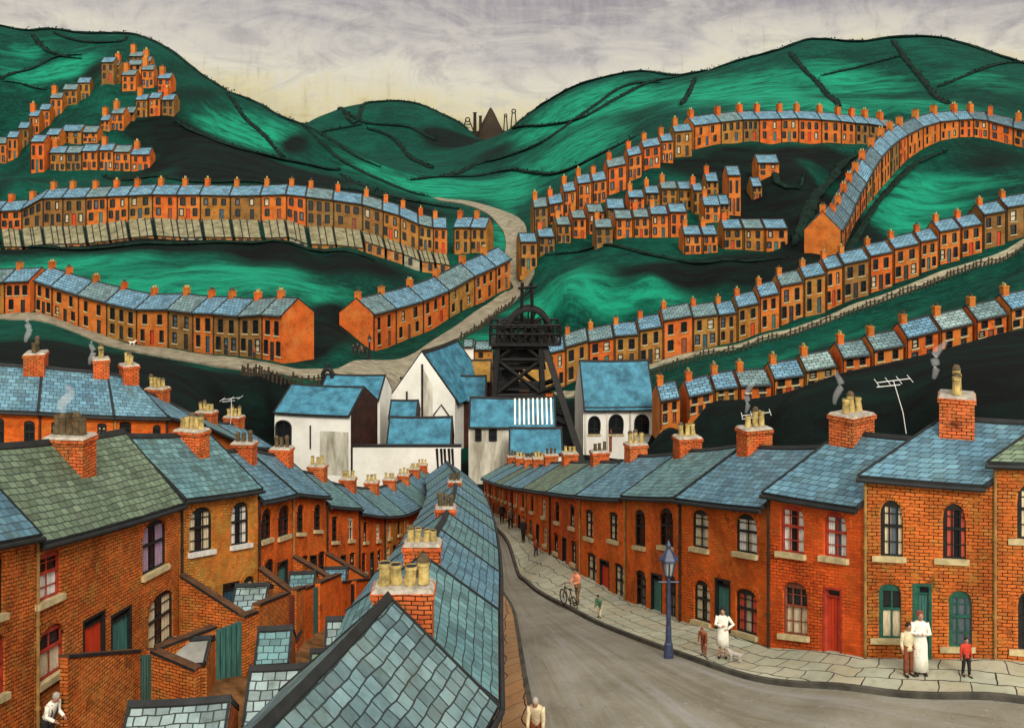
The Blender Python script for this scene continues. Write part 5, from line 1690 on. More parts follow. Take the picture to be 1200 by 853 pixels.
# winding tower
def tower():
    D = 115.0
    sc = F / D
    X = lambda u: (u - 600) / sc
    Z = lambda v: -(v - VH) / sc
    zb = -29.6
    root = thing('winding_tower', 'tall black steel winding tower with two wheels and raking legs', 'winding tower', Vector((X(612), D, zb)))
    I = 'dark_iron'
    def bar(mb, a, b, r):
        mb.tube([a, b], r, I, 4)
    y0, y1 = D - 2.2, D + 2.6
    legs = []
    for ub, ut in ((573, 586), (640, 632)):
        for y, yt in ((y0 - 1, y0), (y1 + 1, y1)):
            a, b = Vector((X(ub), y, zb)), Vector((X(ut), yt, Z(378)))
            m = MB(); bar(m, a, b, .38); m.build('tower_leg', root)
            legs.append((a, b))
    at = lambda l, f: l[0].lerp(l[1], f)
    for f0, f1 in ((.02, .28), (.28, .52), (.52, .76), (.76, .98)):
        for i, j in ((0, 1), (2, 3), (0, 2), (1, 3)):
            m = MB()
            bar(m, at(legs[i], f1), at(legs[j], f1), .25)
            bar(m, at(legs[i], f0), at(legs[j], f1), .24)
            bar(m, at(legs[j], f0), at(legs[i], f1), .24)
            m.build('cross_brace', root)
    for k, v in enumerate((482, 452, 428, 405)):
        m = MB()
        m.bbox(Vector((X(608), D, 0)), Vector((1, 0, 0)), Vector((0, 1, 0)), (X(640) - X(578)) / 2, 2.4, Z(v) - .14, Z(v) + .14, I)
        m.build('deck', root)
    # the boarded cage housing
    m = MB()
    m.bbox(Vector((X(598), D, 0)), Vector((1, 0, 0)), Vector((0, 1, 0)), 1.0, 1.0, zb, Z(400), I)
    m.build('cage_housing', root)
    m = MB()
    m.bbox(Vector((X(613), D + .4, 0)), Vector((1, 0, 0)), Vector((0, 1, 0)), 1.5, 1.0, Z(425), Z(400), I)
    m.build('boarding', root)
    # top platform with railings
    m = MB()
    m.bbox(Vector((X(614), D, 0)), Vector((1, 0, 0)), Vector((0, 1, 0)), (X(655) - X(574)) / 2, 3.2, Z(400) - .15, Z(400) + .2, I)
    m.build('platform', root)
    m = MB()
    for y in (D - 3.1, D + 3.1):
        for v in (378, 388):
            bar(m, Vector((X(575), y, Z(v))), Vector((X(654), y, Z(v))), .14)
        for u in range(575, 656, 8):
            bar(m, Vector((X(u), y, Z(400))), Vector((X(u), y, Z(377))), .13)
    m.build('railing', root)
    # wheels
    for y in (D - 1.2, D + 1.2):
        c = Vector((X(619), y, Z(386)))
        w = MB()
        n = 28
        r = 2.35
        w.tube([c + Vector((math.cos(2 * math.pi * k / n) * r, 0, math.sin(2 * math.pi * k / n) * r)) for k in range(n + 1)], .2, I, 6, cap=False)
        wh = w.build('winding_wheel', root)
        s = MB()
        for k in range(8):
            a = math.pi * k / 8
            d = Vector((math.cos(a) * r, 0, math.sin(a) * r))
            s.tube([c - d, c + d], .07, I, 4)
        s.tube([c - Vector((0, .5, 0)), c + Vector((0, .5, 0))], .4, I, 8)
        s.build('spoke', wh, root_loc(wh))
    # hoop over the wheels
    for y in (D - 2, D + 2):
        m = MB()
        pts = [Vector((X(620) + math.cos(math.pi * k / 14) * X(628), y, Z(398) + math.sin(math.pi * k / 14) * 3.7)) for k in range(15)]
        m.tube(pts, .26, I, 5)
        m.build('hoop', root)
    # masts
    for u in (611, 624):
        m = MB()
        bar(m, Vector((X(u), D, Z(385))), Vector((X(u + (1 if u < 615 else -1)), D, Z(331))), .2)
        m.build('mast', root)
    m = MB()
    bar(m, Vector((X(607), D, Z(338))), Vector((X(629), D, Z(336))), .18)
    bar(m, Vector((X(611), D, Z(350))), Vector((X(624), D, Z(338))), .12)
    m.build('crossbar', root)
    # raking legs
    for dy in (-2.2, 2.2):
        m = MB()
        a, b = Vector((X(634), D + dy * .8, Z(392))), Vector((X(684), D - 4 + dy * 1.3, zb))
        bar(m, a, b, .45)
        m.build('raking_leg', root)
        m = MB()
        bar(m, a.lerp(b, .35), Vector((X(620), D + dy, Z(460))), .3)
        bar(m, a.lerp(b, .62), Vector((X(632), D + dy, Z(480))), .3)
        bar(m, a.lerp(b, .8), Vector((X(640), D + dy, zb)), .3)
        m.build('cross_brace', root)
    m = MB()
    a0, b0 = Vector((X(634), D - 1.8, Z(392))), Vector((X(684), D - 4 - 2.9, zb))
    a1, b1 = Vector((X(634), D + 1.8, Z(392))), Vector((X(684), D - 4 + 2.9, zb))
    for f in (.2, .45, .7, .9):
        bar(m, a0.lerp(b0, f), a1.lerp(b1, f), .3)
        bar(m, a0.lerp(b0, f), a1.lerp(b1, min(1, f + .2)), .2)
    m.build('cross_brace', root)
tower()

# ---------------------------------------------------------------- the far pit on the skyline
c = Vector(((575 - 600) / F * 720, 720, 0))
zb = H(c.x, c.y)
top = -(126 - VH) / F * 720
mb = MB()
n = 22
rr = random.Random(3)
prof = [(1.25, 0), (1.0, .1), (.78, .28), (.55, .5), (.34, .72), (.16, .88), (.06, .97), (0.0, 1.0)]
rows = []
for f, h in prof:
    rows.append([Vector((c.x + math.cos(2 * math.pi * k / n) * f * 18 * (1 + rr.uniform(-.06, .06)), c.y + math.sin(2 * math.pi * k / n) * f * 18, zb - 6 + (top - zb + 6) * h)) for k in range(n)])
for i in range(len(rows) - 1):
    for k in range(n):
        j = (k + 1) % n
        mb.face([rows[i][k], rows[i][j], rows[i + 1][j], rows[i + 1][k]], 'spoil')
tip = mb.build('spoil_tip', None, Vector((c.x, c.y, zb)), smooth=True)
tag(tip, 'dark conical spoil tip on the skyline between the hills', 'spoil tip')
for u, vt, w, lab in ((556.5, 132, 1.1, 'taller thin chimney stack on the skyline left of the spoil tip'), (563, 136, 1.0, 'shorter thin chimney stack close against the skyline spoil tip')):
    q = P(u, vt, 715)
    mb = MB()
    mb.tube([Vector((q.x, q.y, H(q.x, q.y) - 2)), Vector((q.x, q.y, q.z - .6)), Vector((q.x, q.y, q.z - .5)), Vector((q.x, q.y, q.z))], [w * 1.2, w, w * 1.4, w * 1.4], 'spoil', 10)
    o = mb.build('chimney_stack', None, Vector((q.x, q.y, H(q.x, q.y))))
    tag(o, lab, 'chimney stack')
for u, vt, s, lab in ((548, 139, 1.3, 'tiny winding gear on the far skyline left of the stacks'), (592.5, 134, .8, 'tiny pointed winding gear just right of the skyline spoil tip'), (602, 129, 1.2, 'tiny arched winding gear farthest right on the skyline')):
    q = P(u, vt, 715)
    zg = H(q.x, q.y) - 1
    rt = thing('winding_gear', lab, 'winding gear', Vector((q.x, q.y, zg)), 'distant winding gear')
    for sx in (-1, 1):
        mb = MB()
        mb.tube([Vector((q.x + sx * 3.2 * s, q.y, zg)), Vector((q.x + sx * .8 * s, q.y, q.z - 1))], .45, 'spoil', 5)
        mb.build('leg', rt)
    mb = MB()
    mb.tube([Vector((q.x + math.cos(2 * math.pi * k / 12) * 1.2 * s, q.y, q.z - 1 + math.sin(2 * math.pi * k / 12) * 1.2 * s)) for k in range(13)], .45, 'spoil', 5)
    mb.build('wheel', rt)
    mb = MB()
    mb.tube([Vector((q.x - 2.1 * s, q.y, (zg + q.z) / 2)), Vector((q.x + 2.1 * s, q.y, (zg + q.z) / 2))], .4, 'spoil', 5)
    mb.build('crossbar', rt)
# ---------------------------------------------------------------- back yards and lane behind the left row
mat_plain('coping_dark', (.10, .045, .02, 1), .9, .5, 2.0)
mat_plain('lane_setts', (.16, .075, .028, 1), .95, .5, 1.6, .1, (.27, .13, .05, 1))
mb = MB()
lf = [P(u, vb, D) for u, vb, ve, D in L1]
rg = [p + Vector((-4.6, 0, 0)) for p in [P(u, vb, D) for u, vb, ve, D in C1]]
def xat(lst, y):
    return float(np.interp(y, [p.y for p in lst], [p.x for p in lst]))
ys = [14 + k * .8 for k in range(100)]
grid = [[ground(Vector((xat(lf, y) - .5 + (xat(rg, y) + .8 - xat(lf, y)) * k / 8, y, 0)), .12) for k in range(9)] for y in ys]
for i in range(len(ys) - 1):
    for k in range(8):
        mb.face([grid[i][k], grid[i][k + 1], grid[i + 1][k + 1], grid[i + 1][k]], 'lane_setts')
setting(mb.build('lane', None, Vector((0, 0, 0))))


def brick_wall(a, b, ha, hb, label, gate=None, brick='brick_worn', thick=.11, cope='coping_dark'):
    """free-standing wall from a to b (plan), height ha..hb above the ground; gate: (t0, t1, colour)"""
    a, b = ground(a), ground(b)
    d = Vector((b.x - a.x, b.y - a.y, 0)); Ln = d.length; d.normalize()
    n = Vector((-d.y, d.x, 0))
    root = thing('yard_wall', label, 'wall', (a + b) / 2, 'yard walls of the left row')
    base = lambda t: a.lerp(b, t)
    top = lambda t: (a.z + ha) + (b.z + hb - a.z - ha) * t
    mb = MB()
    ts = [0, 1] if not gate else [0, gate[0], gate[1], 1]
    for i in range(len(ts) - 1):
        if gate and i == 1:
            continue
        t0, t1 = ts[i], ts[i + 1]
        p0, p1 = base(t0), base(t1)
        lo = [(p0 + n * thick, p1 + n * thick), (p1 - n * thick, p0 - n * thick)]
        for (q0, q1), (s0, s1) in zip(lo, ((t0, t1), (t1, t0))):
            mb.face([Vector((q0.x, q0.y, q0.z - 1)), Vector((q1.x, q1.y, q1.z - 1)), Vector((q1.x, q1.y, top(s1))), Vector((q0.x, q0.y, top(s0)))][::-1], brick,
                    [(s0 * Ln, q0.z - 1), (s1 * Ln, q1.z - 1), (s1 * Ln, top(s1)), (s0 * Ln, top(s0))][::-1])
        for t, q in ((t0, p0), (t1, p1)):
            mb.face([Vector((q.x + n.x * thick, q.y + n.y * thick, q.z - 1)), Vector((q.x - n.x * thick, q.y - n.y * thick, q.z - 1)), Vector((q.x - n.x * thick, q.y - n.y * thick, top(t))), Vector((q.x + n.x * thick, q.y + n.y * thick, top(t)))], brick,
                    [(0, q.z - 1), (.2, q.z - 1), (.2, top(t)), (0, top(t))])
        mb.face([Vector((*(p0 + n * thick).xy, top(t0))), Vector((*(p1 + n * thick).xy, top(t1))), Vector((*(p1 - n * thick).xy, top(t1))), Vector((*(p0 - n * thick).xy, top(t0)))], brick)
    mb.build('wall', root)
    c = MB()
    for i in range(len(ts) - 1):
        if gate and i == 1:
            continue
        t0, t1 = ts[i], ts[i + 1]
        p0, p1 = base(t0), base(t1)
        w = thick + .05
        q = []
        for p, t in ((p0, t0), (p1, t1)):
            z = top(t)
            q.append([Vector((*(p + n * w).xy, z)), Vector((*(p + n * w).xy, z + .09)), Vector((*(p - n * w).xy, z + .09)), Vector((*(p - n * w).xy, z))])
        for k in range(4):
            j = (k + 1) % 4
            c.face([q[0][k], q[1][k], q[1][j], q[0][j]], 'lead' if k != 1 else cope)
        c.face(q[0], cope); c.face(q[1][::-1], cope)
    c.build('coping', root)
    if gate:
        t0, t1 = gate[0], gate[1]
        k = 5
        m = MB()
        for i in range(k):
            s0 = t0 + (t1 - t0) * (i + .06) / k; s1 = t0 + (t1 - t0) * (i + .94) / k
            p0, p1 = base(s0), base(s1)
            for sg in (1, -1):
                f = [Vector((*(p0 + n * .04 * sg).xy, p0.z + .05)), Vector((*(p1 + n * .04 * sg).xy, p1.z + .05)), Vector((*(p1 + n * .04 * sg).xy, top(s1) - .12)), Vector((*(p0 + n * .04 * sg).xy, top(s0) - .12))]
                m.face(f if sg < 0 else f[::-1], gate[2])
        p0, p1 = base(t0), base(t1)
        m.face([Vector((p0.x, p0.y, p0.z + .1)), Vector((p1.x, p1.y, p1.z + .1)), Vector((p1.x, p1.y, top(t1) - .2)), Vector((p0.x, p0.y, top(t0) - .2))], 'door_dark')
        m.build('gate', root)
    return root


V2 = lambda x, y: Vector((x, y, 0))
nodes = [V2(P(u, vb, D).x, D) for u, vb, ve, D in L1]
# boundary walls between yards
brick_wall(V2(-11.45, 31.35), V2(-9.8, 30.6), 1.9, 1.7, 'low brick return wall running into the lane below the teal back door')
brick_wall(V2(-12.1, 36.0), V2(-9.2, 35.2), 2.5, 1.9, 'sloping brick yard wall between the mossy roofed house and the ochre house')
brick_wall(V2(-10.5, 41.0), V2(-8.6, 40.2), 2.3, 1.8, 'brick yard wall below the blue door, meeting the lane')
brick_wall(V2(-10.2, 46.0), V2(-8.0, 45.4), 2.2, 1.8, 'orange yard wall below the third house along from the mossy roof')
brick_wall(V2(-9.6, 51.0), V2(-7.4, 50.4), 2.2, 1.8, 'orange yard wall below the narrow black windows', None, 'brick_orange')
# lane-side walls with gates
brick_wall(V2(-12.15, 26.6), V2(-11.5, 31.4), 3.5, 1.9, 'tall worn brick lane wall in front of the red and green doors', (.80, .97, 'door_teal'))
brick_wall(V2(-11.4, 31.5), V2(-9.2, 35.2), 1.9, 2.3, 'brick lane wall with a slatted teal gate beside the grey lean-to', (.55, .84, 'door_teal'))
brick_wall(V2(-9.2, 35.3), V2(-8.6, 40.2), 2.5, 2.3, 'soot stained lane wall with brown gate below the blue door', (.62, .80, 'door_brown'))
brick_wall(V2(-8.6, 40.3), V2(-8.0, 45.4), 2.2, 2.2, 'orange lane wall with dark green gate under the arched windows', (.2, .38, 'door_teal'), 'brick_orange')
brick_wall(V2(-8.0, 45.5), V2(-7.4, 50.4), 1.8, 1.7, 'farthest lane wall with a dark gate, left of the roof ridges', (.3, .48, 'door_dark'), 'brick_orange')


def outhouse(label, x, y, wx, wy, h, rise, slate, doorm='door_teal', brick='brick_worn', ang=0.12, name='outhouse'):
    d = V2(math.cos(ang), math.sin(ang)); q = V2(-d.y, d.x)
    c = V2(x, y) - q * (wy / 2)
    z = min(H(x + sx * wx / 2, y + sy * wy / 2) for sx in (-1, 1) for sy in (-1, 1))
    A, B = c - d * wx / 2, c + d * wx / 2
    A.z = B.z = z
    fr = Fr(A, B, q, q.copy(), wy, h, h, rise)
    root = thing(name, label, 'outhouse', (A + B) / 2, 'slate roofed outhouses in the yards')
    op = [(.3, .62, .01, .85)]
    wall_mesh(fr, op, brick).build('wall', root)
    mb, ve, ri = roof_mesh(fr, slate, 'lead', .09, ov=.18, nt=4)
    mb.build('roof', root)
    door(fr, root, op[0], doorm)
    return root


outhouse('outhouse with cracked blue slates at the bottom edge, beside the lane', -8.9, 26.3, 2.7, 2.4, 2.1, .8, 'slate_yard', 'door_teal')
outhouse('small outhouse with pale slate roof between lane wall and the big near roof', -6.7, 28.6, 1.9, 2.6, 2.3, .8, 'slate_yard', 'door_brown')
outhouse('tiny slate roofed outhouse tucked behind the big near roof ridge', -6.0, 35.0, 1.3, 2.0, 2.0, .7, 'slate_yard', 'door_dark')
outhouse('grey roofed lean-to shed against the wall of the mossy roofed house', -10.7, 32.6, 1.4, 1.6, 1.5, .3, 'concrete_grey', 'door_dark')
outhouse('pale slated shed against the lane wall below the ochre house', -9.95, 37.6, 1.3, 2.4, 2.2, .5, 'slate_yard', 'door_dark')
outhouse('small dark roofed coal shed in the yard of the arched windows house', -9.3, 43.6, 1.2, 1.9, 1.9, .45, 'slate_teal', 'door_brown')
outhouse('blue slated wash house at the lower left corner of the yards', -11.9, 23.6, 1.6, 2.0, 1.6, .5, 'slate_blue', 'door_brown')
outhouse('dark slated lean-to against the back of the big near roof, lane side', -5.9, 31.8, 1.3, 2.2, 2.0, .5, 'slate_green', 'door_brown')
outhouse('slate roofed coal shed between two lane walls, below the blue door', -8.1, 33.6, 1.2, 1.8, 1.9, .6, 'slate_teal', 'door_brown')
outhouse('low shed with teal slates in the yard under the narrow black windows', -8.7, 48.4, 1.2, 2.2, 1.9, .45, 'slate_blue', 'door_dark')
# steps by the blue door
rt = thing('yard_steps', 'dark brick steps going down from the blue door to the lane', 'steps', ground(V2(-9.5, 39)))
mb = MB()
zg = H(-9.5, 39)
for k in range(7):
    mb.bbox(V2(-10.3 + k * .28, 39.0 + k * .02), V2(1, 0), V2(0, 1), .15, .55, zg - 1, zg + 1.5 - k * .22, 'brick_stack')
    mb.bbox(V2(-10.3 + k * .28, 39.0 + k * .02), V2(1, 0), V2(0, 1), .165, .57, zg + 1.5 - k * .22, zg + 1.54 - k * .22, 'lead')
mb.build('flight', rt)

# ---------------------------------------------------------------- pale-roofed sheds in front of the long terrace
for i in range(len(T3) - 1):
    (u0, va, _, Da), (u1, vb, _, Db) = T3[i], T3[i + 1]
    w = (u1 - u0)
    a0, a1 = u0 + w * R.uniform(.02, .12), u1 - w * R.uniform(.02, .14)
    la = lambda u: va + (vb - va) * (u - u0) / w
    fB = 28 if i < 16 else 20
    A = P(a0 + 4, la(a0) + fB, Da - 10); B = P(a1 + 4, la(a1) + fB, Db - 10)
    A.z += 0.0
    lab = '%s pale roofed yard shed from the left edge, in front of the long terrace' % ORD[i]
    rt = thing('yard_shed', lab, 'shed', (A + B) / 2, 'pale roofed yard sheds')
    hz = 1.25
    A1, B1 = A + Vector((0, 0, hz)), B + Vector((0, 0, hz))
    A2, B2 = P(a0, la(a0) + 1.5, Da - 1.2), P(a1, la(a1) + 1.5, Db - 1.2)
    dn = Vector((0, 0, -2.5))
    mb = MB()
    wm = R.choice(['stone_orange', 'stone_orange', 'stone_pale', 'far_ochre'])
    mb.face([A + dn, B + dn, B1, A1], wm)
    A2g, B2g = Vector((A2.x, A2.y, A.z - 2.5)), Vector((B2.x, B2.y, B.z - 2.5))
    mb.face([A2g, A + dn, A1, A2], wm); mb.face([B + dn, B2g, B2, B1], wm); mb.face([B2g, A2g, A2, B2], wm)
    mb.build('wall', rt)
    mb = MB()
    e = (B1 - A1).normalized() * .15
    f = Vector((0, -.35, -.12)); up = Vector((0, 0, .12)); t_ = Vector((0, 0, .12))
    q = [A1 - e + f + up, B1 + e + f + up, B2 + e + up, A2 - e + up]
    mb.face(q2 := [p + t_ for p in q], 'shed_roof')
    for k in range(4):
        j = (k + 1) % 4
        mb.face([q[k], q[j], q2[j], q2[k]], 'lead')
    # battens
    for s in (.0, R.uniform(.25, .45), R.uniform(.55, .75), .985):
        p0, p1 = q2[0].lerp(q2[1], s), q2[3].lerp(q2[2], s)
        mb.tube([p0, p1], .13, 'lead', 4)
    mb.build('roof', rt)
    mb = MB()
    n = max(1, int(w / 12))
    for k in range(n):
        s = (k + R.uniform(.3, .7)) / n
        c = A.lerp(B, s)
        mb = MB()
        mb.bbox(Vector((c.x, c.y - .05, 0)), Vector((1, 0, 0)), Vector((0, 1, 0)), .45, .12, c.z - .5, c.z + hz * .8, 'door_dark')
        mb.build('door', rt)

# ---------------------------------------------------------------- hedges on the hills
def hedge(px, h, w, label, dmin=180, dens=1.0, leaf=1.0):
    h *= .45; w *= .5; leaf *= .45; dens *= 2.2
    pts = [hit(u, v, dmin) for u, v in px]
    line = []
    for i in range(len(pts) - 1):
        p0, p1, p2, p3 = pts[max(i - 1, 0)], pts[i], pts[i + 1], pts[min(i + 2, len(pts) - 1)]
        n = max(2, int((p2 - p1).length / 3.0))
        n = min(n, 40)
        for k in range(n):
            t = k / n
            q = 0.5 * ((2 * p1) + (p2 - p0) * t + (2 * p0 - 5 * p1 + 4 * p2 - p3) * t * t + (3 * p1 - p0 - 3 * p2 + p3) * t ** 3)
            line.append(ground(q))
    line.append(ground(pts[-1]))
    if len(line) < 2:
        return
    mb = MB()
    ends = [min(1, (min(i, len(line) - 1 - i) + 1) / 4) for i in range(len(line))]
    rad = [(w * .5 * ends[i] * R.uniform(.75, 1.25), h * .5 * ends[i] * R.uniform(.7, 1.3)) for i in range(len(line))]
    mb.tube([p + Vector((0, 0, h * .3)) for p in line], rad, 'hedge_leaf', 6)
    for i in range(len(line) - 1):
        for k in range(int(5 * dens)):
            q = line[i].lerp(line[i + 1], R.random())
            c = q + Vector((R.gauss(0, w * .28), R.gauss(0, w * .28), abs(R.gauss(h * .45, h * .3))))
            s = leaf * R.uniform(.4, 1.1)
            ax = Vector((R.uniform(-1, 1), R.uniform(-1, 1), R.uniform(-1, 1))).normalized()
            ay = ax.cross(Vector((R.uniform(-1, 1), R.uniform(-1, 1), R.uniform(-1, 1)))).normalized()
            mb.face([c - ax * s - ay * s * .5, c + ax * s * .3 - ay * s, c + ax * s, c + ay * s * .8 - ax * s * .2], 'hedge_leaf')
    o = mb.build('hedge', None, pts[0])
    tag(o, label, 'hedge', 'hedges and scrub lines on the hills')


HEDGES = [
    ([(-60, 30), (0, 31), (60, 35), (120, 40), (160, 42), (200, 61), (250, 98), (266, 107)], 3.0, 5, 'dark scrub along the crest of the big left hill', 380),
    ([(268, 108), (300, 121), (330, 138), (357, 148), (390, 166), (420, 186), (446, 197)], 2.6, 5, 'dark scrub down the right shoulder of the left hill', 360),
    ([(0, 94), (18, 86), (60, 70), (96, 65)], 2.0, 4.5, 'hedge curving across the upper left hill below the crest', 300),
    ([(38, 42), (52, 57), (72, 66), (96, 70)], 2.0, 4.5, 'short hedge dropping from the left hill crest to the curving hedge', 300),
    ([(62, 39), (100, 50), (138, 50), (150, 44)], 2.0, 4, 'looped hedge just below the left hill crest', 300),
    ([(0, 96), (25, 99), (55, 106)], 1.8, 4, 'low hedge at the left edge above the stepped hill houses', 280),
    ([(266, 110), (286, 138), (310, 160), (334, 188)], 2.4, 4.5, 'hedge running straight down the left hill right of the black patch', 300),
    ([(205, 142), (240, 160), (290, 178), (334, 189), (400, 200)], 2.4, 5, 'dark hedge along the top of the black patch on the left hill', 280),
    ([(355, 149), (385, 176), (430, 205), (470, 222), (505, 232)], 2.2, 4.5, 'hedge from the hill notch down to the valley road', 280),
    ([(402, 131), (424, 143), (450, 147), (482, 151), (512, 166)], 3.5, 7, 'hedge across the middle of the round central hill', 500),
    ([(360, 160), (395, 152), (424, 147)], 3.5, 6, 'hedge on the left flank of the round central hill', 500),
    ([(430, 151), (470, 172), (506, 200)], 3.5, 6, 'hedge running down the front of the round central hill', 450),
    ([(342, 157), (360, 144), (400, 127.5), (430, 121.5), (470, 119.5), (500, 126.5), (525, 138.5), (548, 152)], 4, 8, 'dark scrub along the round crest of the central hill', 560),
    ([(600, 151), (625, 131), (650, 115), (675, 102), (700, 94), (730, 87), (760, 85), (800, 89), (830, 83)], 3.5, 7, 'dark scrub along the lower left crest of the right hill', 480),
    ([(832, 83), (860, 74), (890, 66), (920, 57), (945, 48), (975, 48), (1000, 50), (1040, 46), (1080, 44), (1110, 47), (1150, 59), (1175, 68), (1215, 80)], 3.5, 7, 'dark scrub along the high crest of the right hill', 420),
    ([(520, 208), (555, 195), (590, 186), (640, 165), (690, 130), (725, 105), (752, 98), (775, 98)], 3, 6, 'long hedge sweeping up the right hill from the valley', 350),
    ([(600, 152), (640, 148), (680, 140), (720, 118), (760, 98), (800, 90)], 3, 6, 'hedge parallel above the long sweeping hedge on the right hill', 420),
    ([(480, 212), (540, 208), (600, 200), (650, 205), (700, 213), (745, 215)], 2.6, 5, 'hedge along the foot of the right hill above the light meadow', 330),
    ([(815, 92), (808, 108), (798, 124)], 2.4, 4.5, 'short hedge above the top right terrace, farthest left', 330),
    ([(925, 63), (945, 85), (965, 106), (984, 128)], 2.4, 5, 'hedge dropping from the high crest to the middle of the top terrace', 300),
    ([(962, 90), (1000, 81), (1056, 67)], 2.2, 4, 'thin rising hedge between two long hedges on the right hill', 300),
    ([(1046, 48), (1060, 68), (1085, 99), (1112, 123)], 2.4, 5, 'long hedge dropping from the crest toward the steep terrace bend', 300),
    ([(1098, 103), (1140, 86), (1205, 75)], 2.2, 4.5, 'hedge rising to the right edge below the high crest', 300),
    ([(985, 312), (1010, 268), (1040, 225), (1075, 192), (1110, 178)], 1.6, 3.5, 'dark hedge below the steep terrace, following its curve', 170),
    ([(930, 290), (945, 255), (960, 225), (985, 195), (1010, 180)], 2.0, 5, 'scrub line behind the steep terrace climbing from the tall gable', 190),
    ([(905, 190), (912, 215), (935, 222), (942, 205)], 1.4, 3, 'looped hedge beside the lone house on the right hill', 200),
    ([(0, 285), (60, 291), (140, 290), (220, 287), (300, 286), (380, 296), (440, 306)], 1.8, 4, 'dark hedge under the yard sheds above the left meadow', 190),
    ([(400, 205), (450, 228), (500, 240), (540, 246)], 1.8, 4, 'hedge above the right end of the long left terrace', 260),
    ([(640, 300), (700, 290), (780, 303), (850, 306), (920, 303)], 1.5, 3, 'low dark scrub below the crowded right hill rows', 170),
    ([(120, 207), (200, 210), (300, 214), (400, 222), (470, 238)], 1.5, 3.5, 'scrub strip behind the chimneys of the long left terrace', 240),
]
for px, h, w, lab, dm in HEDGES:
    hedge(px, h, w, lab, dm, leaf=.0022 * dm + .2)


# ---------------------------------------------------------------- post and rail fences along the roads
def fence(px, label, n, h=1.1, dmin=100):
    pts = [hit(u, v, dmin) for u, v in px]
    seg = [0]
    for i in range(len(pts) - 1):
        seg.append(seg[-1] + (pts[i + 1] - pts[i]).length)
    rt = thing('fence', label, 'fence', ground(pts[0]), 'rough fences along the pale roads')
    prev = None
    rail = MB()
    for k in range(n):
        s = seg[-1] * k / (n - 1)
        i = max(j for j in range(len(seg)) if seg[j] <= s + 1e-6)
        i = min(i, len(pts) - 2)
        q = pts[i].lerp(pts[i + 1], (s - seg[i]) / max(.01, seg[i + 1] - seg[i]))
        q = ground(q)
        mb = MB()
        t = Vector((R.uniform(-.15, .15), R.uniform(-.1, .1), h * R.uniform(.7, 1.3)))
        mb.tube([q - Vector((0, 0, .3)), q + t], [.16, .12], 'wood_dark', 5)
        mb.build('post', rt)
        top = q + t * .7
        if prev is not None:
            rail.tube([prev, top], .1, 'wood_dark', 4)
        prev = top
    rail.build('rail', rt)


fence([(760, 441), (790, 432), (830, 419.5), (900, 402), (950, 386), (1000, 368), (1050, 350), (1100, 332), (1150, 313), (1200, 293)], 'rough dark fence along the lower side of the long pale right road', 88)
fence([(505, 425), (530, 408), (560, 388), (590, 365), (604, 352)], 'rough dark fence below the road climbing past the short terrace', 40)
fence([(284, 440), (310, 444), (345, 449), (380, 451)], 'short dark fence below the road above the white colliery block', 22, 1.2)
fence([(470, 448), (490, 437), (505, 425)], 'short dark fence at the road bend beside the gabled hall', 9)
# ---------------------------------------------------------------- people
def skin_mesh(verts, edges, radii):
    me = bpy.data.meshes.new('tmp')
    me.from_pydata([tuple(v) for v in verts], edges, [])
    o = bpy.data.objects.new('tmp', me)
    COL.objects.link(o)
    md = o.modifiers.new('s', 'SKIN')
    md.use_smooth_shade = True
    for i, r in enumerate(radii):
        d = me.skin_vertices[0].data[i]
        d.radius = r if isinstance(r, tuple) else (r, r)
        d.use_root = i == 0
    sb = o.modifiers.new('b', 'SUBSURF'); sb.levels = 2; sb.render_levels = 2
    dg = bpy.context.evaluated_depsgraph_get()
    ev = o.evaluated_get(dg)
    m2 = bpy.data.meshes.new_from_object(ev)
    vs = [v.co.copy() for v in m2.vertices]
    fs = [tuple(p.vertices) for p in m2.polygons]
    bpy.data.objects.remove(o)
    bpy.data.meshes.remove(me); bpy.data.meshes.remove(m2)
    return vs, fs


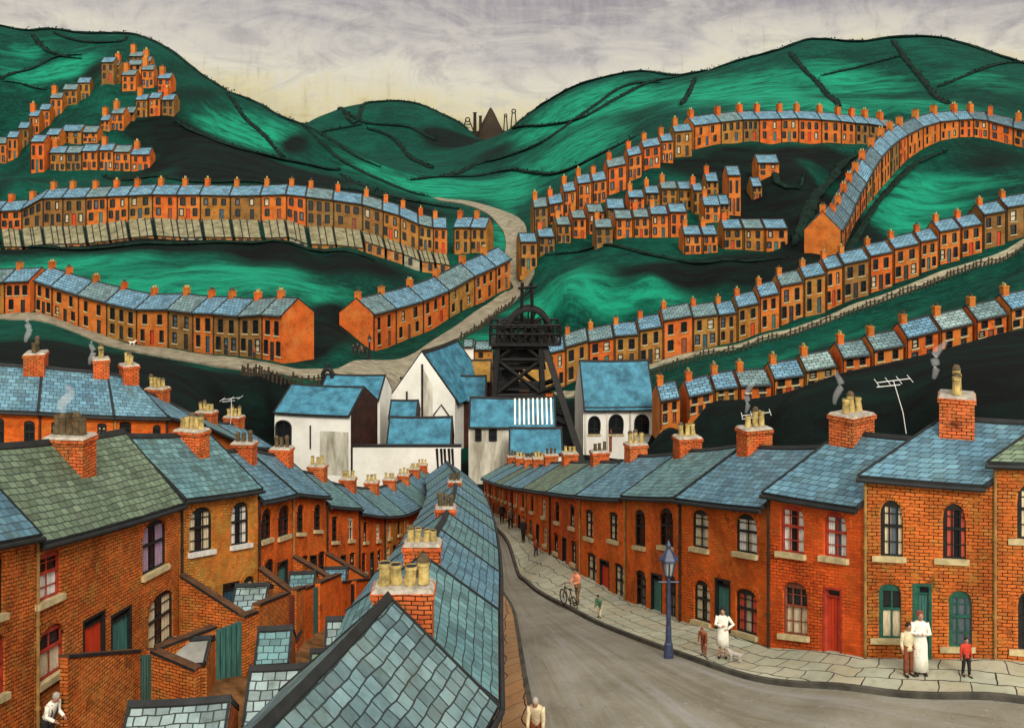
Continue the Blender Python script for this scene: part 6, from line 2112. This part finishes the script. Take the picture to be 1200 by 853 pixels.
def person(label, foot, height, face, top='cloth_white', bottom='cloth_dark', dress=None, hair='hair_dark', lean=0.0, armL='down', armR='down', stride=0.0, group='people in the street', hat=None, sleeve=True, braces=False, shawl=None, seat=0.0, scarf=None):
    """face: heading of the figure's front in radians, 0 = towards the viewer, positive = turning to the picture's right"""
    s = height / 1.75
    fwd = Vector((math.sin(face), -math.cos(face), 0))
    rgt = Vector((math.cos(face), math.sin(face), 0))      # picture-right when facing the viewer
    def Wd(p):
        return foot + rgt * p[0] * s + fwd * p[1] * s + Vector((0, 0, p[2] * s))
    cl, sl = math.cos(lean), math.sin(lean)
    hipz = .93 - seat
    def sp(x, y, z):                # a point on the upper body, leaning forward about the hips
        dz = z - .93
        return Vector((x, y * cl + dz * sl, hipz + dz * cl - y * sl))
    pel = sp(0, 0, .93); wai = sp(0, .0, 1.08); che = sp(0, 0, 1.28); nec = sp(0, .005, 1.46); hb = sp(0, .03, 1.55); ht = sp(0, .03, 1.68)
    V = [pel, wai, che, nec, hb, ht]
    E = [(0, 1), (1, 2), (2, 3), (3, 4), (4, 5)]
    Rr = [(.13, .10), (.12, .095), (.145, .10), (.052, .055), (.072, .085), (.062, .075)]
    arms = {}
    for sd, mode in ((-1, armL), (1, armR)):
        sh = sp(.175 * sd, 0, 1.40)
        if mode == 'hip':
            el, wr, ha = sp(.36 * sd, -.06, 1.17), sp(.17 * sd, .06, 1.02), sp(.12 * sd, .10, 1.0)
        elif mode == 'forward':
            el, wr, ha = sp(.21 * sd, .10, 1.15), sp(.16 * sd, .34, 1.16), sp(.14 * sd, .43, 1.17)
        elif mode == 'fold':
            el, wr, ha = sp(.24 * sd, .08, 1.14), sp(.02 * sd, .20, 1.16), sp(-.06 * sd, .20, 1.17)
        elif mode == 'hang':
            a = sh
            el, wr, ha = a + Vector((.03 * sd, .04, -.28)), a + Vector((.03 * sd, .12, -.52)), a + Vector((.03 * sd, .15, -.61))
        else:
            el, wr, ha = sp(.23 * sd, -.02, 1.12), sp(.235 * sd, .05, .88), sp(.235 * sd, .07, .79)
        i = len(V)
        V += [sh, el, wr, ha]
        E += [(2, i), (i, i + 1), (i + 1, i + 2), (i + 2, i + 3)]
        Rr += [.058, .043, .030, (.036, .02)]
        arms[sd] = (sh, el, wr, ha)
    legs = {}
    for sd in (-1, 1):
        st = stride * sd
        hp = Vector((.09 * sd, pel.y * .5, hipz - .05))
        an = Vector((.10 * sd, st * .5, .085))
        kn = Vector((.10 * sd, st * .25 + .03 + seat * .6, .50 - seat * .15))
        to = an + Vector((.02 * sd, .17, -.045))
        i = len(V)
        V += [hp, kn, an, to]
        E += [(0, i), (i, i + 1), (i + 1, i + 2), (i + 2, i + 3)]
        Rr += [.088, .058, .038, (.04, .028)]
        legs[sd] = (hp, kn, an, to)
    vs, fs = skin_mesh(V, E, Rr)
    root = thing('person', label, 'person', foot, group)
    mb = MB()
    for f in fs:
        mb.face([Wd(vs[i]) for i in f], 'skin')
    # head, face and hands in the same mesh
    hd = sp(0, .035, 1.62)
    up = (ht - hb).normalized(); fr_ = Vector((0, 1, 0)) * cl - Vector((0, 0, 1)) * sl
    def B(c, rx, ry, rz, mat, n=8, m=6):
        m2 = MB(); m2.blob(Vector((0, 0, 0)), rx, ry, rz, mat, n, m, Vector((1, 0, 0)), fr_, up)
        for f in m2.f:
            mb.face([Wd(m2.v[i] + c) for i in f], mat)
    B(hd, .078, .095, .118, 'skin', 12, 8)
    B(hd + fr_ * .098 - up * .012, .013, .022, .024, 'skin')
    for sd in (-1, 1):
        B(hd + fr_ * .083 + up * .012 + Vector((.03 * sd, 0, 0)), .013, .01, .008, 'hair_dark', 6, 4)
        B(hd + fr_ * .082 + up * .032 + Vector((.03 * sd, 0, 0)), .018, .01, .004, 'hair_dark', 6, 4)
        B(hd + Vector((.078 * sd, 0, 0)) - up * .005, .012, .022, .03, 'skin', 6, 4)
    B(hd + fr_ * .084 - up * .055, .024, .01, .006, 'cloth_rust', 6, 4)
    for sd in (-1, 1):
        sh, el, wr, ha = arms[sd]
        d = (ha - wr).normalized()
        side = d.cross(Vector((sd, 0, 0.001))).normalized()
        if side.length < .1:
            side = Vector((0, 0, 1))
        curl = Vector((-sd * .5, 0, 0)) + fr_ * .2
        for k, ln in enumerate((.062, .076, .08, .07)):
            b0 = ha + side * (.024 - .016 * k) - d * .01
            mb.tube([Wd(b0), Wd(b0 + d * ln * .5 + curl * .006), Wd(b0 + d * ln * .8 + curl * .03)], [.0085 * s, .008 * s, .0065 * s], 'skin', 5)
        b0 = wr + d * .03 + side * .03
        mb.tube([Wd(b0), Wd(b0 + side * .03 + d * .03), Wd(b0 + side * .028 + d * .065)], [.011 * s, .0095 * s, .007 * s], 'skin', 5)
    mb.build('body', root, smooth=True)

    def loft(name, pts, rad, mat, n=14, parent=root, wob=0.0):
        m2 = MB()
        rings = []
        for i, p in enumerate(pts):
            d = (pts[min(i + 1, len(pts) - 1)] - pts[max(i - 1, 0)]).normalized()
            a = Vector((1, 0, 0)); b_ = d.cross(a).normalized(); a = b_.cross(d).normalized()
            r = rad[i] if isinstance(rad[i], tuple) else (rad[i], rad[i])
            rings.append([p + a * math.cos(2 * math.pi * k / n) * r[0] * (1 + wob * i / len(pts) * math.cos(k * 2.9)) + b_ * math.sin(2 * math.pi * k / n) * r[1] * (1 + wob * i / len(pts) * math.cos(k * 2.9)) for k in range(n)])
        for i in range(len(rings) - 1):
            for k in range(n):
                j = (k + 1) % n
                m2.face([Wd(q) for q in (rings[i][k], rings[i + 1][k], rings[i + 1][j], rings[i][j])], mat)
        m2.face([Wd(q) for q in rings[0]], mat); m2.face([Wd(q) for q in rings[-1][::-1]], mat)
        return m2
    torso = [(sp(0, .0, 1.475), (.075, .07)), (sp(0, 0, 1.435), (.15, .10)), (sp(0, 0, 1.39), (.205, .115)), (sp(0, 0, 1.26), (.195, .13)), (sp(0, 0, 1.07), (.16, .12)), (sp(0, 0, .93), (.185, .135))]
    if dress:
        hz = dress
        ext = [(Vector((0, pel.y * .7, hipz - .12)), (.20, .15)), (Vector((0, pel.y * .4, (hipz + hz) / 2)), (.205, .165)), (Vector((0, pel.y * .2, hz)), (.225, .19))]
    else:
        ext = [(sp(0, 0, .84), (.19, .14))]
    tt = torso + ext
    m = loft('coat', [a for a, b in tt], [b for a, b in tt], top, wob=.05 if dress else .02)
    if sleeve:
        for sd in (-1, 1):
            sh, el, wr, ha = arms[sd]
            s2 = loft('x', [sh + Vector((-.05 * sd, 0, .0)), sh, sh.lerp(el, .5), el, el.lerp(wr, .55), wr], [.075, .075, .064, .058, .05, .044], top, 8)
            for f in s2.f:
                m.face([s2.v[i] for i in f], top)
    m.build('coat' if dress else 'shirt', root, smooth=True)
    if not dress:
        m = MB()
        for sd in (-1, 1):
            hp, kn, an, to = legs[sd]
            s2 = loft('x', [pel + Vector((.05 * sd, 0, .06)), hp + Vector((0, 0, -.02)), hp.lerp(kn, .5), kn, kn.lerp(an, .6), an + Vector((0, 0, .03))], [(.13, .125), (.115, .12), (.092, .095), (.075, .078), (.066, .07), (.06, .066)], bottom, 10)
            for f in s2.f:
                m.face([s2.v[i] for i in f], bottom)
        m.build('trousers', root, smooth=True)
    for sd in (-1, 1):
        hp, kn, an, to = legs[sd]
        m = loft('x', [an + Vector((0, -.07, -.03)), an + Vector((0, -.05, -.035)), an + Vector((.01 * sd, .06, -.038)), to + Vector((0, .03, -.005)), to + Vector((0, .055, -.005))], [.02, .046, .05, .042, .015], 'shoe', 8)
        m.build('shoe', root, smooth=True)
    if hair:
        m2 = MB()
        m3 = MB(); m3.blob(Vector((0, 0, 0)), .09, .105, .112, hair, 12, 8, Vector((1, 0, 0)), fr_, up)
        for f in m3.f:
            q = [m3.v[i] + hd - fr_ * .022 + up * .03 for i in f]
            c = sum(q, Vector()) / len(q) - hd
            if c.dot(fr_) > .055 and c.dot(up) < .055:
                continue
            m2.face([Wd(p) for p in q], hair)
        m2.build('hair', root, smooth=True)
    if hat:
        m2 = MB()
        m3 = MB(); m3.blob(Vector((0, 0, 0)), .112, .13, .06, hat, 12, 6, Vector((1, 0, 0)), fr_, up)
        for f in m3.f:
            m2.face([Wd(m3.v[i] + hd + up * .095 + fr_ * .01) for i in f], hat)
        m2.build('cap', root, smooth=True)
    if shawl:
        m = loft('x', [sp(0, 0, 1.50), sp(0, -.01, 1.43), sp(0, -.01, 1.38), sp(0, -.01, 1.24)], [(.08, .08), (.17, .12), (.225, .135), (.235, .15)], shawl, 14)
        m.build('shawl', root, smooth=True)
    if scarf:
        m2 = MB()
        m3 = MB(); m3.blob(Vector((0, 0, 0)), .098, .108, .125, scarf, 12, 8, Vector((1, 0, 0)), fr_, up)
        for f in m3.f:
            q = [m3.v[i] + hd - fr_ * .03 + up * .02 for i in f]
            m2.face([Wd(p) for p in q], scarf)
        m2.build('headscarf', root, smooth=True)
    if braces:
        for sd in (-1, 1):
            m2 = MB()
            pts = [sp(.09 * sd, .15, .95), sp(.09 * sd, .145, 1.25), sp(.10 * sd, .06, 1.44), sp(.09 * sd, -.09, 1.40), sp(.05 * sd, -.147, 1.2), sp(.01 * sd, -.15, .95)]
            m2.tube([Wd(p) for p in pts], .018 * s, 'cloth_dark', 5)
            m2.build('brace', root)
    return root


def on_path(u, v, D=None):
    q = hit(u, v, 24) if D is None else ground(P(u, v, D))
    return Vector((q.x, q.y, H(q.x, q.y) + .35))


def foot_at(u, v, up=.35):
    q = hit(u, v, 24)
    q = hit(u, v + up * F / q.y, 24)
    return Vector((q.x, q.y, H(q.x, q.y) + up))


def at_r1(t_node, off, up=.35):
    """a spot on the right-hand pavement: position along the row's node list, metres out from the wall"""
    i = int(t_node); f = t_node - i
    a, b = P(*R1[i][:2], R1[i][3]), P(*R1[i + 1][:2], R1[i + 1][3])
    p = a.lerp(b, f)
    d = Vector((b.x - a.x, b.y - a.y, 0)).normalized()
    q = Vector((p.x + d.y * off, p.y - d.x * off, 0))
    return Vector((q.x, q.y, H(q.x, q.y) + up))


def node_for(u, i):
    a, b = P(*R1[i][:2], R1[i][3]), P(*R1[i + 1][:2], R1[i + 1][3])
    k = (u - 600) / F
    return i + (k * a.y - a.x) / ((b.x - a.x) - k * (b.y - a.y))


person('woman in white overall, hand on hip, standing before a dark doorway', foot_at(847, 770), 1.68, -.3, 'cloth_white', dress=.42, armR='hip', armL='fold', hair='hair_dark')
person('stooping child in rust red clothes beside the woman in the white overall', foot_at(825, 768), 1.1, -.5, 'cloth_rust', 'cloth_rust', lean=.5, armL='hang', armR='hang', hair='hair_red', stride=.15)
person('tall woman in long white dress with rust headscarf at the green door', foot_at(1078, 789), 1.85, -.1, 'cloth_white', dress=.10, armL='fold', armR='fold', hair='hair_red', scarf='shawl_rust')
person('shorter figure in cream clothes beside the woman in the long white dress', foot_at(1064, 791), 1.55, .2, 'cloth_cream', 'cloth_rust', hair='hair_dark', armL='down', armR='hang')
person('small child in red jacket on the pavement under the green framed window', foot_at(1132, 792), 1.12, .1, 'cloth_red', 'cloth_dark', hair='hair_dark', stride=.2)
pk = foot_at(677, 708)
person('cyclist in pink shirt standing with a dark bicycle on the pavement', pk, 1.7, -.9, 'cloth_pink', 'cloth_tweed', hair='hair_dark', armL='forward', armR='forward', lean=.12, stride=.25)
person('crouching child in green jacket in front of the closed red door', foot_at(703, 724), 1.15, -.6, 'cloth_green', 'cloth_cream', lean=.35, armL='hang', armR='hang', hair='hair_dark', seat=.12, stride=.2)
for k, (nd_, off, hgt, fc, lab, tp) in enumerate([(5.2, .5, 1.6, -.4, 'distant dark clothed figure down the street, nearest the curve of the kerb', 'cloth_dark'), (4.3, .45, 1.65, .3, 'distant brown clothed figure by the far wall of the orange terrace', 'cloth_tweed'),
                                                  (3.4, .45, 1.6, 0, 'farthest dark figure at the colliery end of the street', 'cloth_dark'), (5.75, .5, 1.1, .5, 'small dark child on the pavement well below the pink cyclist', 'cloth_rust')]):
    person(lab, at_r1(nd_, off), hgt, fc, tp, 'cloth_dark', stride=.2)
person('hunched figure in cream coat with arms hanging, walking in the road at bottom centre', Vector((.66, 26.25, H(.66, 26.25) + .21)), 1.75, -.15, 'cloth_cream', 'cloth_rust', lean=.42, armL='hang', armR='hang', hair='hair_grey', stride=.3)
person('bowed grey haired man in white shirt and dark braces in the lower left yard', Vector((-12.38, 26.15, H(-12.38, 26.15) + 1.0)), 1.75, 1.2, 'cloth_white', 'cloth_dark', lean=.42, armL='forward', armR='forward', hair='hair_grey', braces=True)
for k, (u, v, hgt, tp, lab) in enumerate([(414, 418, 1.2, 'cloth_dark', 'leftmost small figure of the group by the bare gable at the junction'), (419, 419, 1.5, 'cloth_dark', 'second figure from left of the group by the junction gable'),
                                          (423.5, 420, 1.4, 'cloth_tweed', 'third figure from left of the group by the junction gable'), (428, 421, 1.6, 'cloth_dark', 'rightmost figure of the junction group, nearest the lamp'),
                                          (265, 419, 1.5, 'cloth_dark', 'tiny dark figure outside a blue door of the left meadow terrace'), (298, 423, 1.4, 'cloth_rust', 'tiny brown figure near the gable end of the left meadow terrace')]):
    q = hit(u, v, 104)
    person(lab, Vector((q.x, q.y, H(q.x, q.y) + .3)), hgt * 1.2, R.uniform(-.5, .5), tp, 'cloth_dark', stride=.15, group='figures along the valley road')

rt = thing('doorstep_landing', 'brick landing under the bowed man in white shirt at lower left', 'steps', ground(Vector((-12.4, 26.15, 0))))
mb = MB()
zg = H(-12.38, 26.15)
mb.bbox(Vector((-12.45, 26.1, 0)), Vector((1, 0, 0)), Vector((0, 1, 0)), .5, .45, zg - 1, zg + .92, 'brick_worn')
mb.build('flight', rt)
mb = MB()
mb.bbox(Vector((-12.45, 26.1, 0)), Vector((1, 0, 0)), Vector((0, 1, 0)), .54, .49, zg + .92, zg + 1.0, 'coping_dark')
mb.build('slab', rt)
# bicycle
def bicycle(label, c, ang):
    d = Vector((math.cos(ang), math.sin(ang), 0)); n = Vector((-d.y, d.x, 0))
    rt = thing('bicycle', label, 'bicycle', c)
    r = .33
    def ring(cc, nm):
        m = MB()
        k = 20
        m.tube([cc + d * math.cos(2 * math.pi * i / k) * r + Vector((0, 0, math.sin(2 * math.pi * i / k) * r)) for i in range(k + 1)], .03, 'dark_iron', 5, cap=False)
        w = m.build(nm, rt)
        s = MB()
        for i in range(6):
            a = math.pi * i / 6
            v = d * math.cos(a) * r + Vector((0, 0, math.sin(a) * r))
            s.tube([cc - v, cc + v], .006, 'dark_iron', 3)
        s.build('spoke', w, root_loc(w))
    w0, w1 = c + Vector((0, 0, r)) - d * .52, c + Vector((0, 0, r)) + d * .52
    ring(w0, 'wheel'); ring(w1, 'wheel')
    bb = c + Vector((0, 0, .32)) - d * .06; st = c + Vector((0, 0, .85)) - d * .2; hd = c + Vector((0, 0, .85)) + d * .36
    m = MB()
    for a, b2 in ((w0, bb), (bb, st), (st, hd), (bb, hd), (w0, st), (hd, w1)):
        m.tube([a, b2], .02, 'dark_iron', 5)
    m.build('frame', rt)
    m = MB(); m.blob(st + Vector((0, 0, .06)), .14, .07, .04, 'shoe', 8, 5, d, n); m.build('saddle', rt)
    m = MB(); m.tube([hd + Vector((0, 0, .15)) - n * .25 - d * .1, hd + Vector((0, 0, .18)), hd + Vector((0, 0, .15)) + n * .25 - d * .1], .016, 'dark_iron', 5); m.tube([hd, hd + Vector((0, 0, .18))], .018, 'dark_iron', 5); m.build('handlebar', rt)


bicycle('dark bicycle held by the cyclist in pink on the pavement', pk + Vector((-.45, -.35, -.02)), 2.0)
# dog
def dog(label, c, s, mat, ang):
    rt = thing('dog', label, 'dog', c)
    d = Vector((math.cos(ang), math.sin(ang), 0)); n = Vector((-d.y, d.x, 0))
    W = lambda x, y, z: c + d * x * s + n * y * s + Vector((0, 0, z * s))
    V = [W(0, 0, .46), W(.25, 0, .47), W(.38, 0, .60), W(.48, 0, .68), W(.62, 0, .64), W(-.25, 0, .46), W(-.42, 0, .58), W(-.5, 0, .72)]
    E = [(0, 1), (1, 2), (2, 3), (3, 4), (0, 5), (5, 6), (6, 7)]
    Rr = [.11 * s, .14 * s, .09 * s, .085 * s, .04 * s, .10 * s, .03 * s, .015 * s]
    for x, b_ in ((.22, 1), (-.25, 5)):
        for y in (-.08, .08):
            i = len(V)
            if x > 0:
                V += [W(x + .02, y, .36), W(x, y, .2), W(x + .01, y, .03), W(x + .06, y, .02)]
            else:
                V += [W(x + .02, y, .36), W(x + .07, y, .25), W(x - .07, y, .15), W(x - .04, y, .02)]
            E += [(b_, i), (i, i + 1), (i + 1, i + 2), (i + 2, i + 3)]
            Rr += [.065 * s, .04 * s, .028 * s, .028 * s]
    vs, fs = skin_mesh(V, E, Rr)
    mb = MB()
    for f in fs:
        mb.face([vs[i] for i in f], mat)
    for y in (-.05, .05):
        mb.tube([W(.46, y, .73), W(.45, y * 1.5, .83)], [.03 * s, .008 * s], mat, 5)
    mb.build('body', rt, smooth=True)


q = hit(155, 407, 104)
dog('small white dog trotting on the road below the left meadow terrace', Vector((q.x, q.y, H(q.x, q.y) + .25)), 1.1, 'cloth_white', .2)
q = foot_at(862, 776)
dog('grey dog lying low beside the doorway of the woman in white', q - Vector((0, 0, .02)), .62, 'hair_grey', 2.6)

# ---------------------------------------------------------------- street lamps
def lamp(label, base, h, r, mat='lamp_blue'):
    rt = thing('street_lamp', label, 'street lamp', base, 'gas lamps')
    up = lambda z: base + Vector((0, 0, z))
    m = MB()
    m.tube([up(-.2), up(.02), up(.05), up(.35), up(.4), up(.9), up(.95), up(h * .7)], [r * 2.0, r * 2.0, r * 1.9, r * 1.7, r * 1.25, r * 1.15, r, r * .75], mat, 12)
    m.build('post', rt)
    m = MB(); m.tube([up(h * .66) - Vector((.35, 0, 0)), up(h * .66) + Vector((.35, 0, 0))], .03, mat, 6); m.build('ladder_bar', rt)
    z0 = h * .7
    lt = MB()
    lt.tube([up(z0), up(z0 + .1)], [r * .9, .16], mat, 6)
    for k in range(6):
        a = 2 * math.pi * (k + .5) / 6
        lt.tube([up(z0 + .1) + Vector((math.cos(a) * .15, math.sin(a) * .15, 0)), up(z0 + .62) + Vector((math.cos(a) * .27, math.sin(a) * .27, 0))], .022, mat, 5)
    ln = lt.build('lantern', rt)
    m = MB(); m.tube([up(z0 + .1), up(z0 + .62)], [.13, .25], 'lamp_glass', 6); m.build('pane', ln, root_loc(ln))
    m = MB(); m.tube([up(z0 + .6), up(z0 + .66), up(z0 + .95), up(z0 + 1.0), up(z0 + 1.12), up(z0 + 1.3)], [.34, .33, .12, .08, .09, .01], mat, 6); m.build('lamp_cap', ln, root_loc(ln))


q = foot_at(783.5, 766)
lamp('tall blue gas lamp post at the kerb in front of the black windowed house', q, 3.75, .085)
q = hit(433, 424, 104)
lamp('small dark lamp post at the junction by the bare gable', Vector((q.x, q.y, H(q.x, q.y) + .1)), 3.8, .16, 'dark_iron')

# ---------------------------------------------------------------- television aerials
def aerial(label, base, top, arms, wid):
    rt = thing('television_aerial', label, 'aerial', base, 'television aerials on chimneys')
    m = MB(); m.tube([base, base.lerp(top, .4) + Vector((.06, 0, 0)), top], .015, 'aerial_white', 5); m.build('mast', rt)
    m = MB()
    L_ = Vector((wid / 2, .1, .05))
    m.tube([top - L_, top + L_], .014, 'aerial_white', 5)
    b_ = m.build('boom', rt)
    for k in range(arms):
        c = top + L_ * (2 * k / (arms - 1) - 1)
        m = MB(); m.tube([c - Vector((.06, .38, .05)), c + Vector((.06, .38, .05))], .012, 'aerial_white', 5); m.build('element', b_, root_loc(b_))
    m = MB(); m.tube([top - L_ - Vector((0, 0, .14)), top + L_ * .4 - Vector((0, 0, .16))], .015, 'aerial_white', 5); m.build('reflector', rt)


aerial('tall white television aerial left of the rightmost tall brick chimney', P(1062, 508, 31.6), P(1047, 446, 31.6), 4, 1.15)
aerial('white television aerial on the chimney above the white overalled woman', P(873, 512, 40.0), P(886, 485, 40.0), 4, 1.2)
aerial('thin white television aerial on a chimney below the dark left bank', P(270, 497, 62.5), P(271, 467, 62.5), 3, 1.1)

# ---------------------------------------------------------------- chimney smoke
m = bpy.data.materials.new('smoke')
m.use_nodes = True
nt = m.node_tree
nt.nodes.remove(nt.nodes['Principled BSDF'])
pv = nt.nodes.new('ShaderNodeVolumePrincipled')
pv.inputs['Color'].default_value = (.97, .98, 1.0, 1)
pv.inputs['Density'].default_value = 1.5
nt.links.new(pv.outputs[0], nt.nodes['Material Output'].inputs['Volume'])
MATS['smoke'] = m
for (u, v, D, h, r, lab) in [(q[0], q[1], q[2], q[3] * 1.25, q[4] * .8, q[5]) for q in [(1094, 444, 31.5, 1.0, .13, 'smoke wisp over the rightmost tall chimney'), (978, 474, 34.2, .95, .12, 'smoke wisp over the second big chimney from right'), (874, 484, 40.2, 1.1, .12, 'smoke wisp over the third big chimney from right'),
                             (30, 401, 51.0, 1.0, .16, 'smoke wisp over the widest chimney at the left edge'), (105, 427, 53.5, 1.0, .15, 'smoke wisp over the chimney next to the widest left one'), (72, 484, 31.0, .7, .16, 'smoke wisp over the brick stack on the mossy roof')]]:
    p = P(u, v, D)
    mb = MB()
    n = 8
    mb.tube([p + Vector((math.sin(k * .9 + u) * .07 * k / 3 + .03 * k, 0, h * k / n)) for k in range(n + 1)], [r * (.45 + .9 * math.sin(math.pi * (k + .6) / (n + 1.2))) for k in range(n + 1)], 'smoke', 8)
    o = mb.build('smoke', None, p, smooth=True)
    bm = bmesh.new(); bm.from_mesh(o.data); bmesh.ops.recalc_face_normals(bm, faces=bm.faces); bm.to_mesh(o.data); bm.free()
    tag(o, lab, 'smoke', 'smoke wisps')
# ---------------------------------------------------------------- sky, sun, camera
world = bpy.data.worlds.new('World')
scene.world = world
world.use_nodes = True
nt = world.node_tree
bg = nt.nodes['Background']
SUN_EL, SUN_AZ = math.radians(36), math.radians(166)      # azimuth clockwise from +Y: behind the viewer, a little to the right
sky = nt.nodes.new('ShaderNodeTexSky')
sky.sky_type = 'NISHITA'
sky.sun_disc = False
sky.sun_elevation = SUN_EL
sky.sun_rotation = SUN_AZ
tc = nt.nodes.new('ShaderNodeTexCoord')
sep = nt.nodes.new('ShaderNodeSeparateXYZ')
nt.links.new(tc.outputs['Generated'], sep.inputs[0])
gen = tc.outputs['Generated']
def skymap(s):
    mp = nt.nodes.new('ShaderNodeMapping')
    mp.inputs['Scale'].default_value = s
    nt.links.new(gen, mp.inputs[0])
    return mp.outputs[0]
cn = noise(nt, skymap((1.5, 1.5, 5.0)), 2.0, 7, .65)
cn.node.inputs['Distortion'].default_value = .8
cn2 = noise(nt, skymap((24, 24, 3.0)), 3.5, 8, .75)
cn3 = noise(nt, skymap((4, 4, 10)), 2.6, 8, .68)
cn3.node.inputs['Distortion'].default_value = 1.2
def madd(a, k, b):
    n = nt.nodes.new('ShaderNodeMath'); n.operation = 'MULTIPLY_ADD'
    nt.links.new(a, n.inputs[0]); n.inputs[1].default_value = k
    if isinstance(b, float): n.inputs[2].default_value = b
    else: nt.links.new(b, n.inputs[2])
    return n.outputs[0]
hgt = madd(cn2, .03, madd(cn3, .10, madd(cn, .20, madd(sep.outputs['Z'], 1.0, -.03))))
SK = 12.5   # cloud radiance relative to the sky texture's scale
cloud = ramp(nt, hgt, [(0.15, srgb(150, 134, 84)), (0.205, srgb(192, 174, 114)), (0.245, srgb(226, 211, 162)), (0.285, srgb(230, 221, 198)), (0.318, srgb(208, 199, 188)), (0.350, srgb(170, 161, 162)), (0.395, srgb(142, 132, 142)), (0.55, srgb(200, 195, 195)), (0.8, srgb(255, 250, 240))])
cloud = mix(nt, ramp(nt, cn2, [(.44, g(0)), (.70, g(.4))]), cloud, srgb(226, 218, 200))
cloud = mix(nt, ramp(nt, cn3, [(.50, g(0)), (.72, g(.5))]), cloud, srgb(150, 140, 138))
cloud = mix(nt, ramp(nt, cn2, [(.28, g(.35)), (.44, g(0))]), cloud, srgb(140, 130, 126))
# added sky glow behind the viewer, out of view, to brighten the house fronts
dt = nt.nodes.new('ShaderNodeVectorMath'); dt.operation = 'DOT_PRODUCT'
nt.links.new(gen, dt.inputs[0])
dt.inputs[1].default_value = (math.sin(SUN_AZ) * math.cos(.55), math.cos(SUN_AZ) * math.cos(.55), math.sin(.55))
glow = ramp(nt, dt.outputs['Value'], [(.05, g(0)), (.95, (1.0, .95, .86, 1))])
cloud = mix(nt, 1.0, cloud, glow, 'ADD')
vm = nt.nodes.new('ShaderNodeVectorMath'); vm.operation = 'SCALE'; vm.inputs['Scale'].default_value = SK
nt.links.new(cloud, vm.inputs[0])
fin = mix(nt, 0.90, sky.outputs[0], vm.outputs[0])
nt.links.new(fin, bg.inputs['Color'])
bg.inputs['Strength'].default_value = 0.08

sd = bpy.data.lights.new('sun', 'SUN')
sd.energy = 2.6
sd.angle = math.radians(14)
sd.color = (1.0, 0.93, 0.82)
so = bpy.data.objects.new('sun', sd)
COL.objects.link(so)
dirv = Vector((math.sin(SUN_AZ) * math.cos(SUN_EL), math.cos(SUN_AZ) * math.cos(SUN_EL), math.sin(SUN_EL)))
so.rotation_euler = dirv.to_track_quat('Z', 'Y').to_euler()
so.location = (0, -20, 60)

cd = bpy.data.cameras.new('camera')
cd.sensor_fit = 'HORIZONTAL'
cd.sensor_width = 36
cd.lens = 36 * F / 1200
cd.shift_y = -(426.5 - VH) / 1200
cd.clip_end = 6000
cam = bpy.data.objects.new('camera', cd)
COL.objects.link(cam)
cam.rotation_euler = (math.radians(90), 0, 0)
scene.camera = cam
vs = scene.view_settings
vs.view_transform = 'Standard'
vs.look = 'None'
vs.exposure = 0.0
vs.gamma = 1
vs.use_curve_mapping = False
scene.render.engine = 'CYCLES'
scene.cycles.max_bounces = 5
scene.cycles.volume_bounces = 3
scene.cycles.diffuse_bounces = 2
scene.cycles.glossy_bounces = 2
